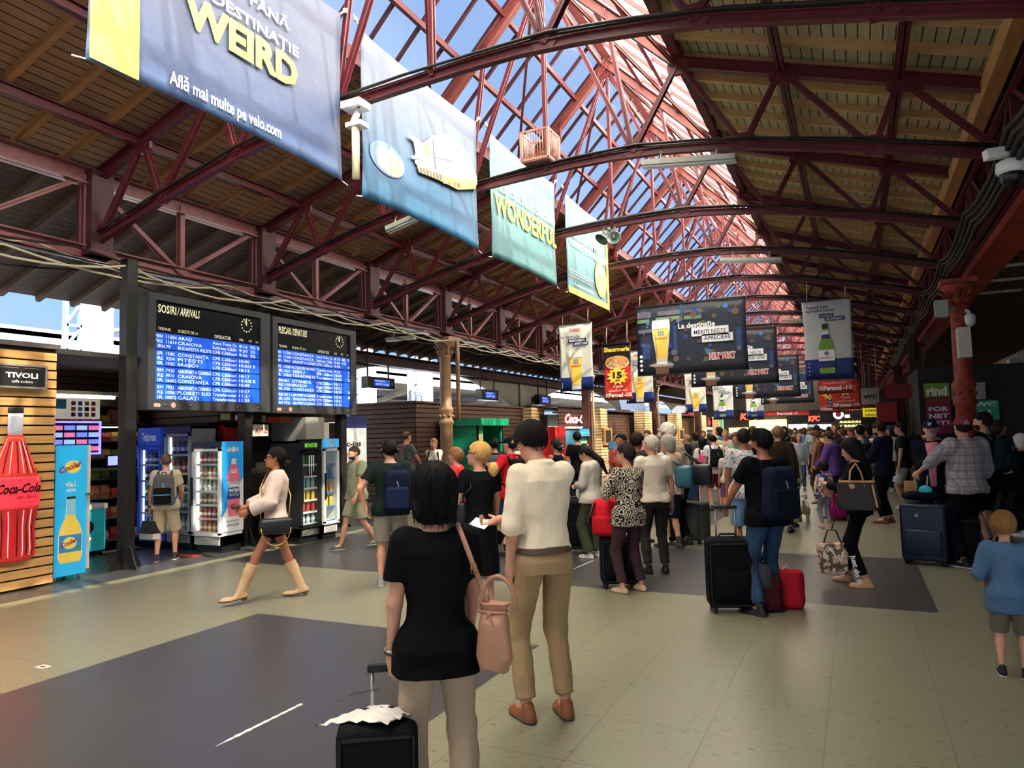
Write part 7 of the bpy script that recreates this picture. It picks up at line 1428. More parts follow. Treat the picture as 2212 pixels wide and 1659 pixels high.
P18 = person('person in a black and white floral blouse and plum trousers with cream flats', 1365, 1279, 1.56, 54, .008, ('long', 'bdb19e', 'floral'), ('trousers', '3f2b30', ''), ('flat', 'b59c7c', '8a7458'), ('short', '231c1a'), 'l', fem=True, wide=1.1, belly=.25, lh=(-.12, .24, 1.32), rh=(.05, .26, 1.08), hy=.5, extra=(('glasses', 'clear'), ('hem', .8)), lf=(-.13, .0, .085), rf=(.15, .0, .085))
P19 = person('white haired person in a cream polo shirt and dark grey trousers', 1420, 1238, 1.64, 30, .0085, ('polo', 'cfc4b0', ''), ('trousers', '34342f', ''), ('sneaker', '1c1a18', '2a2826'), ('short', 'a39a8c'), 'l', wide=1.06, belly=.2, hy=.45, extra=(('hem', .92),))
P20 = person('grey haired person with a teal satchel, floral top, navy shorts and dark boots', 1453, 1184, 1.62, 42, .0095, ('t', 'a89a88', 'camo'), ('longshorts', '161c2c', ''), ('sneaker', '2c2a28', '1c1a18'), ('bob', '827d74'), 'l', fem=True, hy=.8, extra=(('socks', '3c3a36'),), lf=(-.14, .1, .085), rf=(.1, -.05, .085))
P21 = person('tall stooping person with fluffy white hair in a khaki jacket', 1478, 1178, 1.82, 72, .011, ('jacket', 'a4977e', ''), ('trousers', '1c1c22', ''), ('sneaker', '222222', '333333'), ('curly', 'c9bfae'), 'l', lean=.28, hp=-.1, rh=(-.02, .12, .98), lh=(-.2, .36, .95))
P22 = person('dark curly haired person between the plum trousers and the brown shutter', 1384, 1172, 1.66, -20, .012, ('t', '3a3436', ''), ('jeans', '22262e', ''), ('sneaker', '222222', '333333'), ('curly', '1a1210'), 't')
P23 = person('person with black hair up beside the dark curly haired one', 1350, 1160, 1.67, 170, .013, ('t', 'a0443c', ''), ('jeans', '22262e', ''), ('sneaker', '222222', '333333'), ('bun', '0e0b0a'), 't', fem=True)
P24 = person('person in a short white dress with long black hair and pink backpack', 1524, 1096, 1.52, 18, .013, ('dress', 'd3cdc2', ''), ('none', '', ''), ('sneaker', 'b9ab92', 'cfc9bc'), ('long', '0d0a0a'), 'l', fem=True, extra=(('hem', .72),))
P25 = person('person in a white t-shirt bowing beside the pink backpack', 1549, 1102, 1.6, 24, .014, ('t', 'd0cec8', ''), ('shorts', '6b2a38', ''), ('sneaker', '333333', '444444'), ('short', '120e0d'), 'l', hp=.4, lean=.08)
P26 = person('balding person in beige with a camera strap, facing the viewer', 1573, 1078, 1.68, 192, .014, ('t', 'b3a287', ''), ('trousers', '8f8468', ''), ('sneaker', '555555', '777777'), ('bald', '6a5a4c'), 'l', wide=1.05, belly=.3, rh=(-.02, .25, 1.2), lh=(.02, .22, 1.1))
P27 = person('child in a pink cap and purple skirt beside the dotted bag', 1578, 1112, 1.32, 20, .013, ('t', 'c3b6a8', ''), ('longshorts', '6f5a86', ''), ('sneaker', 'aaaaaa', 'cccccc'), ('capped', '6a4a34'), 'l', headk=1.12, extra=(('cap', 'e39aa4'),))
P28 = person('auburn haired person in a teal top behind the white print t-shirt', 1600, 1120, 1.62, 160, .013, ('t', '3f9a84', ''), ('shorts', '4a3f5a', ''), ('sneaker', '888888', 'aaaaaa'), ('bob', '5a2a1c'), 'l', fem=True)
P29 = person('person in a white t-shirt with a grey shoulder print and light denim shorts', 1620, 1212, 1.69, 12, .009, ('t', 'd2d0cc', 'print'), ('longshorts', '6f8fb0', 'denim'), ('flat', '1c1816', '111111'), ('short', '1c1716'), 't', wide=1.1, lf=(-.13, -.04, .085), rf=(.13, .1, .085))
P30 = person('bearded person in black t-shirt and blue jeans, navy backpack, hand on a case', 1668, 1326, 1.68, 42, .0075, ('t', '0b0b0e', ''), ('jeans', '2c435c', 'denim'), ('sneaker', '15161a', '2a2c30'), ('short', '0e0b0a'), 't', beard='0e0b0a', wide=1.12, belly=.3, lh=(-.22, .36, .98), rh=(.22, .2, .9), hy=.25, hp=.1, curl=(.95, .4), lf=(-.15, -.02, .085), rf=(.14, .1, .085), hpole={-1: (-1, -.5, -.3)})
P31 = person('person in a dark brown jacket seen between the beard and the long haired crowd', 1692, 1150, 1.72, 0, .012, ('jacket', '33251e', ''), ('trousers', '2a2420', ''), ('loafer', '1c1816', '111111'), ('short', '6a4f38'), 'l')
P32 = person('person in a white jacket with crossed black straps and long black hair', 1704, 1138, 1.6, -5, .011, ('jacket', 'cbc6ba', ''), ('wide', 'a89c84', ''), ('sandal', '2a201a', '1a1410'), ('bob', '120e0e'), 'l', fem=True)
P33 = person('heavy set person in a blue grey shirt and jeans walking towards the viewer', 1732, 1058, 1.5, 178, .016, ('wshirt', '8b8f9c', ''), ('jeans', '26405c', 'denim'), ('loafer', '5a3a28', '333333'), ('bald', '6a4a3a'), 'l', wide=1.12, belly=.5, lf=(-.1, .14, .085), rf=(.1, -.15, .085))
P34 = person('person in a pale grey t-shirt and dark leggings walking towards the viewer', 1760, 1034, 1.68, 175, .018, ('t', '9a9ba0', ''), ('leggings', '2c2c32', ''), ('sneaker', '555555', '777777'), ('lowpony', '241a18'), 't', fem=True)
P35 = person('person in a brown sleeveless top with a thin strap, left of the purple hoodie', 1776, 1088, 1.62, 60, .014, ('tank', '7a4c3a', ''), ('trousers', '3a2c2a', ''), ('sneaker', '444444', '666666'), ('bun', '4a3428'), 't', fem=True, hp=.3)
P36 = person('person in a purple hoodie with pulled back brown hair', 1806, 1120, 1.62, 60, .012, ('hoodie', '5d4388', ''), ('trousers', '2a2630', ''), ('sneaker', '333333', '555555'), ('bun', '3a2a20'), 'l', fem=True, hp=.35, lh=(-.12, .3, 1.05))
P37 = person('small child in a blue floral jacket and grey leggings with dark hair', 1786, 1140, 1.06, 30, .012, ('hoodie', '3f4a90', 'camo'), ('leggings', '7f8896', ''), ('sneaker', 'c98f92', 'dddddd'), ('curly', '1a1312'), 'l', headk=1.25)
P38 = person('person in black with very long hair and leggings carrying a brown tote', 1868, 1266, 1.56, 76, .0085, ('long', '0c0b0d', ''), ('leggings', '0d0c0f', ''), ('sneaker', 'b28a68', 'b9976c'), ('long', '0f0b0a'), 'l', fem=True, wide=1.04, hp=.35, lh=(-.1, .34, 1.2), rh=(.0, .3, 1.12), lf=(-.1, -.05, .085), rf=(.12, .22, .085))
P39 = person('tall bearded person in a navy and maroon jacket looking down', 1918, 1130, 1.76, 62, .011, ('jacket', '161c2a', ''), ('trousers', '0f1014', ''), ('loafer', '5c2c20', '2a1a14'), ('short', '241812'), 'l', beard='2a1a14', hp=.3, lh=(-.15, .34, 1.12), rh=(.0, .36, 1.1), wide=1.05)
P40 = person('person with glasses and short black hair carrying a loaded hiking pack', 1958, 1100, 1.73, 80, .013, ('t', '1c241c', ''), ('shorts', 'a9b4b8', ''), ('sneaker', 'd8d8d4', 'e6e6e2'), ('short', '16110f'), 'l', extra=(('glasses', 'clear'),))
P41 = person('grey bearded person in a navy cap and jacket over a pink shirt, facing the viewer', 2030, 1206, 1.75, 172, .009, ('jacket', '10141f', ''), ('trousers', '14161c', ''), ('loafer', '222222', '333333'), ('capped', '8a8078'), 'l', beard='9a9088', rh=(.02, .26, 1.3), lh=(-.2, .14, 1.0), belly=.35, extra=(('cap', '141c34'), ('openjacket', 'd98a94')), hp=.08)
P42 = person('person in a plaid short sleeved shirt and maroon cap leaning on a case handle', 2102, 1226, 1.77, 36, .008, ('wshirt', 'a8a49c', 'plaid'), ('trousers', '0d0d11', ''), ('sneaker', '131418', 'cfccc6'), ('capped', '1a1412'), 'l', wide=1.18, belly=.55, lh=(-.28, .46, 1.07), rh=(.26, .12, .9), hy=-.15, extra=(('cap', '8a3346'), ('hem', .87)), curl=(.9, .4), hpole={-1: (-.6, -.6, -.9)})
P43 = person('bearded person in a black t-shirt with a grey strap behind the plaid shirt', 2146, 1180, 1.83, 55, .0095, ('t', '0e0e10', ''), ('longshorts', '17171b', ''), ('sneaker', '1c1c20', '333333'), ('short', '16100e'), 'l', beard='1c1412', rh=(.12, .3, 1.1), lh=(-.12, .3, 1.1), hpole={1: (1, -.7, -.2), -1: (-1, -.5, 0)}, hy=.2)
P44 = person('person in a grey tank top with black hair and arms raised to a pack strap', 1868, 1108, 1.7, 40, .014, ('tank', '8f8f92', ''), ('trousers', '1c1c22', ''), ('sneaker', '333333', '444444'), ('short', '0e0b0b'), 'l')
P45 = person('person with long wavy brown hair looking right near the station wall', 2170, 1126, 1.71, -75, .013, ('jacket', '17161a', ''), ('trousers', '14141a', ''), ('sneaker', '333333', '444444'), ('bob', '2c1c14'), 't', rh=(.0, .3, 1.25), lh=(.0, .28, 1.1))
P46 = person('blond toddler in a blue shirt and khaki shorts at the right edge', 2182, 1474, 1.04, -10, .0075, ('wshirt', '4a6884', ''), ('longshorts', '6b6752', ''), ('sneaker', '0f1420', 'd8d8d4'), ('short', '7d5c34'), 'l', headk=1.3, extra=(('hem', .72),), wide=1.05, lh=(-.22, .16, .95), rh=(.22, .14, .95), at=tuple(G(2192, 1462)[:2]))
P47 = person('person in black leaning at the maroon bench at the far right edge', 2222, 1160, 1.5, 40, .011, ('long', '0d0d10', ''), ('trousers', '101014', ''), ('sneaker', 'd0d0d0', 'dddddd'), ('bob', 'b9b5ac'), 'l', lh=(-.15, .34, 1.15), rh=(.1, .3, 1.1))
# ---- far crowd
rn = random.Random(21)
near_txt = ['short black hair', 'brown hair in a bun', 'bobbed dark hair', 'cropped fair hair', 'long dark hair', 'curly brown hair', 'grey hair']
hairs = [('short', '120e0d'), ('bun', '4a3222'), ('bob', '1c1412'), ('crop', '8a6a44'), ('long', '1a1210'), ('curly', '4a3020'), ('short', '8f887e')]
tops = [('t', 'cfcac0', 'white'), ('t', '24242a', 'black'), ('t', '8a3434', 'dark red'), ('jacket', '3b4a63', 'slate blue'), ('t', 'b59a78', 'tan'), ('hoodie', '5c6258', 'olive grey'), ('t', '5a86a8', 'light blue'), ('polo', '31473a', 'dark green'), ('t', 'c98a92', 'pink'), ('blouse', 'd8d0c2', 'cream')]
bots = [('jeans', '2b3f5c', 'denim', 'jeans'), ('trousers', '2a2826', '', 'dark trousers'), ('shorts', '8f846c', '', 'beige shorts'), ('trousers', '8b7f68', '', 'khaki trousers'), ('leggings', '1a1a1e', '', 'black leggings'), ('shorts', '22262e', '', 'dark shorts')]
used = set(); far_px = [(1336, 1062), (1405, 1085), (1432, 1078), (1490, 1068), (1508, 1052), (1538, 1060), (1560, 1050), (1586, 1055), (1606, 1040), (1616, 1062), (1632, 1046), (1645, 1030), (1656, 1048), (1668, 1036), (1680, 1052), (1690, 1026), (1700, 1040), (1712, 1030), (1722, 1016), (1742, 1022), (1752, 1010), (1770, 1018), (1786, 1040), (1796, 1022), (1808, 1046), (1818, 1030), (1828, 1052), (1840, 1036), (1850, 1060), (1872, 1046), (1884, 1062), (1898, 1050), (1906, 1074), (1938, 1064), (1524, 1036), (1576, 1028), (1664, 1010), (1706, 1006), (1734, 1002), (1778, 1002), (1612, 1018), (1640, 1012), (1825, 1008)]
place = lambda x: 'left side' if x < 1560 else ('middle' if x < 1760 else 'right side')
for (x, y) in far_px:
    for _ in range(60):
        h, t_, b_ = rn.randrange(7), rn.randrange(10), rn.randrange(6)
        if (h, t_, b_) not in used: used.add((h, t_, b_)); break
    fc = rn.choice([0, 15, -20, 170, 185, 90, 200, 40])
    d = G(x, y); person('distant person, %s, %s top, %s, %s of crowd' % (near_txt[h], tops[t_][2], bots[b_][3], place(x)), x, y, rn.uniform(1.58, 1.76), fc, .024, tops[t_][:2]+('',), bots[b_][:3], ('sneaker', rn.choice(['333333', 'bbbbbb', '554433']), 'cccccc'), hairs[h], rn.choice('llt'), fem=h in (1, 2, 4), wide=rn.uniform(.95, 1.15), lf=(-.11, rn.uniform(-.15, .15), .085), rf=(.11, rn.uniform(-.15, .15), .085))
# ================================================================ BAGS, CASES, SMALL THINGS
blk_m = fabric('141416'); zp = mat('zip_black', '101012', .5)
hand1 = w_of(P1, P1['wr'][-1]+(P1['wr'][-1]-P1['el'][-1])/np.linalg.norm(P1['wr'][-1]-P1['el'][-1])*.075)
S1 = suitcase('small black cabin case by the beige trousers, paper bag on its top', 0, 0, .34, .22, .5, '131313', 34, hand1[2]-.5-.01, hx=.05, at=(hand1[0]-.05, hand1[1]-.03))
tag(S1, 'black cabin case held by the short haired person, white paper bag on top')
c0 = V3(tuple(S1.location)); paper = mat('white_paper_bag', 'dcd8d0', .7, var=.05, bump=.4)
t = thing('paper_bag', 'white printed paper bag lying on the black cabin case', 'bag', c0+V3(0, 0, .5)); nb = 12; Pv = []; Fv = []
for s_ in (0, 1):
    for j in range(nb+1):
        for i in range(nb+1):
            u, v = i/nb, j/nb; x = -.25+.36*u+.03*v; y = -.11+.17*v+.03*u; th_ = .0+.09*math.sin(PI*min(1, u*1.1))*math.sin(PI*v)**.6*u
            Pv.append(c0+V3(x, y, .525+(th_*.6 if s_ else 0)-.028*(1-u)*(1-u)*2+.006*math.sin(u*30+v*17)+.005*math.sin(v*25)))
k = (nb+1)**2
for j in range(nb):
    for i in range(nb): q = (j*(nb+1)+i, j*(nb+1)+i+1, (j+1)*(nb+1)+i+1, (j+1)*(nb+1)+i); Fv += [q[::-1], tuple(a+k for a in q)]
ring = [i for i in range(nb+1)]+[j*(nb+1)+nb for j in range(1, nb+1)]+[nb*(nb+1)+i for i in range(nb-1, -1, -1)]+[j*(nb+1) for j in range(nb-1, 0, -1)]
for a, b in zip(ring, ring[1:]+ring[:1]): Fv.append((a, b, b+k, a+k))
MB().add(Pv, Fv, paper, True).build('bag', t)
fr = frame(c0+V3(-.1, -.09, .58), V3(.93, .3, .2)/1.0, V3(-.25, .95, .1)); MB().text(fr, 'Covrigi', .0, .04, .035, blk, w=.13, d=.014, shear=.3, bold=.03).text(fr, 'FIERBINTE', -.05, .0, .012, blk, w=.1, d=.014).build('print', t)
# pink handbag on P1's right shoulder
pinkl = mat('pink_leather', 'a5775c', .45, var=.1, scale=5, bump=.1)
bc = EYE+ray(1066, 1342)*2.98/F; t = thing('handbag', 'dusty pink leather bucket handbag hanging from the shoulder of the black t-shirt', 'handbag', bc)
def bagf(P):
    z = P[:, 2]; a = np.interp(z, [-.26, -.18, 0, .06, .1], [.075, .105, .085, .07, .095]); b = np.interp(z, [-.26, 0, .06, .1], [.07, .07, .035, .05]); d = (np.sqrt((P[:, 0]/a)**2+(P[:, 1]/b)**2)-1)*b
    fold = np.abs(P[:, 0]+.01)*.5; return np.maximum(np.maximum(d+.006*np.sin(P[:, 0]*60)*np.clip(z+.1, 0, .2)*5, -.26+np.abs(P[:, 0])*-.35+.03-z), z-.1)
o = skinmesh('bag_body', bagf, V3(-.16, -.14, -.3), V3(.16, .14, .14), .006, pinkl, t)
DR = MB().tube([bc+V3(.085*math.cos(a), .045*math.sin(a), .055) for a in np.linspace(0, 2*PI, 20)], .007, pinkl, 6).ball(bc+V3(.0, -.05, .05), .014, pinkl, 8, 6).tube([bc+V3(-.0, -.055, .05), bc+V3(-.03, -.06, -.02)], .006, pinkl, 5).tube([bc+V3(.0, -.055, .05), bc+V3(.035, -.06, -.01)], .006, pinkl, 5).build('drawstring', t)
for o_ in (o, DR): o_.scale = (.78, .78, .8)
MB().tube([bc+V3(.03+.08*math.cos(a), -.01, .06+.13*math.sin(a)) for a in np.linspace(0, PI, 14)], .0085, pinkl, 7).build('handle', t)
a_ = w_of(P1, (.15, -.085, 1.30)); b_ = w_of(P1, (.115, -.04, 1.475)); b2 = w_of(P1, (.11, .06, 1.46)); st = [bc+V3(-.02, -.01, .07), w_of(P1, (.2, -.12, 1.24)), w_of(P1, (.165, -.14, 1.33)), w_of(P1, (.135, -.115, 1.42)), w_of(P1, (.11, -.05, 1.495)), w_of(P1, (.11, .03, 1.49)), w_of(P1, (.14, .13, 1.36)), bc+V3(-.03, .03, .07)]
q = []
for i in range(len(st)-1):
    for j in range(4): q.append(st[i]+(st[i+1]-st[i])*j/4)
MB().tube(q+[st[-1]], .013, pinkl, 8, True, .005).build('shoulder_strap', t); bk_ = st[1]*.35+st[2]*.65; MB().tube([bk_+V3(-.012, -.008, -.02), bk_+V3(.012, -.008, -.02), bk_+V3(.012, -.008, .02), bk_+V3(-.012, -.008, .02), bk_+V3(-.012, -.008, -.02)], .003, mat('brass', 'b08d57', .3, .9), 6).build('buckle', t)
# bracelet & phone etc.
wv = w_of(P1, P1['wr'][-1]); T_ = P1['T']
f = P1['el'][-1]-P1['wr'][-1]; f /= np.linalg.norm(f)
for kz, mm in ((.015, blk), (.03, mat('silver_chain', 'a9a9a6', .3, .8))):
    c_ = (P1['wr'][-1]+f*kz)*P1['s']; e1 = np.cross(f, V3(0, 1, 0)); e1 /= np.linalg.norm(e1); e2 = np.cross(f, e1); MB().tube([c_+(e1*math.cos(a)+e2*math.sin(a))*.031 for a in np.linspace(0, 2*PI, 18)], .0035, mm, 6).build('bracelet', T_, False)
hp_ = w_of(P3, P3['wr'][1]+(P3['wr'][1]-P3['el'][1])/np.linalg.norm(P3['wr'][1]-P3['el'][1])*.1)
t = thing('smartphone', 'smartphone with a lit screen in the hand of the tall white shirt', 'phone', hp_); u = V3(-.9, .3, .12); u /= np.linalg.norm(u); w = V3(.1, .75, .5); w -= u*u.dot(w); w /= np.linalg.norm(w); fr = (hp_+V3(0, 0, .02)-u*.02, u, w, np.cross(u, w)*(-1 if np.cross(u, w)[2] < 0 else 1))
MB().poly(fr, [(-.035, -.07), (.12, -.07), (.12, .01), (-.035, .01)], -.008, 0, zp).build('case', t); MB().poly(fr, [(-.03, -.066), (.115, -.066), (.115, .006), (-.03, .006)], .0005, .0015, mat('phone_screen', 'bfe8e0', .3, emis=1.2)).build('screen', t)
# black wallet + black bag for P2
q = w_of(P2, P2['wr'][1]); tag(MB().bar(q+V3(-.02, 0, -.12), q+V3(.07, .02, -.17), .02, .12, leathb).build('wallet'), 'black wallet held low by the blonde person in black', 'wallet')
q = w_of(P2, (-.24, .02, 1.02)); t = thing('handbag', 'black quilted handbag with gold clasps on the blonde person\'s left side', 'handbag', q); rounded('bag_body', t, (-.1, -.06, -.12), (.1, .06, .12), .04, leathb); MB().tube([q+V3(-.05, 0, .1), w_of(P2, (-.13, -.11, 1.3)), w_of(P2, (-.12, -.03, 1.5)), w_of(P2, (-.15, .12, 1.3)), q+V3(.05, .02, .1)], .012, leathb, 8).build('strap', t); MB().ball(q+V3(-.04, -.06, .1), .012, mat('brass', 'b08d57', .3, .9)).ball(q+V3(.04, -.06, .1), .012, mat('brass', 'b08d57', .3, .9)).build('clasp', t)
# walking woman's crossbody bag
q = w_of(P4, (-.25, .0, .86)); t = thing('handbag', 'black leather bag with a gold chain against the walking person\'s hip', 'handbag', q, None, P4['face']); rounded('bag_body', t, (-.05, -.18, -.07), (.045, .17, .1), .045, leathb); gd = mat('gold_chain', 'c9a54e', .3, .9); R_ = Matrix.Rotation(-P4['face'], 3, 'Z')
def lc(v, o): return tuple(R_ @ Vector(V3(v)-o))
MB().tube([lc(v, q) for v in (w_of(P4, (-.25, .16, .94)), w_of(P4, (-.2, .17, 1.1)), w_of(P4, (-.09, .17, 1.3)), w_of(P4, (.05, .08, 1.5)), w_of(P4, (.06, -.1, 1.42)), w_of(P4, (-.1, -.17, 1.2)), w_of(P4, (-.24, -.14, .95)))], .006, gd, 6).tube([(-.06, .15*math.cos(a), .02-.2*math.sin(a)) for a in np.linspace(.1, PI-.1, 12)], .005, gd, 5).build('chain', t, False)
q = w_of(P4, (.02, .44, 1.1)); tag(MB().ball(q, (.055, .04, .035), mat('maroon_cloth', '5a2430', .7), 12, 8).build('purse'), 'small maroon purse in the walking person\'s hands', 'purse')
# P5 backpack + shopping bag
bp5 = backpack(P5, 'grey and black backpack with a light blue stripe, worn before the fridges', '5c5f64', '141517', h=.5, w=.33, z=1.17, strap='55585c'); cb = V3(0, -.34, 0); MB().bar((-.13*P5['s'], -.355*P5['s'], 1.1*P5['s']), (.13*P5['s'], -.355*P5['s'], 1.1*P5['s']), .02, .012, mat('cyan_trim', '4aa3d0', .5)).build('stripe', bp5, False)
q = w_of(P5, P5['wr'][-1]+V3(0, .02, -.1)); t = thing('shopping_bag', 'black and white shopping bag held by the person at the fridges', 'bag', q); h0 = q[2]
MB().add([(q[0]+x, q[1]+y, q[2]+z) for z, w_, d_ in ((-.36, .14, .06), (-.28, .145, .065), (-.1, .12, .03)) for x, y in ((-w_, -d_), (w_, -d_), (w_, d_), (-w_, d_))], [(3, 2, 1, 0), (0, 1, 5, 4), (1, 2, 6, 5), (2, 3, 7, 6), (3, 0, 4, 7)], mat('bag_white', 'd6d4d0', .6)).add([(q[0]+x, q[1]+y, q[2]+z) for z, w_, d_ in ((-.28, .146, .066), (-.1, .121, .031)) for x, y in ((-w_, -d_), (w_, -d_), (w_, d_), (-w_, d_))], [(0, 1, 5, 4), (1, 2, 6, 5), (2, 3, 7, 6), (3, 0, 4, 7), (4, 5, 6, 7)], mat('bag_black', '26282a', .5)).build('bag', t)
MB().tube([q+V3(-.05, -.03, -.1), q+V3(0, 0, 0), q+V3(.05, -.03, -.1)], .006, mat('bag_white', 'd6d4d0', .6), 6).build('handle', t)
backpack(P7, 'navy backpack with red trim on the dark green t-shirt', '141a2c', '1b2340', h=.5, w=.34, z=1.15, off=.1, strap='1a2238'); backpack(P8, 'slim red strapped backpack on the tall grey t-shirt', '5a4a4c', h=.4, w=.26, strap='c0303c'); backpack(P12, 'grey patterned backpack near the green booth', '4a5058', '23262c', h=.46, strap='23262c'); backpack(P13, 'black backpack on the red polo shirt', '121214', h=.48, strap='161618')
backpack(P9, 'small dark backpack whose straps cross the white t-shirt', '2c2226', h=.36, w=.24, strap='18181a'); backpack(P24, 'hot pink backpack on the white dress', 'd8407c', 'c2336c', h=.4, w=.28, z=1.17, strap='1a1a1e'); backpack(P25, 'black backpack beside the hot pink one', '15161c', h=.42, strap='15161c'); backpack(P30, 'large navy backpack on the bearded person with the black case', '141a2a', '10151f', h=.5, w=.35, z=1.16, strap='11141c')
backpack(P40, 'bulky hiking pack with a bottle and a rolled orange and white jacket strapped on', '14160f', '1c2018', h=.6, w=.36, d=.24, z=1.2, strap='1a1a16'); backpack(P43, 'dark backpack with a grey shoulder strap behind the plaid shirt', '1f2a2e', h=.42, strap='46585c'); backpack(P44, 'black backpack on the grey tank top', '17181c', h=.42); backpack(P12, 'dark side pouch slung on the patterned grey backpack wearer', '1d2230', h=.2, w=.16, d=.08, z=1.0, strap='1d2230', pocket=False) if False else None
q = w_of(P40, (0, -.52, 1.38)); tag(MB().tube([q+V3(-.16, 0, .06), q+V3(0, -.04, .1), q+V3(.16, 0, -.02)], .05, mat('orange_white_roll', 'd8a070', .7, var=.4, scale=12), 10).build('rolled_jacket'), 'rolled orange and white garment strapped on the hiking pack', 'jacket')
# suitcase etc of P30
hh = w_of(P30, P30['wr'][-1]); s2 = suitcase('large soft black suitcase held by the bearded person in jeans', 0, 0, .42, .28, .68, '0e0e10', 20, hh[2]-.68, at=tuple(G(1565, 1322)[:2]), hx=0)
s2.location.x = hh[0]+.02; s2.location.y = hh[1]-.12
t = thing('travel_bag', 'grey and dark red travel bag on the floor behind the large black suitcase', 'bag', G(1640, 1318), None, .3); rounded('bag_body', t, (-.2, -.13, 0), (.2, .13, .36), .08, fabric('4a1c22')); rounded('top_section', t, (-.15, -.15, .2), (.13, .12, .43), .07, fabric('3c3e44')); MB().tube([(-.07, 0, .42), (0, 0, .48), (.07, 0, .42)], .012, zp, 6).build('handle', t, False)
t = thing('travel_bag', 'bright red bag on the floor between the blue jeans', 'bag', G(1672, 1316)+V3(.12, .1, 0), None, 0); rounded('bag_body', t, (-.15, -.1, 0), (.15, .1, .36), .06, fabric('b3202c')); MB().tube([(-.05, 0, .34), (0, 0, .4), (.05, 0, .34)], .01, fabric('c9b2a0'), 6).build('handle', t, False)
# red backpack on black case by P18
s3 = suitcase('black case standing behind the plum trousers, carrying the red backpack', 1338, 1268, .4, .26, .55, '111113', 25, .3); q = V3(tuple(s3.location)); t = thing('backpack', 'bright red backpack sitting on the black case by the plum trousers', 'backpack', q+V3(-.1, -.04, .55)); rounded('pack_body', t, (-.17, -.12, 0.0), (.17, .12, .42), .09, fabric('c4202c')); rounded('front_pocket', t, (-.13, -.17, .04), (.13, -.08, .24), .04, fabric('b81c28')); MB().tube([(-.1, -.12, .38), (-.16, -.18, .2), (-.13, -.15, -.02)], .015, zp, 6).build('strap', t, False)
s4 = suitcase('big black suitcase between the white shirt and the pale hoodie', 1238, 1192, .45, .28, .75, '0f0f12', 10, .25)
s5 = suitcase('large grey and black wheeled duffel standing upright', 1500, 1172, .42, .32, .62, '4b4d4c', -20, 0); 
t = thing('backpack', 'black pack with yellow trim standing by the grey duffel', 'backpack', G(1462, 1172), None, .2); rounded('pack_body', t, (-.12, -.12, 0), (.12, .12, .55), .07, fabric('17171a')); MB().bar((-.1, -.12, .1), (-.1, -.12, .5), .03, .01, mat('amber_trim', 'd99a2c', .6)).bar((.03, -.125, .36), (.1, -.125, .52), .05, .01, mat('amber_trim', 'd99a2c', .6)).build('trim', t, False)
t = thing('suitcase', 'dark blue suitcase far behind the grey duffel', 'suitcase', G(1490, 1108), None, .1); rounded('shell', t, (-.2, -.13, .04), (.2, .13, .66), .04, fabric('1c2c48')); q_ = MB()
for x in (-.15, .15): q_.lathe((x, -.08, .03), [(.03, -.015), (.03, .015)], zp, 8, 0)
q_.build('wheel', t, False)
t = thing('handbag', 'teal leather satchel slung on the grey haired person', 'handbag', w_of(P20, (.14, -.2, 1.12))); q = V3(tuple(t.location)); rounded('bag_body', t, (-.13, -.08, -.16), (.13, .08, .16), .06, mat('teal_leather', '2c5f6c', .45)); MB().tube([(0, -.02, .14), tuple(w_of(P20, (0, -.14, 1.35))-q), tuple(w_of(P20, (-.1, -.06, 1.49))-q), tuple(w_of(P20, (-.12, .1, 1.4))-q)], .014, mat('teal_leather', '2c5f6c', .45), 7).build('strap', t, False)
t = thing('handbag', 'black shoulder bag hanging from the stooping khaki jacket', 'handbag', w_of(P21, (.05, -.3, 1.02))); q = V3(tuple(t.location)); rounded('bag_body', t, (-.15, -.07, -.17), (.15, .07, .14), .05, leathb); MB().tube([(0, 0, .12), tuple(w_of(P21, (.12, -.02, 1.3))-q), tuple(w_of(P21, (.12, .16, 1.42))-q)], .02, leathb, 7).build('strap', t, False)
dg = NG('green_dot_print', .6); dx = dg.M('SUBTRACT', dg.M('FRACT', dg.M('DIVIDE', dg.M('ADD', dg.x, dg.y), .115)), .5); dz = dg.M('SUBTRACT', dg.M('FRACT', dg.M('DIVIDE', dg.z, .115)), .5); rr = dg.M('SQRT', dg.M('ADD', dg.M('MULTIPLY', dx, dx), dg.M('MULTIPLY', dz, dz))); dg.put(dg.mix(dg.M('LESS_THAN', rr, .34), lin('1f6a3c'), lin('dfe3d8')), dg.b.inputs['Base Color'])
t = thing('shopping_bag', 'large green shopping bag with big white dots standing on the floor', 'bag', G(1575, 1090)); rounded('bag_body', t, (-.21, -.1, 0), (.21, .1, .42), .03, dg.m); MB().tube([(-.08, 0, .41), (-.06, 0, .5), (.06, 0, .5), (.08, 0, .41)], .01, dg.m, 6).build('handle', t, False)
t = suitcase('small magenta child suitcase beside the floral child', 1808, 1124, .36, .26, .5, 'c01a80', 15, 0)
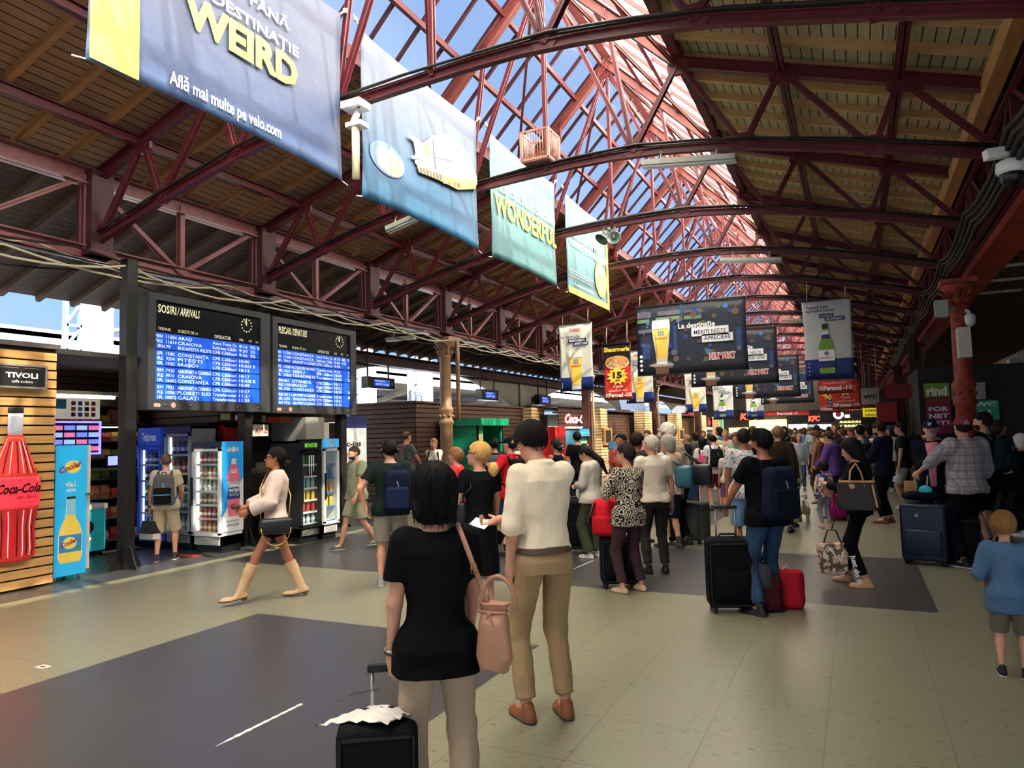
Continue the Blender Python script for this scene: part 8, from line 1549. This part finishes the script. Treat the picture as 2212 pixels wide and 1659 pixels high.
# brown tote (P38) and floral bag
brn = mat('brown_monogram', '241810', .45, var=.3, scale=40); tanl = mat('tan_leather', 'b98a58', .5)
t = thing('tote_bag', 'large dark brown tote with tan trim on the arm of the long haired person', 'handbag', EYE+ray(1852, 1068)*7.15/F, None, .0); q = V3(tuple(t.location))
tf = lambda P: (lambda a, b: np.maximum(np.maximum((np.sqrt((P[:, 0]/a)**4+(P[:, 1]/b)**4)**.5-1)*b, -.18-P[:, 2]), P[:, 2]-.15))(np.interp(P[:, 2], [-.18, -.1, .15], [.2, .235, .2]), np.interp(P[:, 2], [-.18, .15], [.1, .06]))+wob(P, 16)*.004
skinmesh('bag_body', tf, V3(-.3, -.2, -.25), V3(.3, .2, .2), .009, brn, t); t.scale = (.86, .86, .86); MB().tube([(.19*math.cos(a), -.065 if math.sin(a) < 0 else .065, .15) for a in np.linspace(0, 2*PI, 17)], .009, tanl, 6).tube([(-.08, -.07, .1), (-.06, -.04, .28), (0, .0, .36), (.05, .0, .26), (.08, -.06, .1)], .011, tanl, 7).disc(frame((-.1, -.09, .02), (1, 0, 0), (0, 0, 1)), .05, .08, .03, 0, .006, tanl).bar((.16, -.09, .12), (.2, -.1, -.14), .02, .008, tanl).build('tan_trim', t, False)
fb_ = fabric('6a5a44', 'camo'); t = thing('tote_bag', 'brown and cream patterned soft bag hanging low beside the black leggings', 'handbag', G(1803, 1262)+V3(0, .0, .24)); f2 = lambda P: (lambda a, b: np.maximum(np.maximum((np.sqrt((P[:, 0]/a)**4+(P[:, 1]/b)**4)**.5-1)*b, -.12-P[:, 2]), P[:, 2]-.2))(np.interp(P[:, 2], [-.12, .2], [.13, .17]), np.interp(P[:, 2], [-.12, .2], [.08, .05]))+wob(P, 22)*.006
skinmesh('bag_body', f2, V3(-.24, -.16, -.18), V3(.24, .16, .26), .009, fb_, t); MB().tube([(-.09, -.02, .18), (-.04, 0, .34), (.04, 0, .34), (.1, -.02, .18)], .009, mat('dark_strap', '2a201c', .6), 6).tube([(0, 0, .34), (.05, .02, .5), tuple(w_of(P38, P38['wr'][1]+V3(0, 0, -.05))-V3(tuple(t.location)))], .007, mat('dark_strap', '2a201c', .6), 6).build('handle', t, False)
MB().text(frame((.0, 0, 0), (0, 0, -1), (1, 0, 0)), '', 0, 0, .05, wht) if False else None
lf_ = w_of(P38, P38['kn'][-1]*.75+P38['an'][-1]*.25); o_ = V3(tuple(P38['loc']))
fr = frame(lf_+V3(-.02, -.062*P38['s'], .0), V3(.18, 0, -1)/1.016, V3(1, 0, .18)/1.016); fr = (fr[0], fr[1], fr[2], V3(0, -1, 0)); a = MB(); a.text(fr, 'just do it', .0, -.02, .05, wht, w=.3, d=.006, bold=.04); tag(a.build('leg_print', None), kind=None); lp_ = bpy.data.objects['leg_print']; lp_.parent = P38['T']; lp_.matrix_parent_inverse = P38['T'].matrix_world.inverted() if False else (Matrix.Translation(Vector(tuple(P38['loc']))) @ Matrix.Rotation(P38['face'], 4, 'Z')).inverted()
# navy suitcase group at right
NS = suitcase('large navy hard shell suitcase in front of the plaid shirt', 2003, 1218, .5, .3, .74, '16263c', -14, 0, ribs=True); q = V3(tuple(NS.location)); MB().disc(frame((0, -.152, 0), (1, 0, 0), (0, 0, 1)), -.05, .6, .022, .026, .03, mat('silver_badge', '9a9c9e', .4, .5)).build('badge', NS, False)
hq = w_of(P42, P42['wr'][-1])
t = thing('folded_jacket', 'dark navy jacket bundled on top of the navy suitcase', 'jacket', q+V3(.0, .0, .78)); skinmesh('cloth', lambda P: ell(P, V3(0, 0, .045), (.24, .13, .06))+wob(P, 22)*.012, V3(-.32, -.22, -.06), V3(.32, .22, .16), .012, fabric('15131f'), t)
t = thing('paper_bag', 'small brown paper bag standing on the navy suitcase', 'bag', q+V3(-.12, .06, .8)); rounded('bag', t, (-.07, -.045, 0), (.07, .045, .2), .012, mat('kraft_paper', 'a07c54', .8)); MB().box((-.071, -.046, .0), (.071, -.044, .05), prt_red).build('printed_band', t, False)
t = thing('pouch', 'turquoise pouch hanging at the top of the navy suitcase', 'pouch', q+V3(.03, -.05, .84)); skinmesh('pouch', lambda P: ell(P, V3(0, 0, .05), (.075, .035, .065)), V3(-.12, -.1, -.05), V3(.12, .1, .15), .009, mat('turquoise', '2fb5c0', .4), t)
T2 = suitcase('teal suitcase standing behind the navy one, its handle raised', 2050, 1216, .4, .26, .7, '1f8f86', 10, .22, ribs=True, at=(q[0]+.36, q[1]+.42))
s7 = suitcase('tall black soft case between the navy suitcase and the black trousers', 2070, 1218, .3, .24, .58, '17181a', 5, max(.3, hq[2]-.6), at=(q[0]+.42, q[1]+.02))
al = mat('aluminium_tube', 'a9aaac', .3, .8); tg = MB()
for dx_ in (-.07, .07): tg.tube([q+V3(dx_-.05, .1, .72), (hq[0]+dx_, hq[1]+.05, hq[2]-.04)], .009, al, 8)
tg.build('telescopic_tube', NS); MB().bar((hq[0]-.1, hq[1]+.05, hq[2]-.03), (hq[0]+.1, hq[1]+.05, hq[2]-.03), .03, .03, zp).build('grip', NS) if False else None
MB().text(frame((0, 0, 0), (1, 0, 0), (0, 0, 1)), 'NY', 0, 0, .03, wht) if False else None
hb_ = P41['hc']*P41['s']; MB().text(frame(V3(0, 0, 0), V3(-1, 0, 0), V3(0, 0, 1)), 'NY', -(hb_[0]), hb_[2]+.055, .035, wht, w=.045, d=hb_[1]+.108, align='C', bold=.05).build('cap_logo', P41['T'], False)
sd = P6['an'][1]*P6['s']; MB().text(frame(V3(sd[0]+.05, sd[1]-.0, .035), V3(0, 1, 0), V3(0, 0, 1)), 'N', .02, 0, .04, wht, d=.004, bold=.06).build('shoe_logo', P6['T'], False)
# small things in hands
for p_, k_, lab, c_ in ((P18, -1, 'slim phone held up by the floral blouse', '2a2a2e'), (P38, -1, 'white phone held by the long haired person in black', 'd8d8dc'), (P39, -1, 'dark phone in the hands of the tall bearded person', '1c1c20'), (P17, 1, 'small phone under the bowed head of the pale hoodie', '2a2a30')):
    f = p_['wr'][k_]-p_['el'][k_]; f /= np.linalg.norm(f); q = w_of(p_, p_['wr'][k_]+f*.1+V3(0, 0, .03)); tag(MB().bar(q-V3(.0, .0, .06), q+V3(.02, .02, .03), .06, .009, mat('phone_'+c_, c_, .3)).build('smartphone'), lab, 'phone')
for k in (-1, 1): pass
tag(MB().lathe(w_of(P43, (.18, .1, 1.0)), [(.035, -.1), (.035, .05), (.015, .09), (.015, .11)], mat('water_bottle', '9fc3dc', .2), 12).build('water_bottle'), 'clear blue water bottle at the side of the black t-shirt', 'bottle')
# little dog
dp = G(1737, 1126); t = thing('dog', 'small fluffy white dog walking away down the middle of the hall', 'dog', dp, None, math.radians(5))
def dog(P):
    d = cap(P, V3(0, -.14, .24), V3(0, .14, .27), .095, .1); d = smin(d, cap(P, V3(0, .14, .3), V3(0, .22, .38), .06, .055), .04); d = smin(d, ell(P, V3(0, .25, .42), (.062, .07, .06)), .03); d = smin(d, cap(P, V3(0, .29, .41), V3(0, .335, .395), .032, .024), .02)
    for k in (-1, 1):
        d = smin(d, ell(P, V3(k*.06, .24, .43), (.018, .03, .05)), .015); d = smin(d, smin(cap(P, V3(k*.06, .13, .22), V3(k*.06, .12+.03*k, .1), .042, .028), cap(P, V3(k*.06, .12+.03*k, .1), V3(k*.06, .15+.04*k, .02), .028, .026), .01), .03)
        d = smin(d, smin(cap(P, V3(k*.06, -.15, .22), V3(k*.065, -.11-.03*k, .14), .055, .035), cap(P, V3(k*.065, -.11-.03*k, .14), V3(k*.06, -.19-.04*k, .09), .034, .024), .01), .03); d = smin(d, cap(P, V3(k*.06, -.19-.04*k, .09), V3(k*.06, -.16-.04*k, .02), .024, .026), .01)
    d = smin(d, cap(P, V3(0, -.22, .3), V3(0, -.27, .4), .03, .022), .02); return np.maximum(d+wob(P, 60)*.008, -P[:, 2])
skinmesh('body', dog, V3(-.2, -.4, -.02), V3(.2, .42, .56), .011, mat('white_fur', 'b8ad98', .9, var=.25, scale=25, bump=.6), t)
for k in (-1, 1): MB().ball((k*.028, .305, .435), .009, irism, 8, 6).build('eye', t, False)
MB().ball((0, .358, .4), .012, irism, 8, 6).build('nose', t, False)
# red doormat strips by the fridge
p = G(395, 1201); tag(MB().box((p[0]-.25, p[1]-.05, 0), (p[0]+.28, p[1]+.1, .012), mat('red_mat', '8a2620', .8, var=.4, scale=30)).build('floor_mat'), 'thin red strip mat on the floor under the fridge door', 'mat')
